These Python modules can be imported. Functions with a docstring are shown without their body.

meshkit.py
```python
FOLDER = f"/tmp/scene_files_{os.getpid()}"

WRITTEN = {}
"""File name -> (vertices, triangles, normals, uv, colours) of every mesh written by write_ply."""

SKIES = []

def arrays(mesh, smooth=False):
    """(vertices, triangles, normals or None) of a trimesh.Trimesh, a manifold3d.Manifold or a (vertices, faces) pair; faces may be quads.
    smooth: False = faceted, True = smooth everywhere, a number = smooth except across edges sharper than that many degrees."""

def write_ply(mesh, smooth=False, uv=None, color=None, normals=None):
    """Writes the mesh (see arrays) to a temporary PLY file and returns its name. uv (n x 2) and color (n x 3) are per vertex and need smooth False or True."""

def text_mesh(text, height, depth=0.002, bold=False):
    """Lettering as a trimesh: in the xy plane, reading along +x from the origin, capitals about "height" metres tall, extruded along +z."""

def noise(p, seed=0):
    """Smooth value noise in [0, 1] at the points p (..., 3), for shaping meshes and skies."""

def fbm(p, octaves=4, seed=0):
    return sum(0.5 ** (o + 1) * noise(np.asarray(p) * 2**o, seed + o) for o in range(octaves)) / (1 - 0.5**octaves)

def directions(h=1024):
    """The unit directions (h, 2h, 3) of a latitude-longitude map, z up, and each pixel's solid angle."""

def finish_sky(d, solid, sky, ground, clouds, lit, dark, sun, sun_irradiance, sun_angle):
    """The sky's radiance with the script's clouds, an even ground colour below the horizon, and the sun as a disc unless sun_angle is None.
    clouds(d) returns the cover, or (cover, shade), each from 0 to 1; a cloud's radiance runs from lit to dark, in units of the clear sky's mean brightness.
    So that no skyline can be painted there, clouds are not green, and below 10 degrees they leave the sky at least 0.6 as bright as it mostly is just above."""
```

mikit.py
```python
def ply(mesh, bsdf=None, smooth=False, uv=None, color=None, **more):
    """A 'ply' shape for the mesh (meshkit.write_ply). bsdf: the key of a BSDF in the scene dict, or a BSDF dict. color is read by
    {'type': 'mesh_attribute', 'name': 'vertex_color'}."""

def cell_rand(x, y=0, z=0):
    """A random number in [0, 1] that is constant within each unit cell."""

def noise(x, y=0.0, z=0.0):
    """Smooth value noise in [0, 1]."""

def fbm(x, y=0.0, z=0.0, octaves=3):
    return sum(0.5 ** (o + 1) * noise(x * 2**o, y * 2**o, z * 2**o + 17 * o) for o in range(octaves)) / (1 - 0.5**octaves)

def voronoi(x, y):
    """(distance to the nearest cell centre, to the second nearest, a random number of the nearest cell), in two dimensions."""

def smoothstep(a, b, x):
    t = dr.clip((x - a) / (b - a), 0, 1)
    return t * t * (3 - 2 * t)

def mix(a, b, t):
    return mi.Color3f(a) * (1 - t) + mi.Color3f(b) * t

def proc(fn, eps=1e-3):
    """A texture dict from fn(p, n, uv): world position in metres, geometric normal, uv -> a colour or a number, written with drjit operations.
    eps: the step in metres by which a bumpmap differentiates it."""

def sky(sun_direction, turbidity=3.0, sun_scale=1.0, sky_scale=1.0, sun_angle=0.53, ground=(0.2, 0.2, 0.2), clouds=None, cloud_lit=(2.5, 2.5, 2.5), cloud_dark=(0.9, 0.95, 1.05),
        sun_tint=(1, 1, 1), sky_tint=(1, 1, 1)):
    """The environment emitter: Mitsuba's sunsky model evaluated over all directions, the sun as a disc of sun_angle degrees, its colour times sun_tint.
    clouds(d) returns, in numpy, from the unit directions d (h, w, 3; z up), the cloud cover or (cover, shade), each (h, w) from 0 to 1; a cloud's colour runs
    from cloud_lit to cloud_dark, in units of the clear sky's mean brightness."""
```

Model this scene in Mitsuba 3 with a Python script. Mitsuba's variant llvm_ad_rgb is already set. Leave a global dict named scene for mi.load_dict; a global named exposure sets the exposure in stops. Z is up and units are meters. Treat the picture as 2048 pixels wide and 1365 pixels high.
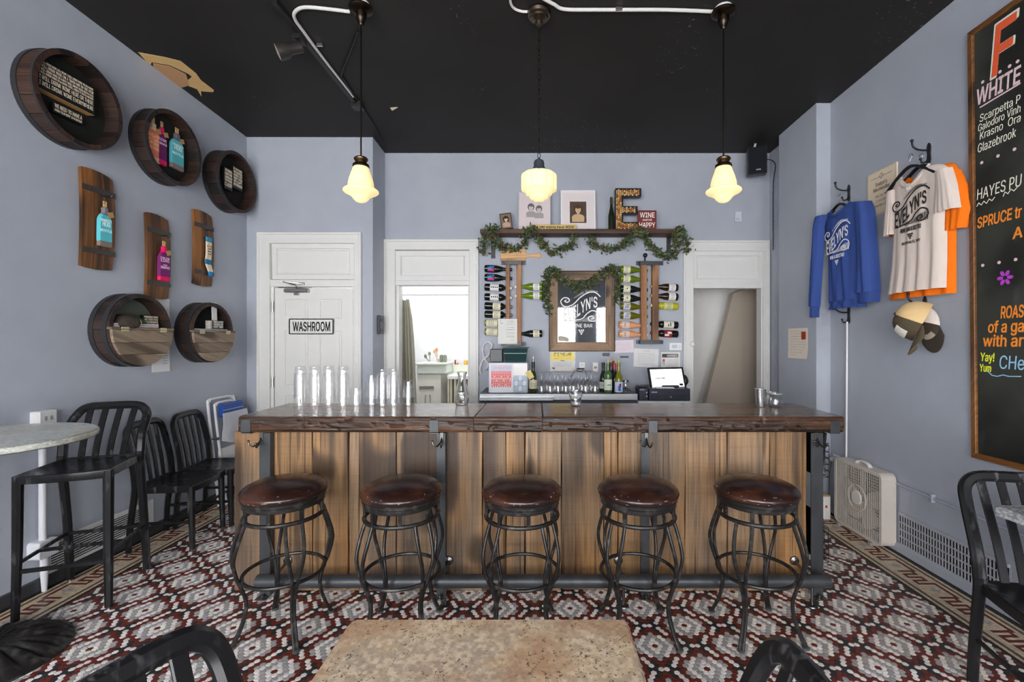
import math, random, numpy as np, trimesh, mitsuba as mi, mikit, meshkit, manifold3d
import drjit as dr
from shapely.geometry import Polygon, LineString, Point, box as sbox
from shapely.ops import unary_union
from shapely import affinity
from mikit import proc, noise, fbm, smoothstep, cell_rand

def mix(a, b, t):
    a, b = [mi.Color3f(*[float(q) for q in x]) if isinstance(x, (tuple, list, np.ndarray)) else x for x in (a, b)]
    return a * (1 - t) + b * t

T = mi.ScalarTransform4f
random.seed(7); RNG = np.random.default_rng(11)
scene, labels = {}, {}
# ---------------------------------------------------------------- camera, light, exposure
F, CX, HY, CZ = 915.0, 1078.0, 680.0, 1.456        # focal length and vanishing point (pixels of 2048 x 1365), eye height
exposure = 0.0
scene['camera'] = {'type': 'perspective', 'fov': math.degrees(2 * math.atan(1024 / F)), 'fov_axis': 'x',
                   'principal_point_offset_x': -(CX - 1024) / 2048, 'principal_point_offset_y': (682.5 - HY) / 1365,
                   'near_clip': 0.05, 'far_clip': 100.0,
                   'to_world': T().look_at(origin=[0, 0, CZ], target=[0, 1, CZ], up=[0, 0, 1])}
# daylight: the shop front behind the camera, its panes white with overcast sky
XL, XR, YF, YM, YW, YB = -2.90, 2.475, -1.9, 4.9, 4.54, 4.49
WINDOWS = [(-2.75, -1.00, 0.35, 2.30), (-0.85, 0.95, 0.35, 2.30), (1.45, 2.38, 0.35, 2.30)]
TRANSOM = [(-2.75, -1.0, 2.55, 3.15), (-.85, .25, 2.55, 3.15)]
DAY = 14.0
KITCHEN_LAMP = 26.0
SHADE = (.62, .50, .23)
SCREEN = .75

# ---------------------------------------------------------------- helpers
def lin(r, g, b):
    c = np.array([r, g, b]) / 255.0
    return np.where(c < .04045, c / 12.92, ((c + .055) / 1.055) ** 2.4)
def hx(s): return lin(*[int(s[i:i + 2], 16) for i in (0, 2, 4)])
def numbered(name):
    if name not in scene and name not in labels and not any(k.startswith(name + '__') for k in scene): return name
    i = 1
    while True:
        k = f'{name}_{i:03d}'
        if k not in scene and k not in labels and k not in USED: return k
        i += 1
USED = set()
COUNT = {}
def nm(name):
    n = COUNT.get(name, 0); COUNT[name] = n + 1
    k = name if n == 0 else f'{name}_{n:03d}'
    USED.add(k); return k
def tag(key, label=None, cat=None, group=None, kind=None):
    d = {}
    if label: d['label'] = label
    if cat: d['category'] = cat
    if group: d['group'] = group
    if kind: d['kind'] = kind
    labels[key] = d
def thing(name, label, cat, group=None):
    k = nm(name); tag(k, label, cat, group); return k
VC = {'matte', 'satin', 'gloss', 'metal', 'tile', 'chrome', 'glow'}
def put(key, mesh, mat, color=None, smooth=35, uvw=None, **more):
    """one shape entry; color is linear rgb (uniform or per vertex), uvw = (across, grain, offset) for wood"""
    if isinstance(mesh, tuple):
        v, f = np.asarray(mesh[0], float), np.asarray(mesh[1], int)
        if f.shape[1] == 4: f = np.vstack([f[:, [0, 1, 2]], f[:, [0, 2, 3]]])
        mesh = trimesh.Trimesh(v, f, process=False)
    elif hasattr(mesh, 'to_mesh'):
        m = mesh.to_mesh(); mesh = trimesh.Trimesh(np.array(m.vert_properties[:, :3]), np.array(m.tri_verts), process=False)
    pre = smooth not in (True, False)
    if pre and color is not None and np.ndim(color) == 2: pre, smooth = False, True
    if pre:
        mesh = mesh.copy(); mesh.merge_vertices()
        mesh = trimesh.graph.smooth_shade(mesh, angle=math.radians(smooth), facet_minarea=None); smooth = True
    n = len(mesh.vertices); uv = None
    if uvw is not None:
        a, g, off = uvw; a, g = np.array(a, float), np.array(g, float)
        uv = np.stack([mesh.vertices @ a + off, mesh.vertices @ g + off * .37], 1)
    col = None
    if color is not None:
        col = np.tile(np.asarray(color, float), (n, 1)) if np.ndim(color) == 1 else np.asarray(color)
    scene[key] = mikit.ply(mesh, mat, smooth=smooth, uv=uv, color=col, **more)
    return key
def part(parent, name, mesh, mat, color=None, smooth=35, uvw=None, label=None, kind=None, **more):
    k = nm(parent + '__' + name)
    put(k, mesh, mat, color, smooth, uvw, **more)
    if label or kind: tag(k, label, None, None, kind)
    return k
def one(name, label, cat, mesh, mat, color=None, smooth=35, uvw=None, group=None, **more):
    k = nm(name); put(k, mesh, mat, color, smooth, uvw, **more); tag(k, label, cat, group); return k
def struct(name, mesh, mat, color=None, smooth=False, label=None, uvw=None):
    put(name, mesh, mat, color, smooth, uvw); USED.add(name); COUNT[name] = 1
    tag(name, label, None, None, 'structure'); return name
cat = lambda *ms: trimesh.util.concatenate([m for x in ms for m in (x if isinstance(x, (list, tuple)) else [x])])
def box(x0, x1, y0, y1, z0, z1, c=0.0):
    if c <= 0:
        m = trimesh.creation.box((x1 - x0, y1 - y0, z1 - z0)); m.apply_translation(((x0 + x1) / 2, (y0 + y1) / 2, (z0 + z1) / 2)); return m
    c = min(c, (x1 - x0) * .45, (y1 - y0) * .45, (z1 - z0) * .45)
    h = np.array([x1 - x0, y1 - y0, z1 - z0]) / 2; p = []
    for s in np.ndindex(2, 2, 2):
        s = np.array(s) * 2 - 1
        for k in range(3):
            q = s * (h - c); q[k] = s[k] * h[k]; p.append(q)
    m = trimesh.convex.convex_hull(np.array(p)); m.apply_translation(((x0 + x1) / 2, (y0 + y1) / 2, (z0 + z1) / 2)); return m
def rbox(x0, x1, y0, y1, z0, z1, r, ax=2, n=5, c=0.0):
    """box with corners rounded about axis ax"""
    d = [(x0, x1), (y0, y1), (z0, z1)]; o = [i for i in range(3) if i != ax]
    (a0, a1), (b0, b1) = d[o[0]], d[o[1]]
    poly = sbox(a0 + r, b0 + r, a1 - r, b1 - r).buffer(r, quad_segs=n)
    m = slab(poly, d[ax][1] - d[ax][0], c)
    v = np.array(m.vertices); w = np.zeros_like(v); w[:, o[0]], w[:, o[1]], w[:, ax] = v[:, 0], v[:, 1], v[:, 2] + d[ax][0]
    m = trimesh.Trimesh(w, m.faces if ax != 1 else m.faces[:, ::-1], process=False); return m
def slab(poly, t, c=0.0):
    """polygon in xy extruded 0..t, optional chamfer c on the top edge"""
    if c <= 0 or poly.geom_type != 'Polygon': 
        gs = getattr(poly, 'geoms', [poly])
        return cat([trimesh.creation.extrude_polygon(g, t, engine='earcut') for g in gs])
    a = np.array(poly.exterior.coords)[:-1]
    if Polygon(a).exterior.is_ccw is False: a = a[::-1]
    nx = np.roll(a, -1, 0) - a; nx = np.stack([nx[:, 1], -nx[:, 0]], 1); nx /= np.linalg.norm(nx, axis=1)[:, None] + 1e-12
    vn = nx + np.roll(nx, 1, 0); vn /= np.maximum(np.linalg.norm(vn, axis=1)[:, None] ** 2, .5) / 2 * 1 + 1e-9
    b = a - vn * c * .9
    n = len(a); v = np.vstack([np.c_[a, np.zeros(n)], np.c_[a, np.full(n, t - c)], np.c_[b, np.full(n, t)]])
    i = np.arange(n); j = (i + 1) % n
    f = [np.stack([i + k * n, j + k * n, j + (k + 1) * n], 1) for k in (0, 1)] + [np.stack([i + k * n, j + (k + 1) * n, i + (k + 1) * n], 1) for k in (0, 1)]
    tv, tf = trimesh.creation.triangulate_polygon(Polygon(b), engine='earcut')
    # earcut keeps the ring's own vertices
    from scipy.spatial import cKDTree
    m1 = cKDTree(b).query(tv[:, :2])[1]
    tf = m1[tf]; nrm = np.cross(np.c_[b, np.zeros(n)][tf[:, 1]] - np.c_[b, np.zeros(n)][tf[:, 0]], np.c_[b, np.zeros(n)][tf[:, 2]] - np.c_[b, np.zeros(n)][tf[:, 0]])[:, 2]
    tf[nrm < 0] = tf[nrm < 0][:, ::-1]
    f += [tf + 2 * n, tf[:, ::-1]]
    return trimesh.Trimesh(v, np.vstack(f), process=False)
def smooth_path(pts, n=8, closed=False):
    """Catmull-Rom through the points"""
    P = np.asarray(pts, float)
    if closed: Q = np.vstack([P[-1], P, P[0], P[1]])
    else: Q = np.vstack([2 * P[0] - P[1], P, 2 * P[-1] - P[-2]])
    out = []
    for i in range(1, len(Q) - 2):
        t = np.linspace(0, 1, n, endpoint=False)[:, None]
        a, b, c, d = Q[i - 1], Q[i], Q[i + 1], Q[i + 2]
        out.append(.5 * (2 * b + (c - a) * t + (2 * a - 5 * b + 4 * c - d) * t ** 2 + (3 * b - a - 3 * c + d) * t ** 3))
    if not closed: out.append(P[-1:])
    return np.vstack(out)
def sweep(path, prof, closed=False, up=(0, 0, 1), caps=True, scale=None):
    """closed 2-d profile (n x 2) swept along a path; profile x = sideways, y = along the frame's normal"""
    P = np.asarray(path, float); n = len(P); prof = np.asarray(prof, float); k = len(prof)
    t = (np.roll(P, -1, 0) - np.roll(P, 1, 0)) if closed else np.gradient(P, axis=0)
    t /= np.linalg.norm(t, axis=1)[:, None] + 1e-12
    up = np.asarray(up, float); N = np.zeros_like(P)
    u = up - t[0] * (up @ t[0])
    if np.linalg.norm(u) < 1e-3: u = np.array([1., 0, 0]) - t[0] * t[0][0]
    u /= np.linalg.norm(u); N[0] = u
    for i in range(1, n):
        u = u - t[i] * (u @ t[i]); u /= np.linalg.norm(u) + 1e-12; N[i] = u
    if closed:  # undo the twist left at the seam
        e = N[-1] - t[0] * (N[-1] @ t[0]); B0 = np.cross(t[0], N[0]); ang = math.atan2(e @ B0, e @ N[0])
        for i in range(n):
            a = -ang * i / n; b = np.cross(t[i], N[i]); N[i] = N[i] * math.cos(a) + b * math.sin(a)
    B = np.cross(t, N); s = np.ones(n) if scale is None else np.asarray(scale)
    v = (P[:, None] + s[:, None, None] * (prof[None, :, :1] * B[:, None] + prof[None, :, 1:] * N[:, None])).reshape(-1, 3)
    m = n if closed else n - 1; i = np.repeat(np.arange(m), k); j = np.tile(np.arange(k), m); i2 = (i + 1) % n; j2 = (j + 1) % k
    f = np.vstack([np.stack([i * k + j, i * k + j2, i2 * k + j2], 1), np.stack([i * k + j, i2 * k + j2, i2 * k + j], 1)])
    if not closed and caps:
        a = np.arange(1, k - 1)
        f = np.vstack([f, np.stack([0 * a, a + 1, a], 1), (n - 1) * k + np.stack([0 * a, a, a + 1], 1)])
    mesh = trimesh.Trimesh(v, f, process=False)
    if mesh.volume < 0: mesh.invert()
    return mesh
def circ(r, n=10):
    a = np.arange(n) / n * 2 * np.pi; return np.stack([np.cos(a), np.sin(a)], 1) * r
def rect(w, h, c=0.0):
    w, h = w / 2, h / 2
    if c <= 0: return np.array([[-w, -h], [w, -h], [w, h], [-w, h]])
    return np.array([[-w + c, -h], [w - c, -h], [w, -h + c], [w, h - c], [w - c, h], [-w + c, h], [-w, h - c], [-w, -h + c]])
def tube(path, r, n=8, closed=False, scale=None): return sweep(path, circ(r, n), closed, scale=scale)
def cyl(p, q, r, n=16): return sweep([p, q], circ(r, n))
def lathe(prof, n=24, open_=False):
    """(r, z) profile turned about z"""
    p = np.asarray(prof, float); a = np.arange(n) / n * 2 * np.pi; k = len(p)
    v = np.stack([p[None, :, 0] * np.cos(a)[:, None], p[None, :, 0] * np.sin(a)[:, None], np.tile(p[:, 1], (n, 1))], -1).reshape(-1, 3)
    i = np.repeat(np.arange(n), k - 1); j = np.tile(np.arange(k - 1), n); i2 = (i + 1) % n
    f = np.vstack([np.stack([i * k + j, i2 * k + j, i2 * k + j + 1], 1), np.stack([i * k + j, i2 * k + j + 1, i * k + j + 1], 1)])
    m = trimesh.Trimesh(v, f, process=False); m.merge_vertices()
    m.update_faces(m.nondegenerate_faces()); m.remove_unreferenced_vertices()
    if m.volume < 0: m.invert()
    return m
def M(origin, right=(1, 0, 0), up=(0, 0, 1)):
    r, u = np.asarray(right, float), np.asarray(up, float); r = r / np.linalg.norm(r); u = u - r * (u @ r); u = u / np.linalg.norm(u)
    m = np.eye(4); m[:3, 0], m[:3, 1], m[:3, 2], m[:3, 3] = r, u, np.cross(r, u), origin; return m
def at(mesh, m):
    mesh = mesh.copy(); mesh.apply_transform(m); return mesh
def mv(mesh, x=0, y=0, z=0, rz=0, rx=0, ry=0):
    mesh = mesh.copy(); e = trimesh.transformations.euler_matrix(rx, ry, rz); e[:3, 3] = (x, y, z); mesh.apply_transform(e); return mesh
# pixel of the photograph -> the point that stands there, on a plane of the room
def P(x, y, Y): return np.array([(x - CX) * Y / F, Y, CZ - (y - HY) * Y / F])
def PS(x, y, X): return P(x, y, X * F / (x - CX))          # on a side wall
def PF(x, y, z=0.0): return P(x, y, (CZ - z) * F / (y - HY))     # on a level plane
def zc(X, Y): return 3.455 + (4.9 - Y) * (.024 - .005 * X)      # the old ceiling sags a little
def PC(x, y):
    z = 3.5
    for _ in range(20): p = PF(x, y, z); z = zc(p[0], p[1])
    return np.array([p[0], p[1], z])
BACK = lambda o: M(o, (1, 0, 0), (0, 0, 1))                 # local x right, y up, z out of the wall
LEFT = lambda o: M(o, (0, 1, 0), (0, 0, 1))
RIGHT = lambda o: M(o, (0, -1, 0), (0, 0, 1))
_txt = {}
def text(s, h, depth=.0015, bold=False, width=None, align='c', sx=1.0, shear=0.0):
    """lettering in the xy plane, centred on the origin (align c) or starting there (l); width squeezes it to that width"""
    k = (s, bold)
    if k not in _txt: _txt[k] = meshkit.text_mesh(s, 1.0, 1.0, bold)
    m = _txt[k].copy(); b = m.bounds
    v = np.array(m.vertices); v[:, 0] -= b[0, 0]; v[:, :2] *= h; w = (b[1, 0] - b[0, 0]) * h
    if width: sx = width / w
    v[:, 0] *= sx; w *= sx; v[:, 0] += shear * v[:, 1]
    if align == 'c': v[:, 0] -= w / 2; v[:, 1] -= h / 2
    v[:, 2] *= depth
    return trimesh.Trimesh(v, m.faces, process=False)
def stroke(pts, w, depth=.001):
    """a drawn line of width w in the xy plane"""
    return slab(LineString(pts).buffer(w / 2, quad_segs=3), depth)
def rule(x0, x1, y, w=.002, depth=.0008): return box(x0, x1, y - w / 2, y + w / 2, 0, depth)
def sheet(w, h, t=.0012, curl=.004, n=10, seed=0):
    """paper hanging flat, its edges lifted a little"""
    gx, gy = np.meshgrid(np.linspace(-w / 2, w / 2, n), np.linspace(-h / 2, h / 2, n))
    z = curl * (np.abs(gx / w * 2) ** 3 * .5 + np.maximum(-gy / h * 2, 0) ** 2) * (0.6 + .4 * np.sin(seed + gx * 9)) + .001
    return surf(np.stack([gx, gy, z], -1), t)
def surf(g, t):
    """grid (a x b x 3) given a thickness t along its normals"""
    a, b = g.shape[:2]; du = np.gradient(g, axis=1); dv = np.gradient(g, axis=0); nn = np.cross(du, dv); nn /= np.linalg.norm(nn, axis=-1, keepdims=True) + 1e-12
    v = np.vstack([(g + nn * t / 2).reshape(-1, 3), (g - nn * t / 2).reshape(-1, 3)]); N = a * b
    i, j = np.meshgrid(np.arange(a - 1), np.arange(b - 1), indexing='ij'); q = (i * b + j).ravel()
    top = np.vstack([np.stack([q, q + 1, q + b + 1], 1), np.stack([q, q + b + 1, q + b], 1)])
    ring = np.concatenate([np.arange(b - 1), np.arange(a - 1) * b + b - 1, (a * b - 1) - np.arange(b - 1), (np.arange(a - 1)[::-1] + 1) * b])
    r2 = np.roll(ring, -1)
    side = np.vstack([np.stack([ring, ring + N, r2 + N], 1), np.stack([ring, r2 + N, r2], 1)])
    return trimesh.Trimesh(v, np.vstack([top, top[:, ::-1] + N, side]), process=False)

# ---------------------------------------------------------------- materials
VCOL = {'type': 'mesh_attribute', 'name': 'vertex_color'}
def pr(base, rough, metallic=0.0, spec=.5, **k):
    return {'type': 'twosided', 'bsdf': {'type': 'principled', 'base_color': base if isinstance(base, dict) else {'type': 'rgb', 'value': [float(x) for x in base]}, 'roughness': rough, 'metallic': metallic, 'specular': spec, **k}}
scene['matte'] = pr(VCOL, .85, spec=.2)
scene['satin'] = pr(VCOL, .42, spec=.45)
scene['gloss'] = pr(VCOL, .1, spec=.55)
scene['metal'] = pr(VCOL, .32, 1.0)
scene['chrome'] = pr(VCOL, .12, 1.0)
scene['tile'] = pr(VCOL, .38, spec=.4)
scene['mirror_silver'] = pr((.88, .9, .9), .03, 1.0)
scene['glass_ribbed'] = {'type': 'thindielectric', 'int_ior': 1.75}
scene['glass_bright'] = {'type': 'thindielectric', 'int_ior': 2.1}
scene['glass_solid'] = {'type': 'dielectric', 'int_ior': 1.5}
scene['glass_sheet'] = {'type': 'thindielectric', 'int_ior': 1.62}
def bumped(d, fn, scale=1.0, eps=1e-3):
    return {'type': 'bumpmap', 'arbitrary': proc(fn, eps), 'scale': scale, 'bsdf': d}
def wall_fn(p, n, uv):
    a = fbm(p.x * 1.3, p.y * 1.3, p.z * 1.1, 3); b = fbm(p.x * 9 + 5, p.y * 9, p.z * 7, 2)
    c = mix(lin(165, 170, 181), lin(171, 176, 186), smoothstep(.3, .7, a))
    row = dr.floor(p.z / .105); u = p.y / .21 + .5 * (row - 2 * dr.floor(row / 2)); w = (u - dr.floor(u)) * .21; h = p.z - row * .105      # painted blockwork shows through on the right wall
    j = dr.maximum(1 - smoothstep(.002, .006, w), .6 * (1 - smoothstep(.002, .005, h))) * smoothstep(.35, .6, fbm(p.y * 2.5, p.z * 2.5, 4, 2))
    c = c * (1 - .07 * dr.select((p.x > 2.40) & (p.z < 1.7), j, 0))
    return c * (0.97 + .06 * b)
scene['wall_paint'] = pr(proc(wall_fn), .55, spec=.3)
def ceil_fn(p, n, uv):
    a = fbm(p.x * 2, p.y * 2, 0, 3); s = smoothstep(.93, .95, noise(p.x * 75, p.y * 75)) * smoothstep(.78, .84, noise(p.x * 2.1 + 9, p.y * 2.1))
    return mix(mix((.016, .0145, .0135), (.023, .021, .0195), a), (.12, .11, .1), s)
scene['ceiling_paint'] = pr(proc(ceil_fn), .6, spec=.25)
def wood(name, dark, mid, light, rough, fine=1.0, saw=0.0, spec=.4, wear=None, rings=1.0, clear=0.0, grey=None):
    dark, mid, light = [tuple(float(x) for x in c) for c in (dark, mid, light)]
    def fn(p, n, uv):
        u, v = uv.x, uv.y
        w = u * 26 * rings + 1.6 * fbm(u * 5, v * 1.1, 3, 3)
        g = noise(w, v * .7); f = fbm(u * 210 * fine, v * 5, 0, 2); b = fbm(u * 3.1, v * 1.7, 7, 3)
        c = mix(mix(dark, mid, smoothstep(.15, .6, g)), light, smoothstep(.45, .85, b) * .75)
        c = c * (.62 + .76 * f)
        if grey is not None:
            c = mix(c, mi.Color3f(*[float(x) for x in grey]) * (.6 + .7 * f), smoothstep(.4, .62, fbm(u * 2.3 + 40, v * .9, 5, 3)) * .5)
            c = c * (.72 + .5 * noise(u * 1.9 + 3, 5)) * (1 - .55 * smoothstep(.80, .9, noise(u * 70, v * 1.3, 9)))
        if saw: c = c * (1 - saw * smoothstep(.55, .8, noise(v * 210 + 2 * noise(u * 9, v * 3), u * 2.5)))
        k = noise(u * 6.3 + 31, v * 2.6); c = mix(c, mi.Color3f(*dark) * .45, smoothstep(.80, .90, k) * .85)
        if wear is not None: c = mix(c, wear, smoothstep(.70, .82, fbm(u * 60, v * 16, 2, 3)) * .8)
        return c
    scene[name] = pr(proc(fn), rough, spec=spec, **({'clearcoat': clear, 'clearcoat_gloss': .9} if clear else {}))
wood('plank_wood', lin(70, 50, 34), lin(140, 106, 70), lin(172, 122, 66), .5, saw=.07, rings=.8, fine=.6, grey=lin(118, 104, 90))
wood('bar_top_wood', lin(40, 28, 20), lin(98, 66, 42), lin(140, 94, 56), .17, spec=.3, rings=1.6, wear=(.02, .014, .010))
wood('bar_edge_wood', lin(16, 12, 10), lin(58, 38, 27), lin(98, 64, 40), .45, wear=(.15, .12, .10), spec=.3, rings=2)
wood('barrel_wood', lin(30, 22, 20), lin(50, 37, 32), lin(72, 46, 33), .6)
wood('frame_wood', lin(84, 66, 52), lin(140, 114, 90), lin(166, 138, 112), .65, saw=.04)
wood('stave_wood', lin(58, 38, 22), lin(106, 68, 36), lin(150, 96, 46), .5)
wood('lid_wood', lin(88, 74, 60), lin(128, 110, 92), lin(150, 132, 112), .6)
wood('reclaimed_wood', lin(96, 64, 44), lin(154, 108, 74), lin(184, 134, 94), .6, saw=.04)
wood('shelf_wood', lin(50, 36, 30), lin(84, 60, 48), lin(112, 82, 62), .55)
wood('board_wood', lin(178, 132, 86), lin(212, 168, 118), lin(222, 182, 136), .5)
def stone(name, cols, sc, rough, spots=.5):
    cols = [tuple(float(x) for x in c) for c in cols]
    def fn(p, n, uv):
        x, y, z = p.x * sc, p.y * sc, p.z * sc
        a = fbm(x * 7 + 2.2 * fbm(x * 20, y * 20, z * 20, 2), y * 7, z * 7, 4); b = fbm(x * 95, y * 95, z * 95 + 3, 3); d = fbm(x * 210 + 9, y * 210, z * 210, 2)
        c = mix(cols[0], cols[1], smoothstep(.3, .7, a)); c = mix(c, cols[2], smoothstep(.35, .7, b) * .8) * (.86 + .28 * fbm(x * 55, y * 55, z * 55 + 6, 3)); e = fbm(x * 4 + 4, y * 7, 1, 4)
        c = mix(c, cols[4], smoothstep(.46, .72, e) * .55); w = fbm(x * 16, y * 16, z * 16 + 8, 3)
        return mix(c, cols[3], smoothstep(.60, .72, d) * spots * (.35 + .65 * smoothstep(.42, .6, w)))
    scene[name] = pr(proc(fn), rough, spec=.5)
stone('tan_granite', [lin(168, 150, 130), lin(190, 164, 130), lin(212, 192, 164), lin(58, 48, 42), lin(160, 112, 76)], 1.0, .3, .8)
stone('grey_green_granite', [lin(160, 164, 156), lin(178, 180, 172), lin(200, 200, 192), lin(120, 120, 108), lin(170, 165, 140)], 1.2, .16, .3)
stone('grey_granite', [lin(120, 122, 126), lin(140, 142, 146), lin(190, 192, 194), lin(60, 62, 66), lin(110, 112, 118)], 1.2, .3, .6)
def leather_fn(p, n, uv):
    a = fbm(p.x * 6, p.y * 6, p.z * 6, 3); b = noise(p.x * 90, p.y * 90, p.z * 90)
    c = mix(lin(36, 19, 16), lin(70, 39, 26), smoothstep(.42, .72, a)); s = smoothstep(.82, .9, noise(p.x * 70, p.y * 70, p.z * 120)) * smoothstep(.735, .715, p.z)
    return mix(c * (.85 + .3 * b), lin(190, 160, 140), s * .4)
scene['leather'] = pr(proc(leather_fn), .26, spec=.55)
def black_fn(p, n, uv):
    a = fbm(p.x * 60, p.y * 60, p.z * 9, 3); b = fbm(p.x * 7, p.y * 7, p.z * 4, 2)
    return mix((.010, .010, .011), (.07, .07, .075), smoothstep(.56, .8, a) * smoothstep(.4, .62, b))
scene['black_aluminium'] = pr(proc(black_fn), .26, .0, .3)
def steel_fn(p, n, uv):
    return mix((.03, .033, .037), (.075, .079, .084), fbm(p.x * 14, p.y * 14, p.z * 6, 3))
scene['raw_steel'] = pr(proc(steel_fn), .4, .4)
def iron_fn(p, n, uv):
    return mix((.014, .0125, .012), (.05, .046, .044), smoothstep(.5, .85, fbm(p.x * 30, p.y * 30, p.z * 30, 3)))
scene['wrought_iron'] = pr(proc(iron_fn), .33, .1, .35)
def chalk_fn(p, n, uv):
    a = fbm(p.y * 2.2, p.z * 2.2, 1, 4); b = fbm(p.y * 9 + 3, p.z * 3, 2, 3)
    return mix(mix((.017, .018, .016), (.045, .048, .04), smoothstep(.35, .75, a)), (.1, .1, .09), smoothstep(.62, .85, b) * .5)
scene['chalkboard_slate'] = pr(proc(chalk_fn), .7, spec=.2)
# ================================================================ the setting
# floor: a slab of grout, hexagonal mosaic tiles in a repeating rosette pattern, a border of small squares
struct('floor', box(XL - .2, XR + .2, YF, 9.5, -.12, -.0016), 'matte', lin(66, 60, 56), label='hexagonal mosaic tile floor of red, black, white and grey rosettes')
A, TH, OX, OY = .0254, .00867, .57033, 2.47949
CT, ST = math.cos(TH), math.sin(TH)
XA, XB = -2.60, 2.165                                       # where the rosettes end and the borders begin
WHITE, GREY, RED, BLACK = lin(226, 221, 217), lin(160, 157, 157), lin(98, 42, 34), lin(46, 44, 46)
PAT = {(0, 0): 'R', (0, 1): 'W', (0, 2): 'G', (0, 3): 'W', (0, 4): 'R', (0, 5): 'B', (0, 6): 'B', (0, 7): 'W',
       (1, .5): 'W', (1, 1.5): 'G', (1, 2.5): 'W', (1, 3.5): 'G', (1, 4.5): 'R', (1, 5.5): 'W', (1, 6.5): 'B', (1, 7.5): 'R',
       (2, 0): 'W', (2, 1): 'G', (2, 2): 'W', (2, 3): 'G', (2, 4): 'R', (2, 5): 'W', (2, 6): 'B', (2, 7): 'R',
       (3, .5): 'G', (3, 1.5): 'W', (3, 2.5): 'R', (3, 3.5): 'R', (3, 4.5): 'W', (3, 5.5): 'R', (3, 6.5): 'R', (3, 7.5): 'G'}
tiles = []
RH = A * math.sqrt(3) / 2
for r in range(-56, 92):
    for c in range(-135, 75):
        xl, yl = (c + (r % 2) * .5) * A + OX, r * RH + OY
        x, y = CT * xl - ST * yl, ST * xl + CT * yl
        if not (XA + .008 < x < XB - .008 and 1.25 < y < 4.5) or (-1.68 < x < 1.5 and y > 2.72): continue
        k = round(r / 7); d = abs(r - 7 * k); u = c + (r % 2) * .5 - 7.5 * k; u = abs((u + 7.5) % 15 - 7.5)
        tiles.append((x, y, PAT[(d, round(u * 2) / 2)]))
HEXA = np.arange(6) * np.pi / 3 + np.pi / 6 + TH
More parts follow.
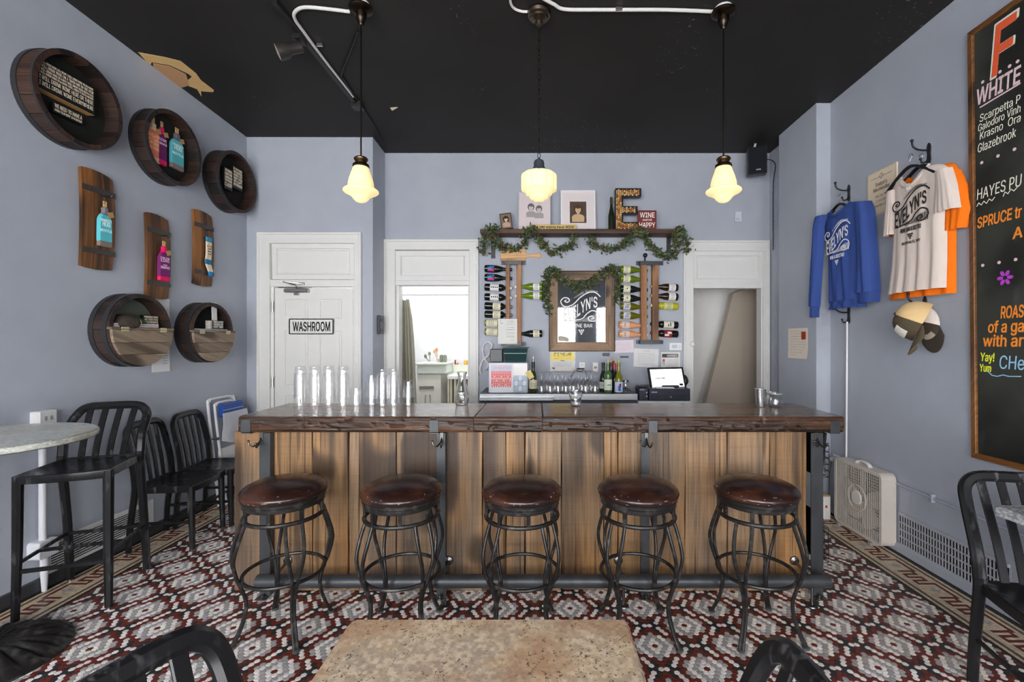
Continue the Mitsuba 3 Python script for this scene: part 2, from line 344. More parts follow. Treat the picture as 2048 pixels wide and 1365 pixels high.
def hex_arrays():
    R1, R0 = (A / 2 - .0008) / math.cos(np.pi / 6), (A / 2 - .0021) / math.cos(np.pi / 6)
    o = np.stack([np.cos(HEXA), np.sin(HEXA)], 1)
    v = np.vstack([np.c_[o * R0, np.zeros(6)], np.c_[o * R1, np.full(6, -.0012)], np.c_[o * R1, np.full(6, -.004)]])
    i = np.arange(6); j = (i + 1) % 6
    f = [[0, 1, 2], [0, 2, 3], [0, 3, 4], [0, 4, 5]] + [[a + 6, b + 6, b] for a, b in zip(i, j)] + [[a + 6, b, a] for a, b in zip(i, j)] + [[a + 12, b + 12, b + 6] for a, b in zip(i, j)] + [[a + 12, b + 6, a + 6] for a, b in zip(i, j)]
    return v, np.array(f)
HV, HF = hex_arrays()
COL = {'W': WHITE, 'G': GREY, 'R': RED, 'B': BLACK}
WARM = np.array([1.0, .93, .85])
def tone(k, x, y, rng):
    c = COL[k] * rng.uniform(.86, 1.1) * (1 + rng.normal(0, .025, 3))
    w = np.clip((x - .3) / 2.2, 0, 1) if k in 'WG' else 0           # the tiles are creamier towards the right wall
    return np.clip(c * (1 - w * (1 - WARM)), 0, 1)
def seen(x, y):
    px, py = CX + F * x / y, HY + F * CZ / y
    return 2 < px < 2046 and py < 1363 and not (600 < px < 1300 and py > 1200) and not (70 < px < 470 and py > 1330) and not (1920 < px)
near = sorted([t for t in tiles if seen(*t[:2])], key=lambda t: t[1])[:300]
ns = set(near)
variants = {k: [mikit.ply((HV, HF), 'tile', color=np.tile(np.clip(COL[k] * s, 0, 1), (len(HV), 1))) for s in (.9, 1.0, 1.08)] for k in 'WGRB'}
for x, y, k in near:
    scene[nm('floor__hexagonal_tile')] = {**variants[k][RNG.integers(3)], 'to_world': T().translate([x, y, float(RNG.uniform(-.0003, .0003))]).rotate([1, 0, 0], float(RNG.normal(0, .18))).rotate([0, 1, 0], float(RNG.normal(0, .18)))}
rest = [t for t in tiles if t not in ns]
n = len(HV); xy = np.array([[t[0], t[1], 0] for t in rest]); tl = RNG.normal(0, .0035, (len(rest), 2, 1))
V = HV[None] + xy[:, None]; V[:, :, 2] += (HV[None, :, :2] @ tl)[:, :, 0] + RNG.uniform(-.0003, .0003, (len(rest), 1))
VCc = np.repeat(np.array([tone(t[2], t[0], t[1], RNG) for t in rest]), n, axis=0)
put(nm('floor__hexagonal_tiles'), (V.reshape(-1, 3), (HF[None] + (np.arange(len(rest)) * n)[:, None, None]).reshape(-1, 3)), 'tile', VCc, False)
tag('floor__hexagonal_tiles', 'hexagonal mosaic tiles laid in red, white, grey and black rosettes', kind='stuff')
# borders
CELL = .0186
CREAM, BROWN, DARK = lin(196, 178, 154), lin(98, 84, 68), lin(44, 38, 36)
def border(side):
    vs, cs = [], []
    h = CELL / 2 - .0008
    q = np.array([[-h, -h], [h, -h], [h, h], [-h, h]])
    ny = int((4.5 - 1.4) / CELL)
    for iy in range(ny):
        ph = iy % 16
        for ix in range(18):
            xx = (XB + (ix + .5) * CELL) if side > 0 else (XA - (ix + .5) * CELL)
            if not XL + .005 < xx < XR - .005: continue
            if ix == 0: c = DARK
            elif ix in (1, 3, 11): c = CREAM
            elif ix in (2, 12): c = BROWN
            elif ix == 13: c = CREAM
            elif ix > 13: c = DARK
            else:
                k = ix - 4                          # 0..6 across the key pattern
                if ph < 7:
                    c = RED if k == 6 else (GREY if (k in (2, 3, 4) and ph == 3) or (k == 3 and ph in (2, 4)) else CREAM)
                else:
                    j = ph - 7
                    c = RED if (j in (0, 2, 4, 6, 8) and 1 <= k <= 5) or (j in (1, 5) and k == 1) or (j in (3, 7) and k == 5) or (j in (0, 8) and k == 6) else CREAM
            vs.append([xx, 1.4 + (iy + .5) * CELL]); cs.append(c * RNG.uniform(.86, 1.1))
    vs = np.array(vs); N = len(vs); z = RNG.uniform(-.0004, .0003, (N, 1, 1)) + np.zeros((N, 4, 1))
    top = np.concatenate([vs[:, None] + q[None] * .93, z], -1); low = np.concatenate([vs[:, None] + q[None], z - .003], -1)
    v = np.concatenate([top, low], 1).reshape(-1, 3)
    f0 = np.array([[0, 1, 2], [0, 2, 3]] + [[4 + a, 4 + (a + 1) % 4, (a + 1) % 4] for a in range(4)] + [[4 + a, (a + 1) % 4, a] for a in range(4)])
    k = nm('floor__border_mosaic')
    put(k, (v, (f0[None] + (np.arange(N) * 8)[:, None, None]).reshape(-1, 3)), 'tile', np.repeat(np.array(cs), 8, 0), False)
    tag(k, 'border of small square tiles with a red key pattern along the wall', kind='stuff')
border(-1); border(1)
# ceiling (sagging), walls
gx, gy = np.meshgrid(np.linspace(XL - .15, XR + .15, 12), np.linspace(YF, 9.4, 24))
struct('ceiling', surf(np.stack([gx, gy, zc(gx, np.minimum(gy, 4.9)) + .025], -1), .05), 'ceiling_paint', label='black painted ceiling with chips in its paint')
struct('wall_left', box(XL - .15, XL, YF, YW + .4, -.1, 3.75), 'wall_paint', label='blue grey plaster wall on the left')
# washroom end wall and its return
DW = (P(541, 0, YW)[0], P(711, 0, YW)[0], P(0, 485, YW)[2])
XRET = P(770, 0, YM)[0]
struct('wall_back_left', cat(box(XL, DW[0], YW, YW + .12, -.1, 3.7), box(DW[1], XRET, YW, YW + .12, -.1, 3.7), box(DW[0], DW[1], YW, YW + .12, DW[2], 3.7), box(XRET - .12, XRET, YW + .12, YM + .15, -.1, 3.7)), 'wall_paint', label='blue grey wall around the washroom door')
K0, K1 = P(791, 0, YM)[0], P(940, 0, YM)[0]; KT = P(0, 500, YM)[2]
H0, H1 = P(1385, 0, YM)[0], P(1525, 0, YM)[0]; HT = P(0, 503, YM)[2]
XRM = P(1537, 0, YM)[0] + .012
struct('wall_back', cat(box(XRET, K0, YM, YM + .14, -.1, 3.7), box(K1, H0, YM, YM + .14, -.1, 3.7), box(H1, XRM + .3, YM, YM + .14, -.1, 3.7), box(K0, K1, YM, YM + .14, KT, 3.7), box(H0, H1, YM, YM + .14, HT, 3.7)), 'wall_paint', label='blue grey wall behind the bar')
XBP, YP0 = 2.355, 3.885                                     # the chimney breast on the right
struct('wall_right', cat(box(XR, XR + .15, YF, YP0 + .02, -.1, 3.75), box(XBP, XR + .15, YP0, YB, -.1, 3.75), box(XRM, XR + .15, YB, YM + .1, -.1, 3.75)), 'wall_paint', label='blue grey painted wall on the right with a chimney breast')
tw = []
fx = [XL - .15] + sorted({v for w in WINDOWS for v in w[:2]}) + [XR + .15]
tw += [box(fx[i], fx[i + 1], YF - .2, YF, -.1, 3.8) for i in range(0, len(fx), 2)]
for w in WINDOWS:
    tw += [box(w[0], w[1], YF - .2, YF, -.1, w[2])]
    t = [q for q in TRANSOM if abs(q[0] - w[0]) < .01]
    if t: tw += [box(w[0], w[1], YF - .2, YF, w[3], t[0][2]), box(w[0], w[1], YF - .2, YF, t[0][3], 3.8)] + ([box(t[0][1], w[1], YF - .2, YF, t[0][2], t[0][3])] if t[0][1] < w[1] else [])
    else: tw += [box(w[0], w[1], YF - .2, YF, w[3], 3.8)]
struct('wall_front', cat(tw), 'satin', lin(120, 124, 130), label='shop front behind the camera')
for i, w in enumerate(WINDOWS + TRANSOM):
    k = f'window_{i + 1}'
    struct(k, cat(box(w[0], w[0] + .04, YF - .12, YF - .05, w[2], w[3]), box(w[1] - .04, w[1], YF - .12, YF - .05, w[2], w[3]), box(w[0], w[1], YF - .12, YF - .05, w[2], w[2] + .04), box(w[0], w[1], YF - .12, YF - .05, w[3] - .04, w[3])), 'satin', lin(60, 60, 64), label='shop window white with daylight')
    scene[k + '__pane'] = {'type': 'rectangle', 'to_world': T().translate([(w[0] + w[1]) / 2, YF - .1, (w[2] + w[3]) / 2]).rotate([1, 0, 0], -90).scale([(w[1] - w[0]) / 2, (w[3] - w[2]) / 2, 1]),
                           'emitter': {'type': 'area', 'radiance': {'type': 'rgb', 'value': [DAY * .99, DAY * .99, DAY * 1.0]}}, 'bsdf': {'type': 'diffuse', 'reflectance': {'type': 'rgb', 'value': [.1, .1, .1]}}}
# ================================================================ doors, trim
def pb(x0, x1, y0, y1, Y, o0, o1, c=0.0):
    """box over that rectangle of the photograph, standing o0..o1 in front of the plane Y"""
    a, b = P(x0, y1, Y), P(x1, y0, Y); return box(a[0], b[0], Y - o1, Y - o0, a[2], b[2], c)
def frame_strips(x0, x1, y0, y1, w, Y, o0, o1, c=.004):
    """a moulding run round a rectangle (pixels; w in metres)"""
    a, b = P(x0, y1, Y), P(x1, y0, Y)
    return cat(box(a[0], b[0], Y - o1, Y - o0, b[2] - w, b[2], c), box(a[0], b[0], Y - o1, Y - o0, a[2], a[2] + w, c), box(a[0], a[0] + w, Y - o1, Y - o0, a[2] + w * .9, b[2] - w * .9, c), box(b[0] - w, b[0], Y - o1, Y - o0, a[2] + w * .9, b[2] - w * .9, c))
PAINT = lin(216, 215, 212)
def casing(n, x0, x1, y0, i0, i1, iy, Y):
    f = P(0, 0, Y); a, b, t = P(x0, 0, Y)[0], P(x1, 0, Y)[0], P(0, y0, Y)[2]; c, d, u = P(i0, 0, Y)[0], P(i1, 0, Y)[0], P(0, iy, Y)[2]
    m = [box(a, c + .004, Y - .028, Y + .13, 0, t, .004), box(d - .004, b, Y - .028, Y + .13, 0, t, .004), box(a, b, Y - .029, Y + .13, u - .004, t, .004)]
    m += [box(a - .004, a + .022, Y - .04, Y, 0, t + .004, .005), box(b - .022, b + .004, Y - .04, Y, 0, t + .004, .005), box(a - .004, b + .004, Y - .0405, Y, t - .022, t + .006, .005)]
    struct(f'trim_{n}', cat(m), 'satin', PAINT, 30, f'white painted casing of door {n}')
def transom(key, x0, x1, y0, y1, p0, p1, q0, q1, Y, tilt=0.0):
    m = cat(pb(x0, x1, y0, y1, Y, -.05, -.015, .003), frame_strips(x0, x1, y0, y1, (p0 - x0) * Y / F, Y, -.015, .006, .004), frame_strips(p0, p1, q0, q1, .012, Y, -.015, -.004, .003), pb(p0, p1, q0, q1, Y, -.03, -.012))
    if tilt:
        z = P(0, y0, Y)[2]; c = P((x0 + x1) / 2, y0, Y); m = at(m, trimesh.transformations.rotation_matrix(tilt, [1, 0, 0], [c[0], Y, z]))
    part(key, 'transom_panel', m, 'satin', PAINT)
casing(1, 518, 724, 467, 541, 711, 487, YW)
casing(2, 770, 957, 481, 791, 940, 500, YM)
casing(3, 1366, 1536, 483, 1385, 1525, 503, YM)
struct('door_1', cat(pb(541, 711, 560, 574, YW, -.06, .012, .003), pb(541, 547, 574, 1000, YW, -.06, -.004), pb(706, 711, 574, 1000, YW, -.06, -.004)), 'satin', PAINT, 30, 'white washroom door')
transom('door_1', 543, 709, 488, 559, 553, 700, 500, 548, YW, .045)
dz = [(568, 615, 598, 638), (638, 683, 598, 638), (568, 615, 661, 771), (638, 683, 661, 771), (568, 615, 790, 940), (638, 683, 790, 940)]
slabm = [pb(548, 705, 576, 1001, YW, -.05, -.012, .003)]
for a, b, c, d in dz: slabm += [frame_strips(a, b, c, d, .014, YW, -.012, -.004, .003), pb(a + 5, b - 5, c + 5, d - 5, YW, -.012, -.006, .004)]
part('door_1', 'door_leaf', cat(slabm), 'satin', PAINT)
for y in (614, 765): part('door_1', 'hinge', cat(pb(543, 547.5, y - 10, y + 10, YW, -.014, .003), cyl(P(545, y - 10, YW - .006), P(545, y + 10, YW - .006), .006, 8)), 'metal', lin(180, 180, 176))
k = part('door_1', 'door_closer', cat(pb(572, 619, 578, 586, YW, -.012, .05, .008), pb(590, 598, 585, 591, YW, -.012, .03, .004)), 'metal', lin(170, 170, 170), label='grey metal door closer with a folding arm')
part(k, 'arm', cat(sweep([P(594, 577, YW - .03), P(592, 571, YW - .1), P(563, 563, YW - .07)], rect(.016, .006)), sweep([P(563, 563, YW - .075), P(608, 569, YW - .02)], rect(.016, .006)), pb(600, 611, 566, 571, YW, -.01, .02)), 'metal', lin(176, 176, 176))
t = thing('washroom_sign', 'white metal plate lettered WASHROOM with a dark rim on the left door', 'sign')
part(t, 'plate', at(slab(sbox(-.205, -.062, .205, .062).buffer(.01), .004), BACK(P(623, 653.5, YW - .0))), 'satin', lin(212, 212, 206))
part(t, 'rim', at(slab(sbox(-.21, -.066, .21, .066).buffer(.012).difference(sbox(-.207, -.064, .207, .064).buffer(.004)), .007), BACK(P(623, 653.5, YW))), 'satin', lin(50, 50, 50))
part(t, 'lettering', at(text('WASHROOM', .088, .002, True, width=.37), BACK(P(623, 653.5, YW - .004))), 'matte', lin(34, 34, 34))
# door 2: open doorway to the kitchen
struct('door_2', cat(pb(791, 940, 562, 571, YM, -.1, .01, .003), pb(791, 797, 570, 1000, YM, -.14, -.02), pb(935, 940, 570, 1000, YM, -.14, -.02)), 'satin', PAINT, 30, 'open doorway to the kitchen')
transom('door_2', 791, 940, 502, 562, 802, 928, 511, 556, YM)
# door 3: half open, stair behind
struct('door_3', cat(pb(1385, 1525, 566, 577, YM, -.1, .008, .003), pb(1522, 1531, 577, 1000, YM, -.1, .004, .003)), 'satin', PAINT, 30, 'doorway to the stair on the right')
transom('door_3', 1385, 1525, 503, 567, 1394, 1519, 513, 559, YM)
for y in (603, 756): part('door_3', 'hinge', cat(pb(1527, 1531, y - 9, y + 9, YM, -.004, .012)), 'metal', lin(90, 84, 76))
part('door_3', 'latch_keeper', at(lathe([(0, 0), (.026, 0), (.03, .006), (.022, .016), (0, .018)], 16), BACK(P(1384.5, 688.5, YM - .028))), 'satin', PAINT)
# ---------------- what the doorways show
struct('wall_stair', box(1.45, 3.0, 5.75, 5.85, -.1, 3.6), 'satin', lin(226, 225, 222), label='white wall of the stair passage')
a = [P(1470, 588, 5.5), P(1409, 830, 5.5), P(1404, 850, 5.5)]
pg = Polygon([(P(1463, 588, 5.5)[0], P(1463, 588, 5.5)[2]), (P(1400, 840, 5.5)[0], P(1400, 840, 5.5)[2]), (P(1400, 840, 5.5)[0] - .12, 0), (2.75, 0), (2.75, P(0, 560, 5.5)[2])])
struct('wall_stair_side', at(slab(pg, .1), M((0, 5.55, 0), (1, 0, 0), (0, 0, 1))), 'satin', lin(168, 156, 142), label='beige sloping side of the stair')
struct('ceiling_stair', box(1.4, 2.9, 5.04, 5.76, P(0, 578, 5.45)[2] + .05, 2.2), 'satin', lin(216, 214, 210), label='low ceiling of the stair passage')
struct('wall_stair_left', box(1.45, 1.57, 5.04, 5.76, -.1, 2.3), 'satin', lin(222, 220, 217), label='white side wall of the stair passage')
struct('wall_kitchen', box(-2.6, .2, 7.2, 7.3, -.1, 3.3), 'satin', lin(232, 233, 234), label='white kitchen wall')
struct('wall_kitchen_right', box(-.44, -.34, 5.04, 7.2, -.1, 3.3), 'satin', lin(230, 230, 230), label='white kitchen side wall')
struct('wall_kitchen_left', box(-2.6, -2.5, 5.04, 7.2, -.1, 3.3), 'satin', lin(230, 230, 230), label='white kitchen left wall')
struct('ceiling_kitchen', box(-2.6, -.34, 5.04, 7.2, 3.0, 3.1), 'satin', lin(236, 236, 236), label='white kitchen ceiling')
k = thing('kitchen_ceiling_lamp', 'long white kitchen lamp on the ceiling above the doorway', 'lamp')
part(k, 'housing', box(-2.1, -.7, 5.9, 6.3, 2.95, 3.0), 'satin', lin(230, 230, 230))
scene[k + '__diffuser'] = {'type': 'rectangle', 'to_world': T().translate([-1.4, 6.1, 2.945]).rotate([1, 0, 0], 180).scale([.68, .18, 1]), 'emitter': {'type': 'area', 'radiance': {'type': 'rgb', 'value': [KITCHEN_LAMP] * 3}}, 'bsdf': {'type': 'diffuse'}}
one('curtain_rail', 'thin white curtain rail across the kitchen doorway', 'rail', cyl(P(792, 590, 5.06), P(939, 590, 5.06), .008, 8), 'satin', lin(214, 214, 208))
def curtain_mesh():
    nx, nz = 60, 40; zt, zb = P(0, 600, 5.1)[2], .18
    g = np.zeros((nz, nx, 3))
    for i in range(nz):
        s = i / (nz - 1); wl = P(797 - 2 * s, 0, 5.1)[0]; wr = P(821 + 10 * min(1, s * 1.4) + 2 * s, 0, 5.1)[0]
        if s < .12: wr -= .02 * (1 - s / .12); 
        for j in range(nx):
            q = j / (nx - 1); fold = .022 * math.sin(q * 31 + 1.5 * math.sin(s * 3)) + .012 * math.sin(q * 13 + s * 4); pinch = .5 + .5 * min(1, s * 4)
            g[i, j] = (wl + (wr - wl) * q, 5.12 + fold * pinch + .01 * math.sin(s * 9 + q * 5), zt + .01 * math.sin(q * 40) * (s < .02) + (zb - zt) * s)
    return surf(g, .003)
one('doorway_curtain', 'grey green linen curtain gathered at the left of the kitchen doorway', 'curtain', curtain_mesh(), 'matte', lin(158, 156, 140), 60)
# kitchen furniture
Yk = 6.55
k = thing('kitchen_sink', 'white deep kitchen sink unit seen through the doorway', 'sink')
part(k, 'basin', cat(pb(833, 892, 729, 750, Yk, -.5, 0, .02), pb(831, 894, 727, 731, Yk, -.52, .015, .004)), 'satin', lin(206, 212, 200))
part(k, 'cabinet', box(P(833, 0, Yk)[0], P(881, 0, Yk)[0], Yk + .02, Yk + .5, 0, P(0, 750, Yk)[2], .006), 'satin', lin(222, 220, 208))
part(k, 'drawer_slot', pb(838, 867, 773, 779, Yk, -.025, -.012), 'satin', lin(120, 116, 106))
k = thing('kitchen_counter', 'white kitchen worktop on posts right of the sink', 'counter')
part(k, 'worktop', pb(895, 945, 752, 759, Yk, -.5, .02, .004), 'satin', lin(228, 228, 222))
part(k, 'backboard', pb(896, 945, 734, 752, Yk, -.5, -.45), 'satin', lin(212, 216, 200))
for x in (897, 902, 910): part(k, 'post', box(P(x - 2, 0, Yk)[0], P(x + 2, 0, Yk)[0], Yk, Yk + .04, 0, P(0, 759, Yk)[2]), 'satin', lin(200, 194, 170))
part(k, 'shelf_box', box(P(897, 0, Yk)[0], P(938, 0, Yk)[0], Yk + .3, Yk + .5, 0, P(0, 762, Yk)[2]), 'satin', lin(116, 116, 96))
k = thing('step_stool', 'small white folding step in front of the kitchen cabinet', 'stool')
part(k, 'legs', cat(tube([(-1.585, 6.3, 0), P(851, 790, 6.3), P(860, 790, 6.3), (-1.475, 6.3, 0)], .008, 6)), 'satin', lin(150, 152, 146))
sy = 6.6
for i, (x, y0, y1, r, c, lb, ct) in enumerate([(866, 728, 716, .02, (226, 226, 226), 'white jug on the kitchen sink edge', 'jug'), (878.5, 726, 711, .026, (108, 114, 98), 'left grey tin on the kitchen sink edge', 'tin'), (886, 726, 711, .024, (120, 126, 108), 'right grey tin on the kitchen sink edge', 'tin'), (872.5, 726, 719, .012, (170, 160, 140), 'small jar between the jug and the tins', 'jar'),
        (899, 733, 723, .012, (120, 60, 40), 'small brown bottle at the left of the kitchen backboard', 'bottle'), (904, 733, 729, .02, (196, 130, 70), 'low orange dish on the kitchen backboard', 'dish'), (921.5, 733, 724, .03, (230, 170, 50), 'round yellow jar on the kitchen backboard', 'jar'), (933, 733, 724, .034, (196, 160, 120), 'tub with a blue lid on the kitchen backboard', 'tub')]):
    b, t_ = P(x, y0, sy), P(x, y1, sy); h = t_[2] - b[2]
    n_ = one('kitchen_' + ct, lb, ct, mv(lathe([(0, 0), (r * .9, 0), (r, .01), (r, h * .85), (r * .8, h), (0, h)], 14), b[0], sy + (.15 if i < 4 else .45), b[2] - (0 if i < 4 else .0)), 'gloss', lin(*c))
k = thing('utensil_bunch', 'wooden spoons and a whisk standing behind the kitchen sink', 'utensils')
for (x, y, x2, y2, c) in [(873, 722, 869, 703, (214, 170, 130)), (874, 722, 873, 700, (206, 150, 110)), (858, 724, 851, 713, (110, 120, 96)), (860, 724, 859, 708, (130, 136, 120))]:
    part(k, 'spoon', cat(tube([P(x, y, sy + .2), P(x2, y2, sy + .2)], .006, 6), at(trimesh.creation.icosphere(2, 1), np.diag([.022, .01, .03, 1])).apply_translation(P(x2, y2, sy + .2))), 'satin', lin(*c))
# skirtings
struct('baseboard_left', box(XL, XL + .02, YF, YW, 0, .075, .004), 'satin', lin(52, 54, 58), 30, 'dark grey skirting along the left wall')
struct('baseboard_right', box(XR - .02, XR, YF, YP0, 0, .06, .004), 'wall_paint', None, 30, 'blue grey skirting along the right wall')

# ================================================================ the bar
YP_ = 2.644
BX0, BX1, ZT, ZB, SF, SB = P(470, 0, 2.6)[0], P(1693, 0, 2.6)[0], 0, 0, 2.60, 3.157
ZT = CZ - (834 - HY) * SF / F; ZB = CZ - (865 - HY) * SF / F
bar = thing('bar_counter', 'long wooden bar counter clad in upright weathered planks on steel posts', 'bar counter')
edges = [469, 530, 626, 697, 718, 793, 881, 965, 1012, 1050, 1123, 1208, 1236, 1290, 1370, 1455, 1539, 1614]
for i in range(len(edges) - 1):
    x0, x1 = P(edges[i], 0, YP_)[0], P(edges[i + 1], 0, YP_)[0]; g = RNG.uniform(.001, .003); o = RNG.uniform(-.004, .008)
    m = box(x0 + g, x1 - g, YP_ - o, YP_ + .04, RNG.uniform(.003, .012), ZB - .004, .003)
    m = m.subdivide().subdivide(); v = np.array(m.vertices); v[:, 0] += .0025 * np.sin(v[:, 2] * 9 + i * 2) * (np.abs(v[:, 0] - (x0 + x1) / 2) > (x1 - x0) * .4); m.vertices = v
    part(bar, 'plank', m, 'plank_wood', None, 30, ((1, .6, 0), (0, 0, 1), i * 3.71))
part(bar, 'carcass', cat(box(P(475, 0, YP_)[0], P(1612, 0, YP_)[0], YP_ + .04, YP_ + .07, .02, ZB - .004), box(P(475, 0, YP_)[0], P(475, 0, YP_)[0] + .03, YP_ + .07, 3.1, .02, ZB - .004), box(P(1612, 0, YP_)[0] - .03, P(1612, 0, YP_)[0], YP_ + .07, 3.1, .02, ZB - .004), box(P(475, 0, YP_)[0], P(1612, 0, YP_)[0], 3.08, 3.1, .55, ZB - .004)), 'matte', lin(60, 46, 36))
for (a, b) in [(519, 541), (873, 891), (1282, 1299), (1622, 1646)]:
    x0, x1 = P(a, 0, 2.60)[0], P(b, 0, 2.60)[0]
    k = part(bar, 'post', cat(box(x0, x1, 2.597, 2.605, 0, ZB - .004, .001), box(x1 - .008, x1, 2.605, 2.64, 0, ZB - .004, .001)), 'raw_steel')
    part(k, 'foot_bolt', cat(mv(lathe([(0, 0), (.02, 0), (.02, .006), (.009, .007), (.009, .02), (0, .022)], 10), (x0 + x1) / 2 + .0, 2.575, 0), box(x0, x1, 2.55, 2.60, 0, .004)), 'metal', lin(120, 120, 120))
rail_y, rail_z, rr = 2.50, CZ - (1163 - HY) * 2.5 / F, .035
k = part(bar, 'foot_rail', cat(cyl((P(515, 0, 2.5)[0], rail_y, rail_z), (P(1657, 0, 2.5)[0], rail_y, rail_z), rr, 24)), 'raw_steel', label='long round steel foot rail')
for x in (575, 897, 1237, 1590):
    a = P(x, 1123, YP_ - .01)
    part(k, 'bracket', cat(at(lathe([(0, 0), (.026, 0), (.024, .006), (.01, .012), (0, .012)], 16), BACK((a[0], YP_ - .004, a[2]))), tube(smooth_path([a + (0, -.01, 0), a + (0, -.05, -.01), (a[0], rail_y + .02, rail_z + .03)], 5), .008, 8)), 'metal', lin(120, 120, 122))
for x in (1247, 1624, 890):
    X = P(x, 0, 2.5)[0]
    part(k, 'floor_stand', cat(cyl((X, rail_y, 0), (X, rail_y, rail_z), .008, 8), mv(lathe([(0, 0), (.03, 0), (.028, .006), (.01, .01), (0, .01)], 16), X, rail_y, 0)), 'metal', lin(110, 110, 112))
# the top: three lengths of thick timber
top = thing('bar_worktop', 'thick dark varnished timber bar top with a worn front edge', 'worktop')
cuts = [BX0, P(948, 0, SF)[0], P(1085, 0, SF)[0], BX1]
def beam(x0, x1, l, r, seed):
    n = 26; pts = []
    rl, rR = (.035 if l else .002), (.03 if r else .002)
    poly = Polygon([(x0 + .002, SB), (x0 + .002, SF + rl), (x0 + rl * .35, SF + rl * .3), (x0 + rl, SF), (x1 - rR, SF), (x1 - rR * .3, SF + rR * .35), (x1 - .002, SF + rR), (x1 - .002, SB)])
    c = np.array(poly.segmentize(.045).exterior.coords)[:-1]; k = np.abs(c[:, 1] - SF) < .05
    c[k, 1] += .004 * (meshkit.noise(np.c_[c[k, 0] * 14, c[k, 0] * 0, c[k, 0] * 0 + seed]) - .5)
    m = slab(Polygon(c), ZT - ZB, .007); m.apply_translation((0, 0, ZB)); return m
for i in range(3):
    g = part(top, 'timber', beam(cuts[i], cuts[i + 1], i == 0, i == 2, i), 'bar_top_wood', None, 30, ((0, 1, 1.1), (1, 0, 0), 20 + i * 4.3))
    xs = np.arange(cuts[i] + (.03 if i == 0 else .002), cuts[i + 1] - (.026 if i == 2 else .001), .006); zs = np.linspace(ZB + .003, ZT - .001, 15); gx, gz = np.meshgrid(xs, zs)
    q = np.stack([gx * 9, gz * 130, gx * 0 + i * 5], -1); dpt = .010 * (meshkit.fbm(q, 3, 3) - .45) + .006 * (meshkit.noise(np.stack([gx * 30, gz * 60, gx * 0 + 3], -1)) > .8); e = np.minimum((gz - zs[0]) / .012, (zs[-1] - gz) / .010).clip(0, 1)
    part(g, 'worn_edge', surf(np.stack([gx, SF - .004 - .006 * np.sqrt(e) + dpt * e, gz], -1)[:, ::-1], .004), 'bar_edge_wood', None, 40, ((0, 2, 5), (1, 0, 0), 30 + i * 4.3), label='rough worn front edge')
for (a, b, c, d) in [(485, 504, 839, 864), (860, 878, 840, 864), (1296, 1314, 841, 865), (1658, 1677, 841, 866)]:
    m = cat(pb(a, b, c, d, SF, .004, .016, .001), box(P(a, 0, SF)[0], P(b, 0, SF)[0], SF - .015, SF + .05, ZB - .006, ZB - .0))
    part(top, 'steel_clip', m, 'raw_steel', label='grey steel clip on the front edge')
def hook_mesh():
    return cat(box(-.011, .011, -.004, 0, -.03, .012, .002), tube(smooth_path([(0, -.004, -.02), (-.002, -.02, -.04), (-.018, -.045, -.058), (-.034, -.052, -.05), (-.042, -.052, -.03)], 6), .0042, 8), tube(smooth_path([(0, -.004, -.02), (.002, -.03, -.05), (.008, -.06, -.06), (.014, -.075, -.04)], 6), .0042, 8), mv(trimesh.creation.icosphere(1, .007), -.042, -.052, -.028), mv(trimesh.creation.icosphere(1, .007), .014, -.076, -.037))
for x, lb in [(524, 'at the left end of the bar'), (884, 'second from the left under the bar top'), (1292, 'third from the left under the bar top'), (1632, 'at the right end of the bar')]:
    one('bag_hook', 'small double metal hook under the bar top, ' + lb, 'hook', mv(hook_mesh(), P(x, 0, 2.6)[0], 2.596, ZB - .012), 'metal', lin(110, 108, 104), group='hooks under the bar top')
def basket(lb, x0, x1, y0, y1, Y):
    k = thing('wire_basket', lb, 'basket'); a, b = P(x0, y1, Y), P(x1, y0, Y); X0, X1, Z0, Z1 = a[0], b[0], a[2], b[2]; D = .30
    w = []
    for z in np.linspace(Z0, Z0 + (Z1 - Z0) * .72, 6): w += [tube([(X1, Y, z), (X1, Y + D, z)], .002, 4), tube([(X0, Y, z), (X1, Y, z)], .002, 4)]
    for y in np.linspace(Y, Y + D, 9): w += [tube([(X1, y, Z0), (X1, y, Z0 + (Z1 - Z0) * .72)], .002, 4), tube([(X0, y, Z0), (X1, y, Z0)], .002, 4)]
    part(k, 'wires', cat(w), 'satin', lin(24, 24, 26))
    part(k, 'backplate', box(X0, X0 + .004, Y, Y + D, Z0, Z1), 'satin', lin(20, 20, 22))
    return X0, X1, Z0, Z1, D
x0, x1, z0, z1, D = basket('upper black wire basket on the right end of the bar', 1638, 1658, 868, 955, 2.68)
one('menu_folder', 'black menu folder standing in the upper wire basket', 'folder', mv(box(-.008, .008, -.12, .12, 0, .25, .003), x0 + .035, 2.68 + .15, z0 + .005, ry=.10), 'satin', lin(18, 18, 20))
x0, x1, z0, z1, D = basket('lower black wire basket on the right end of the bar', 1643, 1657, 1030, 1126, 2.66)
one('menu_folder', 'black menu folder standing in the lower wire basket', 'folder', mv(box(-.008, .008, -.12, .12, 0, .24, .003), x0 + .025, 2.66 + .15, z0 + .005), 'satin', lin(18, 18, 20))

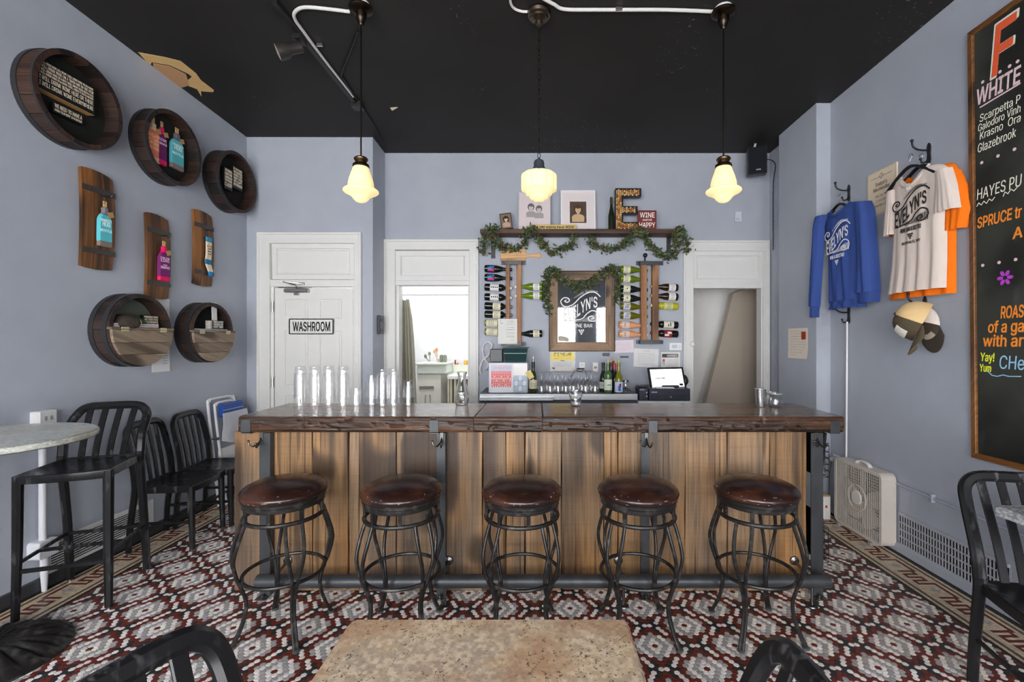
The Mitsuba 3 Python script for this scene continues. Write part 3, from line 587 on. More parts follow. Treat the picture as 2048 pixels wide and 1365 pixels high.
# ================================================================ bar stools
def stool(X, Y, rz, label):
    k = thing('bar_stool', label, 'bar stool', 'stools along the bar'); m0 = lambda m: mv(m, X, Y, 0, rz)
    part(k, 'seat_cushion', m0(lathe([(0, .764), (.05, .763), (.1, .757), (.15, .744), (.18, .730), (.197, .712), (.2, .70), (.196, .688), (.186, .684), (0, .684)], 48)), 'leather', label='brown leather cushion')
    part(k, 'swivel_plate', m0(lathe([(.12, .684), (.187, .684), (.19, .68), (.19, .668), (.185, .662), (.185, .645), (.178, .640), (.12, .640)], 48)), 'wrought_iron')
    part(k, 'upper_ring', m0(tube([(.178 * math.cos(a), .178 * math.sin(a), .585) for a in np.linspace(0, 2 * np.pi, 48, endpoint=False)], .0105, 8, True)), 'wrought_iron')
    for i in range(8):
        a = i * np.pi / 4 + .2
        part(k, 'spindle', m0(mv(box(-.009, .009, -.006, .006, .583, .643), .178 * math.cos(a), .178 * math.sin(a), 0, a + np.pi / 2)), 'wrought_iron')
    part(k, 'foot_ring', m0(tube([(.183 * math.cos(a), .183 * math.sin(a), .30) for a in np.linspace(0, 2 * np.pi, 56, endpoint=False)], .009, 8, True)), 'wrought_iron')
    rz_ = [(.178, .585, 1), (.200, .52, .95), (.219, .45, .8), (.222, .40, .62), (.207, .33, .36), (.182, .26, .18), (.166, .20, .14), (.170, .14, .14), (.192, .07, .14), (.222, .008, .14)]
    for q in range(4):
        a0 = np.pi / 4 + q * np.pi / 2; ms = []
        for s in (-1, 1):
            pts = [(r * math.cos(a0 + s * .2 * w), r * math.sin(a0 + s * .2 * w), z) for r, z, w in rz_]
            ms.append(sweep(smooth_path(pts, 4), rect(.016, .015, .004), up=(math.cos(a0), math.sin(a0), 0)))
        g = part(k, 'leg', m0(cat(ms)), 'wrought_iron', smooth=40)
        part(g, 'foot_glide', m0(mv(lathe([(0, 0), (.017, 0), (.018, .008), (.012, .012), (0, .012)], 12), .222 * math.cos(a0), .222 * math.sin(a0), 0)), 'satin', lin(70, 70, 70))
for i, (X, Y, rz) in enumerate([(-1.278, 2.30, -.07), (-.685, 2.29, .04), (-.085, 2.285, .0), (.495, 2.29, .03), (1.09, 2.30, .06)]):
    stool(X, Y, rz, ['leftmost of the five brown leather bar stools', 'second bar stool from the left, brown leather seat', 'middle bar stool of the five, brown leather seat', 'fourth bar stool from the left, brown leather seat', 'rightmost of the five brown leather bar stools'][i])
# ================================================================ pendant lamps and what runs along the ceiling
OPAL = lin(224, 204, 158)
BRONZE = lin(66, 56, 48)
def emit(key, mesh, smooth=True):
    scene[key] = mikit.ply(mesh, 'satin', smooth=smooth, color=np.tile(OPAL, (len(mesh.vertices), 1)), emitter={'type': 'area', 'radiance': {'type': 'rgb', 'value': list(SHADE)}}); USED.add(key)
def canopy(k, x, y, z):
    part(k, 'ceiling_box', mv(lathe([(0, .0), (.05, .0), (.05, -.03), (0, -.03)], 20), x, y, z), 'satin', lin(200, 198, 194))
    part(k, 'canopy', mv(lathe([(0, -.028), (.072, -.028), (.074, -.036), (.066, -.046), (.048, -.052), (.034, -.06), (.031, -.085), (.026, -.10), (.018, -.112), (.018, -.125), (.012, -.135), (0, -.135)], 28), x, y, z), 'metal', BRONZE)
def pendant(px, label):
    Y = 2.8; X = (px - CX) * Y / F; z = zc(X, Y) - .002; k = thing('pendant_lamp', label, 'lamp', 'bell shaped pendant lamps over the bar')
    canopy(k, X, Y, z); zt = P(0, 331, Y)[2]
    part(k, 'rod', cyl((X, Y, z - .13), (X, Y, zt + .05), .0048, 10), 'metal', BRONZE)
    part(k, 'shade_holder', mv(lathe([(0, .068), (.012, .066), (.034, .060), (.042, .052), (.040, .044), (.034, .036), (.034, .024), (.047, .016), (.05, .004), (.047, 0), (0, 0)], 28), X, Y, zt - .012), 'metal', lin(96, 76, 56))
    n = 48; m = lathe([(.0, -.001), (.044, -.001), (.049, -.012), (.051, -.022), (.058, -.04), (.068, -.07), (.075, -.1), (.077, -.128), (.092, -.134), (.103, -.143), (.105, -.151), (.096, -.160), (.072, -.172), (.052, -.186), (.046, -.197), (.03, -.212), (.012, -.219), (0, -.22)], n)
    kk = nm(k + '__shade'); emit(kk, mv(m, X, Y, zt - .01)); tag(kk, 'glowing cream glass shade')
pendant(722, 'left pendant lamp with a glowing cream bell shade, hanging over the bar on a rod')
pendant(1447, 'right pendant lamp with a glowing cream bell shade, hanging over the bar on a rod')
k = thing('pendant_lamp', 'middle pendant lamp with a fluted glowing glass shade on a dark chain', 'lamp'); Y = 2.85; X = (1078 - CX) * Y / F; z = zc(X, Y) - .002
part(k, 'canopy', mv(lathe([(0, 0), (.07, 0), (.075, -.012), (.07, -.03), (.058, -.038), (.056, -.048), (.036, -.06), (.024, -.068), (.022, -.08), (.012, -.09), (0, -.092)], 32), X, Y, z), 'metal', lin(110, 96, 84))
zt = P(0, 341, Y)[2]; lk = []; zz = z - .088; i = 0
while zz > zt + .075:
    a = np.linspace(0, 2 * np.pi, 14, endpoint=False); q = np.stack([.0085 * np.cos(a), 0 * a, .019 * np.sin(a)], 1)
    if i % 2: q = q[:, [1, 0, 2]]
    lk.append(tube(q + (X, Y, zz - .017), .0022, 5, True)); zz -= .0305; i += 1
part(k, 'chain', cat(lk), 'metal', lin(70, 62, 56))
part(k, 'shade_holder', mv(lathe([(0, .075), (.012, .073), (.027, .064), (.033, .05), (.033, .026), (.044, .008), (.05, 0), (0, 0)], 28), X, Y, zt - .004), 'satin', lin(54, 58, 66))
prof = [(.0, 0), (.046, 0), (.07, -.007), (.098, -.016), (.109, -.026), (.112, -.036), (.112, -.112), (.108, -.12), (.088, -.126), (.084, -.136), (.078, -.146), (.060, -.152), (.057, -.164), (.05, -.172), (.034, -.178), (.03, -.186), (0, -.19)]
m = lathe(prof, 96); v = np.array(m.vertices); r = np.hypot(v[:, 0], v[:, 1]); th = np.arctan2(v[:, 1], v[:, 0]); big = (r > .09) & (v[:, 2] > -.122)
s = np.where(big, 1 - .05 * (np.cos(th * 12) > .2), 1) * np.where(v[:, 2] < -.145, 1 + .03 * np.cos(th * 32), 1); v[:, :2] *= s[:, None]; m.vertices = v
kk = nm(k + '__shade'); emit(kk, mv(m, X, Y, zt - .006)); tag(kk, 'glowing fluted glass shade')
ALU = lin(196, 192, 188)
def on_ceiling(pts, drop): return [PC(*p) - (0, 0, drop) for p in pts]
one('conduit', 'bright metal conduit bending from the left pendant lamp across the ceiling', 'pipe', tube(smooth_path(on_ceiling([(700, 19), (660, 14), (618, 10), (598, 13), (588, 24), (592, 38), (604, 55), (650, 118), (706, 190)], .014), 6), .0105, 10), 'satin', lin(206, 203, 199))
one('conduit', 'bright metal conduit running from the middle to the right pendant lamp', 'pipe', tube(smooth_path(on_ceiling([(1086, -8), (1108, 4), (1130, 14), (1200, 15), (1320, 15), (1390, 17), (1428, 19)], .014), 6), .0105, 10), 'satin', lin(206, 203, 199))
one('armoured_cable', 'ribbed metal cable looping into the middle pendant lamp', 'cable', tube(smooth_path(on_ceiling([(1020, -12), (1022, 4), (1030, 14), (1044, 19), (1062, 20)], .012), 6), .008, 8), 'satin', lin(206, 203, 199))
for (x, y, lb) in [(637, 86, 'clip holding the conduit beside the spotlight'), (1235, 14, 'clip holding the conduit between two pendant lamps')]:
    c = PC(x, y); one('conduit_clip', 'small metal ' + lb, 'clip', box(c[0] - .012, c[0] + .03, c[1] - .008, c[1] + .008, c[2] - .024, c[2] - .001, .002), 'metal', ALU)
k = thing('track_light', 'black track with one dark spotlight on the ceiling at the left', 'lamp')
a, b = PC(548, -4), PC(712, 203)
part(k, 'track', sweep([a - (0, 0, .020), b - (0, 0, .020)], rect(.034, .028, .003)), 'satin', lin(30, 29, 29))
part(k, 'junction_box', box(b[0] - .04, b[0] + .05, b[1] - .03, b[1] + .07, b[2] - .05, b[2] - .002, .004), 'satin', lin(38, 37, 37))
c = PC(598, 66); hd = np.array([c[0] - .03, c[1] - .02, c[2] - .12])
part(k, 'stem', cat(cyl(c - (0, 0, .03), hd + (.02, 0, .02), .012, 10), box(c[0] - .03, c[0] + .03, c[1] - .05, c[1] + .05, c[2] - .06, c[2] - .03, .004)), 'satin', lin(28, 27, 27))
dm = M(hd, (0, 1, 0), np.cross((-.72, -.45, -.35), (0, 1, 0))); R = np.eye(4); w = np.array([-.80, -.35, -.42]); w /= np.linalg.norm(w); u = np.cross((0, 0, 1), w); u /= np.linalg.norm(u); R[:3, 0], R[:3, 1], R[:3, 2], R[:3, 3] = u, np.cross(w, u), w, hd
part(k, 'lamp_head', at(lathe([(0, -.06), (.03, -.06), (.033, -.05), (.034, .02), (.052, .045), (.054, .10), (.05, .10), (.047, .06), (0, .05)], 28), R), 'satin', lin(44, 40, 38))
part(k, 'lens', at(lathe([(0, .092), (.049, .092), (.049, .097), (0, .097)], 24), R), 'satin', lin(176, 160, 158))
one('black_cable', 'black cable along the ceiling from the left pendant lamp to the wall corner', 'cable', tube(smooth_path(on_ceiling([(716, 58), (700, 100), (683, 145), (690, 160), (722, 210), (748, 250), (766, 286)], .012), 6), .0075, 6), 'satin', lin(14, 14, 14))
def patch(name, pts, c, lb, **k):
    q = np.array([PC(*p) for p in pts]); pl = Polygon(q[:, :2]); m = slab(pl, .002); v = np.array(m.vertices); v[:, 2] = zc(v[:, 0], v[:, 1]) - .003 + np.where(v[:, 2] > .001, .002, 0); m.vertices = v
    part('ceiling', name, m, 'matte', c, label=lb)
patch('peeled_patch', [(276, 104), (330, 114), (362, 122), (392, 146), (402, 160), (428, 180), (426, 184), (402, 182), (403, 193), (394, 178), (378, 172), (376, 160), (384, 153), (376, 147), (340, 130), (304, 124), (300, 130)], lin(206, 170, 116), 'tan patch where the black paint has peeled')
patch('peeled_patch', [(306, 126), (340, 132), (372, 148), (376, 160), (380, 170), (352, 178), (330, 170), (308, 150)], lin(184, 142, 104), 'speckled brown patch under the peeled paint')
patch('peeled_patch', [(780, 215), (796, 214), (790, 218), (784, 221)], lin(226, 214, 180), 'small pale chip in the black paint')

# ================================================================ the left wall
def sector(R0, R1, z0, z1, a0, a1, n=3):
    a = np.linspace(a0, a1, n + 1); c, s = np.cos(a), np.sin(a)
    ring = [np.stack([R * c, R * s, np.full(n + 1, z)], 1) for R, z in ((R0, z0), (R1, z0), (R1, z1), (R0, z1))]
    v = np.vstack(ring); m = n + 1; f = []
    for k in range(4):
        b, d = k * m, ((k + 1) % 4) * m; i = np.arange(n)
        f += [np.stack([b + i, d + i + 1, d + i], 1), np.stack([b + i, b + i + 1, d + i + 1], 1)]
    f += [np.array([[0, m, 2 * m], [0, 2 * m, 3 * m], [n, 2 * m + n, m + n], [n, 3 * m + n, 2 * m + n]])]
    t = trimesh.Trimesh(v, np.vstack(f), process=False)
    if t.volume < 0: t.invert()
    return t
HOOP = lin(40, 40, 42)
def barrel(Yc, z, R, d, label, lidded, seed):
    k = thing('barrel_shelf' if lidded else 'barrel_end', label, 'barrel', 'sawn barrel ends on the left wall'); W_ = LEFT((XL + .001, Yc, z)); n = 18
    for i in range(n):
        a0, a1 = 2 * np.pi * i / n + .004, 2 * np.pi * (i + 1) / n - .004
        part(k, 'stave', at(sector(R - .026, R + RNG.uniform(-.0015, .001), 0, d, a0, a1), W_), 'barrel_wood', None, 30, ((0, 1, .8), (1, .1, 0), seed + i * 2.3))
    part(k, 'head', at(lathe([(0, .03), (R - .026, .03), (R - .026, .012), (0, .012)], 40), W_), 'matte', lin(92, 98, 88) if lidded == 1 else lin(36, 36, 34))
    for (z0, z1) in ([(.0, .032), (d - .05, d - .018)] if lidded else [(.0, .03), (d - .012, d - .001)]):
        part(k, 'hoop', at(sector(R - .001 + .0, R + .004, z0, z1, 0, 2 * np.pi, 48), W_), 'satin', HOOP)
    if lidded:
        g = .012; a = np.linspace(np.pi, 2 * np.pi, 30); lid = Polygon(np.stack([(R - .004) * np.cos(a), (R - .004) * np.sin(a)], 1))
        for j, (y0, y1) in enumerate([(-.085, .0), (-.165, -.0865), (-R, -.1665)]):
            part(k, 'lid_board', at(mv(slab(lid.intersection(sbox(-R, y0, R, y1)), .018, .002), 0, 0, d), W_), 'lid_wood', None, 30, ((0, .3, 1), (0, 1, 0), seed + 11 + j * 3.3))
        part(k, 'hinge_rail', at(box(-R - .004, R + .004, 0.001, .018, d - .012, d + .019, .002), W_), 'lid_wood', None, 30, ((0, .3, 1), (0, 1, 0), seed + 31))
        for x in (-R * .62, R * .62): part(k, 'hinge', at(cat(box(x - .028, x + .028, -.012, .02, d + .0185, d + .0215, .001), cyl((x - .028, .004, d + .022), (x + .028, .004, d + .022), .004, 8)), W_), 'metal', lin(190, 180, 150))
    return W_
RB = .27
def word_sign(name, label, W_, x, y, z, w, h, t, lines, side=None, bg=lin(24, 24, 24), fg=lin(222, 206, 184), rot=0.0):
    k = thing(name, label, 'sign'); o = W_ @ trimesh.transformations.translation_matrix((x, y, z)) @ trimesh.transformations.rotation_matrix(rot, (0, 0, 1))
    part(k, 'block', at(box(-w / 2, w / 2, -h / 2, h / 2, 0, t, .002), o), 'satin', bg)
    tot = sum(l[1] for l in lines); yy = h / 2 * .93; ms = []
    for s, hh in lines:
        H = hh / tot * h * .86; yy -= H; ms.append(mv(text(s, H * .74, .0012, len(s) < 20, width=w * .93), 0, yy + H * .5, t))
        yy -= 0
    part(k, 'lettering', at(cat(ms), o), 'matte', fg)
    if side: part(k, 'side_strip', at(side, o), 'satin', lin(196, 150, 96))
    return k
def gift_bag(label, W_, x, y, z, w, h, body, neck, base, lines, fg, tagc=lin(176, 136, 92), knot=None):
    """bottle shaped cloth bag: x, y = middle of its foot"""
    k = thing('bottle_bag', label, 'gift bag', 'bottle shaped gift bags on the left wall'); o = W_ @ trimesh.transformations.translation_matrix((x, y, z)); hb = h * .72
    out = smooth_path([(-w / 2, h * .1), (-w / 2 * .99, hb * .6), (-w * .46, hb * .82), (-w * .3, hb * .95), (-w * .16, hb * 1.03), (-w * .15, h * .84), (w * .15, h * .84), (w * .16, hb * 1.03), (w * .3, hb * .95), (w * .46, hb * .82), (w / 2 * .99, hb * .6), (w / 2, h * .1)], 4)
    pl = Polygon(out).buffer(0)
    part(k, 'bag', at(slab(pl.intersection(sbox(-1, h * .1, 1, hb * .96)), .022, .006), o), 'matte', body)
    part(k, 'foot', at(mv(slab(sbox(-w / 2 + .006, .004, w / 2 - .006, h * .098).buffer(.005), .022, .005), 0, 0, 0), o), 'matte', base)
    part(k, 'neck', at(slab(pl.intersection(sbox(-1, hb * .962, 1, h * .85)), .024, .005), o), 'matte', neck)
    part(k, 'header_card', at(mv(slab(sbox(-w * .14, h * .855, w * .14, h * .985).difference(Point(0, h * .95).buffer(.005)), .003), 0, 0, .01), o), 'matte', lin(206, 168, 116))
    part(k, 'paper_tag', at(mv(box(-.02, .02, -.018, .018, 0, .002), w * .28, hb * .98, .026, rz=.3), o), 'matte', tagc)
    yy = hb * .78; ms = []
    for s, hh in lines: ms.append(mv(text(s, hh, .001, True, width=min(w * .86, w * .2 * len(s))), 0, yy, .022)); yy -= hh * 1.5
    part(k, 'lettering', at(cat(ms), o), 'matte', fg)
W1 = barrel(2.78, 2.905, RB, .122, 'largest looking barrel end high on the left wall, with two wine signs inside', 0, 1)
word_sign('wine_sign', 'wide black and cream I WILL DRINK WINE EVERYWHERE sign in the nearest barrel end', W1, -.045, .06, .032, .335, .172, .05, [('I WILL DRINK WINE ON A BOAT I WILL DRINK WINE WITH A GOAT', .7), ('I WILL DRINK WINE ON A TRAIN AND IN THE RAIN', .9), ('I WILL DRINK WINE IN A BOX I WILL DRINK WINE WITH A FOX', .7), ('I WILL DRINK WINE IN A HOUSE I WILL DRINK IT WITH A MOUSE', .7), ('I WILL DRINK WINE HERE OR THERE', 1.3), ('I WILL DRINK WINE EVERYWHERE', 1.3)], side=box(-.165, .165, -.0875, -.0855, .002, .048))
word_sign('wine_sign', 'small WE NEED TO HAVE A sign below the wide sign in the nearest barrel end', W1, -.02, -.085, .032, .172, .06, .03, [('WE NEED TO HAVE A', 1.4), ('BRING YOUR WINE TO WORK DAY', .9)])
W2 = barrel(3.50, 2.92, RB, .12, 'middle barrel end high on the left wall, with three gift bags inside', 0, 60)
gift_bag('peach bottle shaped gift bag, left one in the middle barrel end', W2, -.12, -.142, .034, .125, .33, lin(232, 128, 100), lin(224, 200, 170), lin(232, 206, 160), [('READ', .02), ('MY LIPS', .018), ('MORE', .022), ('WINE', .022)], lin(240, 200, 150))
gift_bag('narrow magenta and purple gift bag between the peach and the teal one', W2, -.042, -.14, .036, .08, .33, lin(104, 40, 96), lin(220, 30, 100), lin(222, 36, 100), [('LOVE', .02), ('GRAPES', .016)], lin(226, 190, 214))
gift_bag('teal gift bag with white lettering, right one in the middle barrel end', W2, .105, -.12, .034, .125, .33, lin(92, 180, 190), lin(112, 104, 120), lin(140, 120, 118), [('SWEET', .016), ('HUG', .03), ('BOTTLE', .018)], lin(226, 240, 240))
W3 = barrel(4.21, 2.905, RB, .13, 'farthest barrel end high on the left wall, with two block signs inside', 0, 120)
word_sign('wine_sign', 'CLASSY block sign, lower left one in the farthest barrel end', W3, -.085, .0, .05, .105, .19, .05, [('I LIKE DRINKING A', 1), ('GLASS OF WINE', 1), ('LOOKING SO', 1), ('SOPHISTICATED', .8), ('CLASSY', 1.5)])
word_sign('wine_sign', 'BE FRIENDS block sign, upper right one in the farthest barrel end', W3, .05, .05, .05, .13, .20, .045, [('IF YOU THINK', 1), ('WE SHOULD', 1), ('DRINK LESS', 1), ('WINE THEN', 1), ('WE CAN\'T', 1), ('BE FRIENDS', 1.2)])
W4 = barrel(3.19, 1.522, .25, .135, 'near half open barrel shelf on the left wall, a cap and books inside', 1, 180)
W5 = barrel(3.885, 1.517, .25, .135, 'far half open barrel shelf on the left wall, a white card inside', 2, 240)
for i in range(2): one('booklet', ['lower', 'upper'][i] + ' of the two pale booklets lying in the near barrel shelf', 'booklet', at(box(-.20, .15, .019 + i * .014, .031 + i * .014, .035, .125, .003), W4), 'satin', lin(210, 204, 206))
def cap(label, m, crown, mesh_c, brim, patchc, parent=None):
    """baseball cap: x forward, y left, z up, about 0.19 wide"""
    k = thing('baseball_cap', label, 'cap'); nu, nv = 30, 10
    def dome(a0, a1, t0=0.0):
        g = np.zeros((nv, nu, 3))
        for i in range(nv):
            e = i / (nv - 1) * np.pi / 2
            for j in range(nu):
                a = a0 + (a1 - a0) * j / (nu - 1); r = .093 * math.cos(e) ** .75; g[i, j] = (r * math.cos(a) * 1.08, r * math.sin(a), .115 * math.sin(e) ** .9)
        return surf(g, .004)
    part(k, 'front_panel', at(dome(-1.05, 1.05), m), 'matte', crown); part(k, 'mesh_back', at(dome(1.06, 5.22), m), 'matte', mesh_c)
    g = np.zeros((8, 22, 3))
    for i in range(8):
        for j in range(22):
            a = -1.0 + 2.0 * j / 21; s = i / 7; r0 = np.array([.1 * math.cos(a), .093 * math.sin(a)]); r1 = np.array([.1 * math.cos(a) + .085 * math.cos(a * .9), .093 * math.sin(a) * 1.02]); q = r0 + (r1 - r0) * s
            g[i, j] = (q[0], q[1], -.004 - .028 * (q[1] / .09) ** 2 * s - .006 * s)
    part(k, 'brim', at(surf(g, .005), m), 'matte', brim)
    g = np.zeros((6, 12, 3))
    for i in range(6):
        e = .28 + .55 * i / 5
        for j in range(12): a = -.45 + .9 * j / 11; r = .095 * math.cos(e) ** .75; g[i, j] = (r * math.cos(a) * 1.08 + .003, r * math.sin(a), .115 * math.sin(e) ** .9)
    part(k, 'patch', at(surf(g, .004), m), 'matte', patchc)
    part(k, 'button', at(mv(trimesh.creation.icosphere(2, .008), 0, 0, .116), m), 'matte', crown)
    return k
cap('dark cap with a green under-brim lying in the near barrel shelf', W4 @ M((-.09, .050, .075), (1, 0, .25), (-.25, 0, 1.0)) @ trimesh.transformations.rotation_matrix(-np.pi / 2, (1, 0, 0)) @ np.diag([.85, .62, .85, 1]), lin(70, 62, 52), lin(60, 52, 46), lin(64, 92, 52), lin(206, 176, 146))
word_sign('wine_sign', 'small framed block sign at the right in the near barrel shelf', W4, .125, .068, .06, .125, .085, .03, [('DRINKING WINE', 1), ('AFTER FIVE', 1), ('COOKING', 1), ('IN THE KITCHEN', 1)])
one('white_card', 'narrow white card standing upright in the far barrel shelf', 'card', at(mv(box(-.03, .03, 0, .21, 0, .006, .001), .06, .05, .10, rz=.05), W5), 'matte', lin(224, 222, 218))
word_sign('wine_sign', 'small framed block sign in front of the white card in the far barrel shelf', W5, .065, .068, .112, .125, .072, .02, [('WINE A LITTLE', 1), ('LAUGH A LOT', 1), ('SIP SIP', 1)], bg=lin(60, 52, 44), fg=lin(214, 214, 204))
one('block_stack', 'checked block beside the small sign in the far barrel shelf', 'block', at(cat([box(-.02 + .014 * i, -.008 + .014 * i, .033 + .014 * j, .045 + .014 * j, .08, .12, .001) for i in range(3) for j in range(5)]), W5), 'satin', lin(214, 208, 196))
one('magazine_stack', 'shiny stack of magazines lying in the far barrel shelf', 'magazines', at(cat([box(-.20 + .004 * i, .19 - .003 * i, .019 + i * .004, .0225 + i * .004, .035, .128, .001) for i in range(3)]), W5), 'gloss', lin(196, 192, 200))
def stave_panel(y0, y1, z0, z1, label, seed):
    k = thing('stave_panel', label, 'wall panel', 'barrel stave panels on the left wall'); W_ = LEFT((XL + .001, (y0 + y1) / 2, (z0 + z1) / 2)); w, h = y1 - y0, z1 - z0; ys = np.linspace(-1, 1, 15)
    xs = [-.5, -.17, .18, .5]
    for i in range(3):
        g = np.zeros((15, 3, 3))
        for a, s in enumerate(ys):
            bulge = 1 + .08 * (1 - s * s)
            for b in range(3):
                q = xs[i] + (xs[i + 1] - xs[i]) * b / 2; top = .012 * (1 - (2 * q + .3) ** 2) * (s > .99) - .012 * (1 - (2 * q) ** 2) * (s < -.99)
                g[a, b] = (q * w * bulge * .94 + .0012 * (1 if b == 0 else -1 if b == 2 else 0), s * h / 2 + top, .012 + .016 * (1 - s * s) + .006 * (1 - 4 * q * q))
        part(k, 'stave', at(surf(g, .022), W_), 'stave_wood', None, 35, ((0, 1, 0), (0, 0, 1), seed + i * 2.9))
    for s in (.62, -.66):
        pts = [(q * w * (1 + .08 * (1 - s * s)) * .97, s * h / 2, .012 + .016 * (1 - s * s) + .006 * (1 - 4 * q * q) + .0145) for q in np.linspace(-.5, .5, 7)]
        st = part(k, 'iron_strap', at(sweep(pts, rect(.004, .034), up=(0, 1, 0)), W_), 'satin', lin(56, 52, 48))
        for q in (-.3, .42): part(st, 'rivet', at(mv(trimesh.creation.icosphere(1, .005), q * w, s * h / 2, .012 + .016 * (1 - s * s) + .006 * (1 - 4 * q * q) + .017), W_), 'metal', lin(96, 90, 84))
    part(k, 'hook', at(tube(smooth_path([(w * .1, h * .27, .04), (w * .1, h * .27, .075), (w * .1, h * .255, .09), (w * .1, h * .275, .1)], 5), .004, 6), W_), 'satin', lin(30, 28, 28))
    return W_
WA = stave_panel(2.867, 3.089, 1.925, 2.54, 'barrel stave panel nearest the camera, carrying a teal gift bag', 300)
WB = stave_panel(3.344, 3.554, 1.775, 2.385, 'lower middle barrel stave panel carrying a purple gift bag', 320)
WC = stave_panel(3.805, 4.026, 1.927, 2.54, 'barrel stave panel nearest the corner, carrying a sock', 340)
gift_bag('teal gift bag with white lettering hanging on the nearest stave panel', WA, .012, -.167, .050, .09, .30, lin(92, 190, 200), lin(120, 116, 122), lin(130, 116, 110), [('SWEET', .016), ('HUG', .028), ('BOTTLE', .016)], lin(232, 244, 244))
gift_bag('purple and pink LOVE gift bag hanging on the lower stave panel', WB, .012, -.178, .050, .095, .305, lin(120, 44, 110), lin(226, 30, 100), lin(226, 36, 100), [('FOR THE', .012), ('LOVE', .024), ('OF', .012), ('GRAPES', .018)], lin(230, 200, 216))
k = thing('sock', 'cream sock with blue heel and toe hanging on the stave panel by the corner', 'sock')
o = WC @ trimesh.transformations.translation_matrix((.018, -.085, .052))
leg = Polygon(smooth_path([(-.028, .19), (-.027, .10), (-.03, .02), (-.04, -.02), (-.028, -.055), (-.004, -.10), (.004, -.13), (.026, -.145), (.045, -.13), (.046, -.10), (.03, -.05), (.028, 0), (.03, .08), (.036, .19)], 4)).buffer(0)
for nme, a, b, c in [('cuff', .15, .3, lin(60, 140, 180)), ('leg', -.004, .149, lin(222, 204, 176)), ('foot', -.105, -.045, lin(222, 204, 176)), ('heel', -.044, -.005, lin(40, 120, 160)), ('toe', -.3, -.106, lin(36, 128, 190))]:
    part(k, nme, at(slab(leg.intersection(sbox(-1, a, 1, b)), .014, .004), o), 'matte', c, label='blue ' + nme if nme in ('heel', 'toe') else None)
part(k, 'lettering', at(cat([mv(text(s, .012, .001, True), .0, y, .014) for s, y in (('IF YOU', .11), ('CAN', .088), ('READ', .066), ('THIS', .044))]), o), 'matte', lin(96, 80, 70))
for (y0, y1, z0, z1, c, lb) in [(3.42, 3.585, 1.21, 1.775, 0, 'white printed sheet pinned to the wall behind the near barrel shelf')]:
    k = thing('paper_notice', lb, 'paper'); o = LEFT((XL + .001, (y0 + y1) / 2, (z0 + z1) / 2)); part(k, 'sheet', at(sheet(y1 - y0, z1 - z0), o), 'matte', lin(226, 226, 228))
    part(k, 'print', at(cat([rule(.02, .07, -.12 - .02 * i, .003) for i in range(6)]).apply_translation((0, 0, .006)), o), 'matte', lin(120, 120, 126))
# outlet, white pole and air grille at the left
k = thing('wall_outlet', 'white surface outlet on top of the white pole on the left wall', 'outlet')
part(k, 'box', box(XL, XL + .06, 2.60, 2.70, .955, 1.045, .006), 'satin', lin(214, 214, 214)); part(k, 'sockets', cat([box(XL + .06, XL + .063, 2.625 + .03 * i, 2.64 + .03 * i, .99, 1.015, .001) for i in range(2)]), 'satin', lin(150, 150, 152))
k = thing('wall_conduit', 'white painted pipe with a box at its foot on the left wall', 'pipe')
part(k, 'pipe', cyl((XL + .03, 2.645, .28), (XL + .03, 2.645, .955), .017, 16), 'satin', lin(206, 207, 212)); part(k, 'junction_box', rbox(XL, XL + .07, 2.59, 2.70, .20, .30, .015, 0, 4, .004), 'satin', lin(206, 207, 212))
part(k, 'lower_pipe', sweep([(XL + .035, 2.65, .20), (XL + .035, 2.65, .12), (XL + .035, 2.65, .0)], circ(.02, 12), scale=[1, .95, .6]), 'satin', lin(206, 207, 212))
k = thing('air_grille', 'long white louvred air grille low on the left wall', 'grille'); y0, y1, z0, z1 = 2.68, 3.43, .062, .262
part(k, 'frame', cat(box(XL, XL + .012, y0, y1, z0, z0 + .03, .002), box(XL, XL + .012, y0, y1, z1 - .03, z1, .002), box(XL, XL + .012, y0, y0 + .03, z0, z1, .002), box(XL, XL + .012, y1 - .05, y1, z0, z1, .002), box(XL, XL + .011, y0 + .36, y0 + .385, z0, z1, .001)), 'satin', lin(222, 222, 222))
part(k, 'duct', box(XL, XL + .001, y0 + .02, y1 - .02, z0 + .02, z1 - .02), 'matte', lin(60, 62, 64))
for i in range(9):
    for (a, b) in ((y0 + .03, y0 + .36), (y0 + .385, y1 - .05)): part(k, 'louvre', mv(box(-.001, .001, a, b, -.0045, .0045), XL + .006, 0, z0 + .041 + i * .0148, ry=.5), 'satin', lin(222, 222, 222))
k = thing('card_holder', 'narrow black holder on the wall return left of the kitchen doorway', 'holder'); a = P(762, 650, 4.72)
part(k, 'body', box(XRET, XRET + .03, 4.66, 4.78, a[2] - .095, a[2] + .095, .006), 'satin', lin(62, 62, 72)); part(k, 'slots', cat(box(XRET + .029, XRET + .033, 4.675, 4.765, a[2] + .03, a[2] + .06), box(XRET + .029, XRET + .033, 4.675, 4.765, a[2] - .075, a[2] - .045)), 'satin', lin(24, 24, 28))
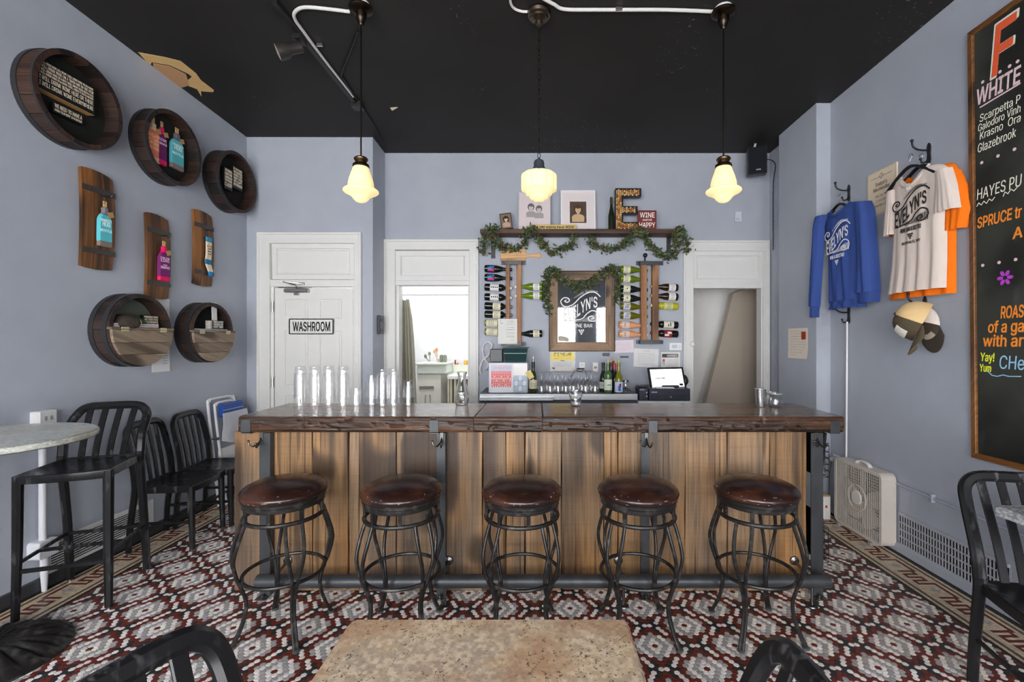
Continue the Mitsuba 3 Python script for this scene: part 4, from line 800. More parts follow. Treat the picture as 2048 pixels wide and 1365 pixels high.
# ================================================================ behind the bar: shelf, racks, mirror, notices
def bk(x, y, Y=YM): return BACK(P(x, y, Y))
SY0, ZS = YM - .20, CZ + (680 - 458) * (YM - .20) / F
a, b = P(960, 0, SY0)[0], P(1372, 0, SY0)[0]
k = thing('wall_shelf', 'long dark wooden shelf high on the wall behind the bar', 'shelf')
part(k, 'plank', box(a, b, SY0, YM - .002, ZS - .046, ZS, .004), 'shelf_wood', None, 30, ((0, 1, 1), (1, 0, 0), 41))
for x in (986.5, 1337): X = P(x, 0, YM)[0]; part(k, 'bracket', cat(box(X - .022, X + .022, YM - .008, YM, ZS - .27, ZS - .046, .001), box(X - .022, X + .022, SY0 + .02, YM, ZS - .054, ZS - .047, .001)), 'satin', lin(52, 50, 50))
def standing(x0, x1, y0, y1, Y):
    """pixel box of a thing that stands on the shelf: local frame at its middle foot, width, height"""
    a, b = P(x0, y1, Y), P(x1, y0, Y); return (a[0] + b[0]) / 2, b[0] - a[0], b[2] - ZS
def face(cx, cy, s, hair, skin, dress, long_=True):
    """a small simple portrait as flat pieces: (mesh, colour) list"""
    e = lambda x, y, a, b: affinity.scale(Point(cx + x * s, cy + y * s).buffer(s), a, b)
    out = [(slab(unary_union([e(0, -1.55, 1.15, .75), sbox(cx - 1.1 * s, cy - 2.3 * s, cx + 1.1 * s, cy - 1.6 * s)]), .0006), dress), (slab(unary_union([e(0, .12, .78, .86)] + ([e(-.38, -.25, .42, .62), e(.38, -.25, .42, .62), e(0, .2, .85, .8)] if long_ else [])), .0009), hair),
           (slab(sbox(cx - .2 * s, cy - 1.0 * s, cx + .2 * s, cy - .4 * s), .0011), skin * .9), (slab(e(0, -.05, .5, .66), .0013), skin), (slab(e(0, .5, .56, .32), .0015), hair)]
    out += [(slab(e(x, .0, .09, .05), .0017), hair * .6) for x in (-.2, .2)] + [(slab(e(0, -.36, .2, .055), .0017), skin * .5), (slab(e(0, -.17, .06, .12), .0016), skin * .8)]
    return out
def coloured(k, name, pieces, m, mat='satin', label=None):
    ms = cat([p[0] for p in pieces]); col = np.vstack([np.tile(p[1], (len(p[0].vertices), 1)) for p in pieces]); part(k, name, at(ms, m), mat, col, False, label=label)
def picture_frame(name, label, x0, x1, y0, y1, Y, bar_, fc, mat_c, prints, lean=.10, roll=0.0, d=.022):
    k = thing(name, label, 'picture frame'); X, w, h = standing(x0, x1, y0, y1, Y)
    m = M((X, Y, ZS + .003), (math.cos(roll), 0, math.sin(roll)), (-math.sin(roll), math.sin(lean), math.cos(lean))) if roll == 0 else M((X, Y, ZS + .004 + w / 2 * abs(math.sin(roll))), (math.cos(roll), 0, math.sin(roll)), (-math.sin(roll), math.sin(lean), math.cos(roll)))
    part(k, 'moulding', at(mv(slab(sbox(-w / 2, 0, w / 2, h).difference(sbox(-w / 2 + bar_, bar_, w / 2 - bar_, h - bar_)), d), 0, 0, 0), m), 'satin', fc)
    part(k, 'mount', at(box(-w / 2 + bar_, w / 2 - bar_, bar_, h - bar_, .004, d - .006), m), 'matte', mat_c)
    coloured(k, 'print', prints(w, h, d - .006), m @ np.eye(4)); return k
up = lambda L, z: [(mv(a, 0, 0, z), c) for a, c in L]
SEP, SEPL = lin(78, 56, 40), lin(206, 176, 140)
picture_frame('photo_frame', 'small brown frame with an old portrait, tilted at the left end of the shelf', 1003, 1026, 429, 457, YM - .12, .008, lin(70, 56, 48), lin(150, 124, 100), lambda w, h, z: up([(slab(sbox(-w / 2 + .01, .01, w / 2 - .01, h - .01), .0005), lin(128, 104, 84))] + face(0, h * .62, .036, lin(50, 36, 28), lin(214, 186, 160), lin(190, 160, 136)), z), .12, .13)
def sketch(w, h, z):
    L = []; pc = lin(206, 196, 196)
    for x, y, q, lg in ((-.038, .60, .046, False), (.046, .555, .043, False)): L += [(mv(p, x, 0, 0), c) for p, c in face(0, h * y, q, lin(110, 104, 102), pc, lin(168, 160, 158), lg)]
    return up(L, z)
picture_frame('sketch_frame', 'white framed pencil drawing of two people behind the middle lamp', 1037.5, 1101, 384, 457, YM - .10, .012, lin(214, 200, 200), lin(222, 208, 208), sketch)
picture_frame('photo_frame', 'wide white frame with a sepia portrait of a smiling person', 1121.5, 1191, 380, 457, YM - .09, .016, lin(232, 228, 228), lin(226, 216, 216), lambda w, h, z: up([(slab(sbox(-.087, h * .19, .087, h * .72), .0005), lin(84, 68, 54))] + [(p, c) for p, c in face(0, h * .52, .058, SEP, SEPL, lin(200, 170, 132))], z))
k = thing('wooden_sign', 'long yellow Girls just wanna have WINE sign lying along the shelf', 'sign'); X, w, h = standing(1059, 1152, 449.5, 457, YM - .17)
part(k, 'block', box(X - w / 2, X + w / 2, YM - .19, YM - .17, ZS, ZS + .046, .002), 'satin', lin(206, 178, 108)); part(k, 'lettering', at(text('Girls just wanna have WINE', .026, .001, True, width=w * .92), BACK((X, YM - .19, ZS + .022))), 'matte', lin(50, 40, 30))
# bottles
BURG = [(0, 0), (.030, 0), (.037, .004), (.0385, .02), (.0385, .115), (.036, .14), (.029, .168), (.021, .195), (.0165, .215), (.0148, .235), (.0145, .270), (.0158, .272), (.0158, .284), (.0145, .286), (.0145, .298), (0, .298)]
BORD = [(0, 0), (.030, 0), (.0365, .004), (.0375, .012), (.0375, .175), (.035, .192), (.026, .207), (.0175, .216), (.0148, .225), (.0143, .27), (.0155, .272), (.0155, .284), (.0143, .286), (.0143, .298), (0, .298)]
def bottle(label, m, shape, glass_c, cap_c, label_c, lz=(.03, .105), name='wine_bottle', group=None, art=None, cork=False, cap_z=.235):
    k = thing(name, label, 'bottle', group); pf = BURG if shape == 'b' else BORD
    part(k, 'glass', at(lathe(pf, 28), m), 'gloss', glass_c)
    def rad(z): return float(np.interp(z, [p[1] for p in pf[2:]], [p[0] for p in pf[2:]]))
    if label_c is not None:
        r = rad((lz[0] + lz[1]) / 2) + .0006
        lk = part(k, 'paper_label', at(sector(r - .002, r, lz[0], lz[1], -np.pi * .98, np.pi * .98, 26), m), 'matte', label_c)
        if art:
            ms = []; cs = []
            for (a, da, z0, z1, c) in art: s = sector(r, r + .0005, lz[0] + (lz[1] - lz[0]) * z0, lz[0] + (lz[1] - lz[0]) * z1, a - da, a + da, 4); ms.append(s); cs.append(np.tile(c, (len(s.vertices), 1)))
            part(lk, 'print', at(cat(ms), m), 'matte', np.vstack(cs), False)
    if cap_c is not None: part(k, 'capsule', at(lathe([(0, .2995), (.0165, .2995), (.017, .27), (rad(cap_z) + .0008, cap_z), (rad(cap_z), cap_z)], 20), m), 'satin', cap_c)
    if cork: part(k, 'cork', at(lathe([(0, .296), (.0095, .296), (.0105, .325), (0, .326)], 14), m), 'matte', lin(206, 166, 112))
    return k
DKG, GRN, OLV, ROSE, BRN, YEL = lin(22, 26, 24), lin(96, 114, 20), lin(96, 92, 12), lin(222, 156, 108), lin(46, 30, 18), lin(178, 176, 44)
CRM, WHT = lin(222, 216, 188), lin(226, 224, 222)
ink = lin(70, 68, 66)
lines = [(0, .75, z, z + .06, lin(150, 146, 140)) for z in (.25, .42, .58)]
grid4 = [(0, .16, z, z + .14, ink) for z in (.12, .34, .56, .78)]
pop = [(.5, .25, .1, .9, lin(220, 70, 140)), (0, .25, .05, .6, lin(40, 170, 190)), (-.45, .22, .3, .95, lin(70, 110, 210)), (.1, .2, .6, .9, lin(210, 60, 70))]
RODX = YM - .052
def racked(y, xb, xn, label, shape, g, c, l, lz=(.03, .105), art=None, grp=None, droop=0.0):
    """a bottle lying along the wall, its foot at pixel xb and its neck at xn"""
    p, q = P(xb, y, RODX), P(xn, y, RODX); d = (q - p); d[2] -= droop; L = np.linalg.norm(d); d /= L; m = np.eye(4); m[:3, 2] = d; m[:3, 0] = (0, -1, 0); m[:3, 1] = np.cross(d, (0, -1, 0)); m[:3, 3] = p; m[:3, :3] *= L / .298
    m[:3, 0] *= .98 * .298 / L * 1.03; m[:3, 1] *= .98 * .298 / L * 1.03
    bottle(label, m, shape, g, c, l, lz, 'racked_bottle', grp, art)
GRP = 'wine bottles in the two wall racks'
def rack(label, x1, x2, w1, w2, yt, yb, seed):
    k = thing('wine_rack', label, 'wine rack')
    for i, (x, w) in enumerate(((x1, w1), (x2, w2))):
        a = P(x, yb, YM - .085); b = P(x + w, yt, YM - .085)
        part(k, 'slat', box(a[0], b[0], YM - .085, YM - .02, a[2], b[2], .003), 'reclaimed_wood', None, 30, ((1, .7, 0), (0, 0, 1), seed + i * 5.1))
    for y, n in ((yt - 3.5, 0), (yb + 3.5, 1)):
        a, b = P(x1 - 9, y + 4, YM - .02), P(x2 + w2 + 9, y - 4, YM - .02); c, d = P(x1 - 1, y + 4, YM - .09), P(x2 + w2 + 1, y - 4, YM - .09)
        bkt = part(k, 'bracket', cat(box(a[0], b[0], YM - .022, YM - .001, a[2], b[2], .001), box(c[0], d[0], YM - .092, YM - .086, c[2], d[2], .001), box(c[0], c[0] + .006, YM - .09, YM - .01, c[2], d[2]), box(d[0] - .006, d[0], YM - .09, YM - .01, c[2], d[2])), 'raw_steel')
        part(bkt, 'screw', cat([at(trimesh.creation.icosphere(1, .006), BACK(P(x, y, YM - .022))) for x in (x1 - 5, x2 + w2 + 5)]), 'metal', lin(90, 90, 90))
rack('left wine rack of two upright slats on the wall behind the bar', 1011.5, 1033, 7.6, 9.3, 529, 685, 51)
rack('right wine rack of two upright slats on the wall behind the bar', 1282, 1305, 12, 12.5, 530, 681, 57)
RL = [('b', DKG, lin(30, 30, 34), lin(60, 52, 70), (.03, .11), pop), ('b', DKG, lin(30, 30, 34), lin(60, 66, 90), (.03, .11), pop), ('o', DKG, lin(196, 196, 192), WHT, (.06, .155), grid4), ('o', DKG, lin(196, 196, 192), WHT, (.06, .155), grid4), ('o', DKG, lin(110, 100, 104), CRM, (.09, .175), lines), ('o', DKG, lin(110, 100, 104), CRM, (.09, .175), lines), ('o', lin(120, 118, 60), lin(150, 150, 120), CRM, (.02, .14), lines), ('o', lin(120, 118, 60), lin(150, 150, 120), CRM, (.02, .14), lines)]
names = ['topmost dark bottle with a bright printed label on the left of the left rack', 'second dark bottle with a bright printed label on the left of the left rack', 'third bottle down on the left of the left rack, white label with four dark squares', 'fourth bottle down on the left of the left rack, white label with four dark squares', 'fifth bottle down on the left of the left rack, plain cream label', 'sixth bottle down on the left of the left rack, plain cream label', 'pale wide-labelled bottle just above the lowest one, left of the left rack', 'lowest pale wide-labelled bottle on the left of the left rack']
for i, y in enumerate([537.5, 555.3, 574.7, 594, 612, 628.8, 646.3, 664]): s, g, c, l, lz, art = RL[i]; racked(y, 969.5, 1024, 'dark wine bottle: ' + names[i] if False else names[i], s, g, c, l, lz, art, GRP, .012)
for y, g, l, nme, c in [(573.6, lin(100, 126, 22), WHT, 'upper green bottle on the right side of the left rack', WHT), (591.8, lin(100, 126, 22), WHT, 'lower green bottle on the right side of the left rack', WHT), (667.7, DKG, CRM, 'dark cream-labelled bottle alone at the lower right of the left rack', lin(40, 36, 36))]: racked(y, 1084.5, 1030, nme, 'b', g, c, l, (.03, .10), lines, GRP, .004)
RR = [(538.8, GRN, lin(90, 96, 30), CRM, 'topmost green bottle'), (557.4, GRN, lin(90, 96, 30), CRM, 'second green bottle'), (577.6, DKG, lin(30, 26, 26), CRM, 'upper black bottle with a cream label'), (596, DKG, lin(30, 26, 26), CRM, 'lower black bottle with a cream label'), (612.4, OLV, lin(100, 90, 30), lin(206, 200, 206), 'upper olive bottle with a drawn label'), (630.7, OLV, lin(100, 90, 30), lin(206, 200, 206), 'lower olive bottle with a drawn label'), (649.6, ROSE, lin(200, 200, 204), lin(214, 196, 190), 'upper pink rosé bottle'), (668, ROSE, lin(200, 200, 204), lin(214, 196, 190), 'lower pink rosé bottle')]
for i, (y, g, c, l, nme) in enumerate(RR): racked(y, 1240.5 if i < 6 else 1237.5, 1295, nme + ' on the left of the right rack', 'b', g, c, l, (.03, .105), lines if i < 2 else ([(0, .2, .45, .58, ink)] if i < 4 else [(.2, .3, .2, .8, lin(150, 150, 190)), (-.4, .2, .4, .9, lin(150, 176, 90))] if i < 6 else [(0, .5, .3, .5, lin(196, 150, 130))]), GRP, .016)
for y, s, g, c, l, lz, art, nme in [(576, 'b', BRN, lin(180, 140, 90), WHT, (.03, .105), lines, 'upper brown bottle with a white label'), (594.4, 'b', BRN, lin(180, 140, 90), WHT, (.03, .105), lines, 'lower brown bottle with a white label'), (613.5, 'o', YEL, lin(206, 200, 160), lin(206, 208, 140), (.06, .155), lines, 'yellow bottle'), (650.8, 'o', lin(26, 22, 24), lin(30, 28, 30), lin(220, 218, 200), (.05, .16), [(.1, .5, .3, .4, lin(60, 80, 50)), (-.2, .3, .5, .6, lin(60, 80, 50))], 'black bottle with a long white label'), (669, 'o', lin(30, 18, 22), lin(120, 24, 36), lin(150, 40, 44), (.07, .155), [(.3, .3, .1, .6, WHT), (-.4, .3, .4, .95, WHT)], 'black bottle with a red label')]: racked(y, 1355.5, 1301, nme + ' on the right of the right rack', s, g, c, l, lz, art, GRP, -.014)
# cutting board
k = thing('cutting_board', 'light wooden cutting board with a handle above the left wine rack', 'cutting board')
pl = unary_union([sbox(-.185, -.062, .06, .062).buffer(.012), Polygon(smooth_path([(.04, .045), (.075, .028), (.11, .016), (.18, .019), (.2, .03), (.225, .026), (.236, 0), (.225, -.026), (.2, -.03), (.18, -.019), (.11, -.016), (.075, -.028), (.04, -.045)], 4))]).difference(Point(.211, 0).buffer(.011))
part(k, 'board', at(slab(pl, .018, .003), bk(1038, 512)), 'board_wood', None, 30, ((0, 0, 1), (1, .03, 0), 71)); part(k, 'brand_mark', at(text('WINE BAR', .012, .001), bk(1021, 519, YM - .018)), 'matte', lin(130, 86, 50))
# mirror
k = thing('logo_mirror', 'mirror with a painted EVELYN\'S WINE BAR logo in a rough wooden frame', 'mirror')
X0, X1, Z0, Z1 = P(1099, 0, YM)[0], P(1228, 0, YM)[0], P(0, 702, YM)[2], P(0, 544, YM)[2]; G0, G1, H0_, H1_ = P(1115.5, 0, YM)[0], P(1211, 0, YM)[0], P(0, 684.5, YM)[2], P(0, 561.5, YM)[2]
for i, q in enumerate([[(X0, Z0), (G0, H0_), (G0, H1_), (X0, Z1)], [(X1, Z1), (G1, H1_), (G1, H0_), (X1, Z0)]]): part(k, 'rail', at(slab(Polygon(q), .035, .003), M((0, YM - .001, 0), (1, 0, 0), (0, 0, 1))), 'frame_wood', None, 30, ((1, 0, 0), (0, 0, 1), 81 + i))
for i, q in enumerate([[(X0, Z0), (X1, Z0), (G1, H0_), (G0, H0_)], [(G0, H1_), (G1, H1_), (X1, Z1), (X0, Z1)]]): part(k, 'rail', at(slab(Polygon(q), .035, .003), M((0, YM - .001, 0), (1, 0, 0), (0, 0, 1))), 'frame_wood', None, 30, ((0, 0, 1), (1, 0, 0), 84 + i))
part(k, 'edge', cat(box(X0 - .006, X0, YM - .034, YM, Z0, Z1), box(X1, X1 + .006, YM - .034, YM, Z0, Z1), box(X0 - .006, X1 + .006, YM - .034, YM, Z0 - .006, Z0), box(X0 - .006, X1 + .006, YM - .034, YM, Z1, Z1 + .006)), 'matte', lin(60, 46, 38))
part(k, 'mirror_glass', at(box(G0 - .004, G1 + .004, H0_ - .004, H1_ + .004, .01, .014), M((0, YM - .001, 0), (1, 0, 0), (0, 0, 1))), 'mirror_silver', None, False)
def logo(h, top='EVELYN\'S', sub='WINE BAR', w=1.0):
    """swelling banner with curls, lettering on the slant: about w wide, centred"""
    ms = []; wv = lambda x: .10 * math.sin(x * 3.0) + .20 * x
    g = text(top, .24, 1, True, width=.86).copy(); v = np.array(g.vertices); t = v[:, 0] / .43
    v[:, 1] = v[:, 1] * (1.25 - .18 * t) + .20 * t * .75 + .05 * np.sin(t * 3.0); g.vertices = v; ms.append(g)
    cu = [(-.22, .06), (-.36, .02), (-.46, .06), (-.5, .16), (-.43, .24), (-.33, .24), (-.28, .18), (-.34, .13), (-.40, .16), (-.36, .19)]
    ms.append(slab(LineString(smooth_path([(.5, .30), (.38, .40), (.2, .40), (0, .28), (-.14, .14)] + [(x, y + .02) for x, y in cu], 6)).buffer(.014), 1))
    lo = [(-.12, -.30), (.05, -.26), (.16, -.14), (.3, -.06), (.44, -.12), (.47, -.24), (.38, -.32), (.24, -.32), (.2, -.24), (.28, -.2), (.34, -.25), (.28, -.27)]
    ms.append(slab(LineString(smooth_path([(-.36, -.33)] + lo, 6)).buffer(.014), 1))
    for i in range(22):
        x = -.16 + i * .028; y0 = .22 + .16 * math.sin(min(1, (x + .16) / .4) * 1.5); y1 = y0 + .05 + .05 * math.sin(i * .15)
        ms.append(sbox_mesh(x, x + .009, y0 + .03, max(y1, y0 + .06)))
        ms.append(sbox_mesh(x - .02 + .05, x - .011 + .05, -.34, -.30 + .14 * math.sin(min(1, max(0, x) / .35) * 1.5)))
    ms.append(mv(text(sub, .09, 1, True, width=.56), .02, -.44, 0))
    for r, n in ((0, 3), (1, 2), (2, 1)):
        for j in range(n): ms.append(mv(slab(Point(0, 0).buffer(.022, quad_segs=3), 1), .02 + (j - (n - 1) / 2) * .052, -.56 - r * .045))
    m = cat(ms); v = np.array(m.vertices); v[:, :2] *= h; v[:, 2] = np.where(v[:, 2] > .5, .0012, 0); m.vertices = v; return m
def sbox_mesh(x0, x1, y0, y1): return box(x0, x1, y0, y1, 0, 1)
part(k, 'painted_logo', at(logo(.42), BACK(P(1161, 617, YM - .015))), 'matte', lin(240, 238, 236))
part(k, 'paper_sticker', at(mv(slab(Polygon(smooth_path([(-.055, .02), (-.03, .03), (.03, .018), (.055, 0), (.05, -.028), (.0, -.024), (-.05, -.02)], 4, True)), .001), 0, 0, 0), BACK(P(1127, 678, YM - .016))), 'matte', lin(176, 172, 158))
# garlands
def leaves(path, n, spread, seed, size=.046, fall=.0):
    r = np.random.default_rng(seed); p = np.asarray(path); i = r.integers(0, len(p), n); c = p[i] + r.normal(0, 1, (n, 3)) * spread; c[:, 2] -= np.abs(r.normal(0, fall, n))
    d = r.normal(0, 1, (n, 3)); d /= np.linalg.norm(d, axis=1)[:, None]; e = np.cross(d, r.normal(0, 1, (n, 3))); e /= np.linalg.norm(e, axis=1)[:, None]; nn = np.cross(d, e)
    L = size * r.uniform(.5, 1.1, (n, 1)); W = L * .30
    v = np.stack([c, c + d * L * .5 + e * W + nn * L * .08, c + d * L, c + d * L * .5 - e * W + nn * L * .08], 1).reshape(-1, 3)
    f = (np.array([[0, 1, 2], [0, 2, 3]])[None] + (np.arange(n) * 4)[:, None, None]).reshape(-1, 3)
    g = lin(84, 98, 66)[None] * r.uniform(.45, 1.6, (n, 1)) * np.array([1, 1, 1])[None]; br = r.random(n) < .16; g[br] = lin(104, 86, 50) * r.uniform(.7, 1.4, (br.sum(), 1)); bl = r.random(n) < .1; g[bl] = lin(74, 84, 92)
    v[:, 1] = np.minimum(v[:, 1], YM - .004); return v, f, np.repeat(np.clip(g, 0, 1), 4, 0)
def garland(name, label, runs, n, spread, seed, size=.046):
    k = thing(name, label, 'garland'); V, Fc, C = [], [], []; o = 0; st = []
    for j, pts in enumerate(runs):
        p = smooth_path([P(x, y, Y) for x, y, Y in pts], 10); st.append(tube(p, .004, 5)); v, f, c = leaves(p, int(n * len(p) / 5), spread, seed + j, size); V.append(v); Fc.append(f + o); C.append(c); o += len(v)
    part(k, 'stem', cat(st), 'matte', lin(70, 56, 36)); part(k, 'leaves', (np.vstack(V), np.vstack(Fc)), 'matte', np.vstack(C), False, kind='stuff', label='small grey green leaves')
yf, yw = SY0 - .02, YM - .05
garland('shelf_garland', 'leafy green garland looped along the front of the wall shelf', [[(966, 505, yw), (968, 485, yf), (976, 462, yf), (990, 456, yf)], [(984, 460, yf), (992, 484, yf), (1010, 496, yw), (1030, 497, yw), (1048, 488, yw), (1056, 466, yf), (1068, 457, yf)], [(1072, 460, yf), (1084, 486, yw), (1092, 492, yw)], [(1096, 506, yw), (1116, 500, yw), (1140, 492, yw), (1148, 478, yf)], [(1180, 478, yf), (1190, 490, yw), (1216, 498, yw), (1240, 494, yw), (1258, 480, yf), (1270, 462, yf)], [(1270, 462, yf), (1284, 464, yf), (1296, 484, yw), (1312, 502, yw), (1330, 512, yw), (1346, 510, yw), (1352, 488, yw), (1350, 466, yf), (1362, 460, yf)], [(1362, 462, yf), (1370, 480, yf), (1374, 505, yw)]], 42, .022, 5)
garland('mirror_garland', 'leafy green garland draped over the top of the logo mirror', [[(1101, 626, YM - .03), (1092, 600, YM - .03), (1094, 572, YM - .03), (1096, 548, YM - .03), (1110, 544, YM - .05), (1124, 560, YM - .05), (1148, 570, YM - .05), (1166, 572, YM - .05), (1190, 560, YM - .05), (1210, 546, YM - .05), (1226, 538, YM - .05), (1234, 552, YM - .03), (1236, 580, YM - .03), (1230, 606, YM - .03)], [(1086, 596, YM - .03), (1096, 560, YM - .03), (1112, 548, YM - .04)]], 55, .024, 25)
# cork letter, bottle and red sign on the shelf
k = thing('cork_letter', 'big letter E filled with wine corks on the shelf', 'letter'); X, w, h = standing(1231, 1282.5, 377, 457, YM - .15); t = w * .30
E_ = unary_union([sbox(0, 0, t, h), sbox(0, h - h * .2, w, h), sbox(0, h * .39, w * .86, h * .57), sbox(0, 0, w, h * .19)]); E_ = affinity.translate(E_, -w / 2, 0); mE = M((X, YM - .08, ZS + .001), (1, 0, 0), (0, 0, 1))
part(k, 'case', at(cat(slab(E_, .06), mv(slab(E_.difference(E_.buffer(-.006)), .012), 0, 0, .06)), mE), 'satin', lin(30, 28, 30))
cs = []; cc = []
for i, x in enumerate(np.arange(-w / 2 + .014, w / 2, .0205)):
    for y in np.arange(.014 + (i % 2) * .010, h, .0205):
        if E_.buffer(-.011).contains(Point(x, y)): c = mv(lathe([(0, .0), (.0098, 0), (.0098, .012), (.0085, .0135), (0, .0135)], 8), x, y, .058 + RNG.uniform(0, .006)); cs.append(c); cc.append(np.tile([lin(206, 158, 98), lin(176, 112, 60), lin(222, 186, 130)][RNG.integers(3)] * RNG.uniform(.8, 1.1), (len(c.vertices), 1)))
part(k, 'corks', at(cat(cs), mE), 'matte', np.vstack(cc), False, kind='stuff', label='round cork ends')
X, w, h = standing(1216, 1228, 397, 457, YM - .1); bottle('slim dark green bottle standing on the shelf beside the cork letter', np.array([[.82, 0, 0, X], [0, .82, 0, YM - .12], [0, 0, h / .298, ZS + .001], [0, 0, 0, 1.]]), 'b', lin(30, 36, 16), lin(60, 56, 30), None)
k = thing('wooden_sign', 'square red WINE MAKES ME HAPPY sign on the shelf', 'sign'); X, w, h = standing(1276, 1313, 421, 457, YM - .19)
part(k, 'block', box(X - w / 2, X + w / 2, YM - .19, YM - .16, ZS, ZS + h, .002), 'satin', lin(112, 42, 44)); part(k, 'lettering', at(cat(mv(text('WINE', .05, .001, True, width=w * .8), 0, h * .75), mv(text('MAKES ME', .018, .001, True, width=w * .5), 0, h * .49), mv(text('HAPPY', .05, .001, True, width=w * .86), 0, h * .22)), BACK((X, YM - .19, ZS))), 'matte', lin(232, 224, 214))
# notices
def notice(label, x0, x1, y0, y1, pieces, c=lin(226, 226, 228), seed=0, Y=YM, rot=0.0, curl=.004):
    k = thing('paper_notice', label, 'paper'); a, b = P(x0, y1, Y), P(x1, y0, Y); w, h = b[0] - a[0], b[2] - a[2]; m = BACK(((a[0] + b[0]) / 2, Y - .001, (a[2] + b[2]) / 2)) @ trimesh.transformations.rotation_matrix(rot, (0, 0, 1))
    part(k, 'sheet', at(sheet(w, h, curl=curl, seed=seed), m), 'matte', c); q = pieces(w, h)
    if q: coloured(k, 'print', [(mv(p, 0, 0, .0035), cc) for p, cc in q], m, 'matte')
GR = lin(150, 150, 156)
tl = lambda w, h, ys, l, r, c=GR, t=.003: [(rule(-w / 2 + w * l, -w / 2 + w * r, h * y, t), c) for y in ys]
notice('white menu sheet clipped to the left wine rack', 996, 1034.5, 638, 688.5, lambda w, h: [(rule(-.075, -.072, .1 + 0 * w, .04), lin(90, 96, 90)), (rule(-.075, -.045, .082, .004), lin(120, 130, 120))] + tl(w, h, (.4, .36, .28, .15, .08, .05, -.05, -.1, -.18, -.22), .45, .85) + tl(w, h, (-.34,), .65, .85), lin(222, 222, 216), 1, YM - .095)
notice('IT\'S THE LAW notice with a yellow top below the mirror', 1100, 1150.5, 704, 743.5, lambda w, h: [(box(-w * .46, w * .46, h * .06, h * .45, 0, .0004), lin(250, 228, 130)), (mv(text('IT\'S THE LAW', .03, .001, True, width=w * .7), 0, h * .38), lin(96, 84, 44)), (mv(text('FREE', .013, .001, True), 0, h * .05), ink), (mv(slab(Polygon([(-.014, .014), (.014, .014), (.012, -.006), (0, -.016), (-.012, -.006)]), .001), -w * .36, -h * .36), lin(90, 96, 130))] + tl(w, h, (.25, .15), .15, .85, lin(150, 130, 80)) + tl(w, h, (-.06, -.14, -.22), .12, .88), WHT, 2)
notice('pinkish form pinned right of the mirror foot', 1228.5, 1267, 681, 706, lambda w, h: tl(w, h, (.35, .2, .05, -.1, -.25), .1, .85, lin(196, 170, 180)), lin(228, 216, 222), 3, rot=.03)
notice('white certificate pinned between the pink form and the WARNING poster', 1267, 1317, 698, 734.5, lambda w, h: [(mv(text('LICENSE', .012, .001), 0, h * .38), GR)] + tl(w, h, (.24, .16, .08, -.02, -.1, -.18, -.28, -.36), .15, .85, GR, .002), WHT, 4, rot=-.035)
notice('WARNING poster behind the till screen', 1322, 1360, 705, 745, lambda w, h: [(box(-w * .45, w * .40, h * .24, h * .42, 0, .0004), lin(84, 82, 80)), (mv(text('WARNING', .026, .001, True, width=w * .55), w * .09, h * .33), WHT), (mv(slab(Point(0, 0).buffer(.012), .0008), -w * .36, h * .1), lin(206, 80, 76)), (mv(slab(Point(0, 0).buffer(.012).difference(Point(0, 0).buffer(.009)), .0008), -w * .36, -h * .06), ink), (mv(slab(Point(0, 0).buffer(.012).difference(Point(0, 0).buffer(.009)), .0008), -w * .36, h * .02), ink)] + tl(w, h, (.12, .04, -.05, -.14, -.22, -.3), .35, .9, lin(170, 150, 150)), WHT, 5)
k = thing('thermostat', 'white oblong thermostat beside the right doorway', 'thermostat'); m = bk(1350, 693.5)
part(k, 'body', at(slab(sbox(-.055, -.028, .055, .028).buffer(.014), .026, .006), m), 'satin', lin(228, 230, 232)); part(k, 'display', at(box(-.04, .015, -.018, .02, .024, .027), m), 'satin', lin(190, 200, 200)); part(k, 'buttons', at(cat([mv(slab(Point(0, 0).buffer(.004), .002), .04 + .01 * (i % 2), -.012 + .012 * i, .025) for i in range(3)]), m), 'satin', lin(150, 150, 154))
def outlet(label, x0, x1, y0, y1, one_slot=False):
    k = thing('wall_outlet', label, 'outlet'); a, b = P(x0, y1, YM), P(x1, y0, YM); part(k, 'plate', box(a[0], b[0], YM - .008, YM, a[2], b[2], .003), 'satin', lin(222, 222, 220)); c = (a + b) / 2
    part(k, 'sockets', cat([box(c[0] - .013, c[0] + .013, YM - .0105, YM - .008, c[2] + s - .012, c[2] + s + .012, .002) for s in ((0,) if one_slot else (-.024, .024))]), 'satin', lin(120, 120, 122) if one_slot else lin(196, 196, 194))
outlet('left white outlet with a black plug below the mirror', 1158, 1170, 725, 744); outlet('right white wall plate with one dark slot below the mirror', 1185, 1196.5, 725.5, 745.5, True)
k = thing('power_adapter', 'black power adapter plugged into the left outlet', 'adapter'); a, b = P(1154, 744, YM - .05), P(1167, 737, YM - .05); part(k, 'body', box(a[0], b[0], YM - .06, YM - .012, a[2], b[2], .006), 'satin', lin(40, 40, 46)); part(k, 'cord', cat(tube(smooth_path([(a[0], YM - .05, a[2] + .02), P(1149, 742, YM - .05), P(1143, 752, YM - .06), P(1136, 762, YM - .08)], 5), .003, 5), tube(smooth_path([P(1167, 736, YM - .03), P(1171, 745, YM - .05), P(1178, 766, YM - .06)], 5), .004, 5)), 'satin', lin(70, 70, 74))
for x0, x1, y0, y1, lb in [(1205, 1219, 706.5, 712.5, 'small flat black plate on the wall above the bottles'), (1240.5, 1256.5, 712.7, 715.8, 'slim black magnetic strip on the wall right of the bottles')]:
    a, b = P(x0, y1, YM), P(x1, y0, YM); one('wall_plate', lb, 'plate', box(a[0], b[0], YM - .012, YM, a[2], b[2], .003), 'satin', lin(62, 62, 66))
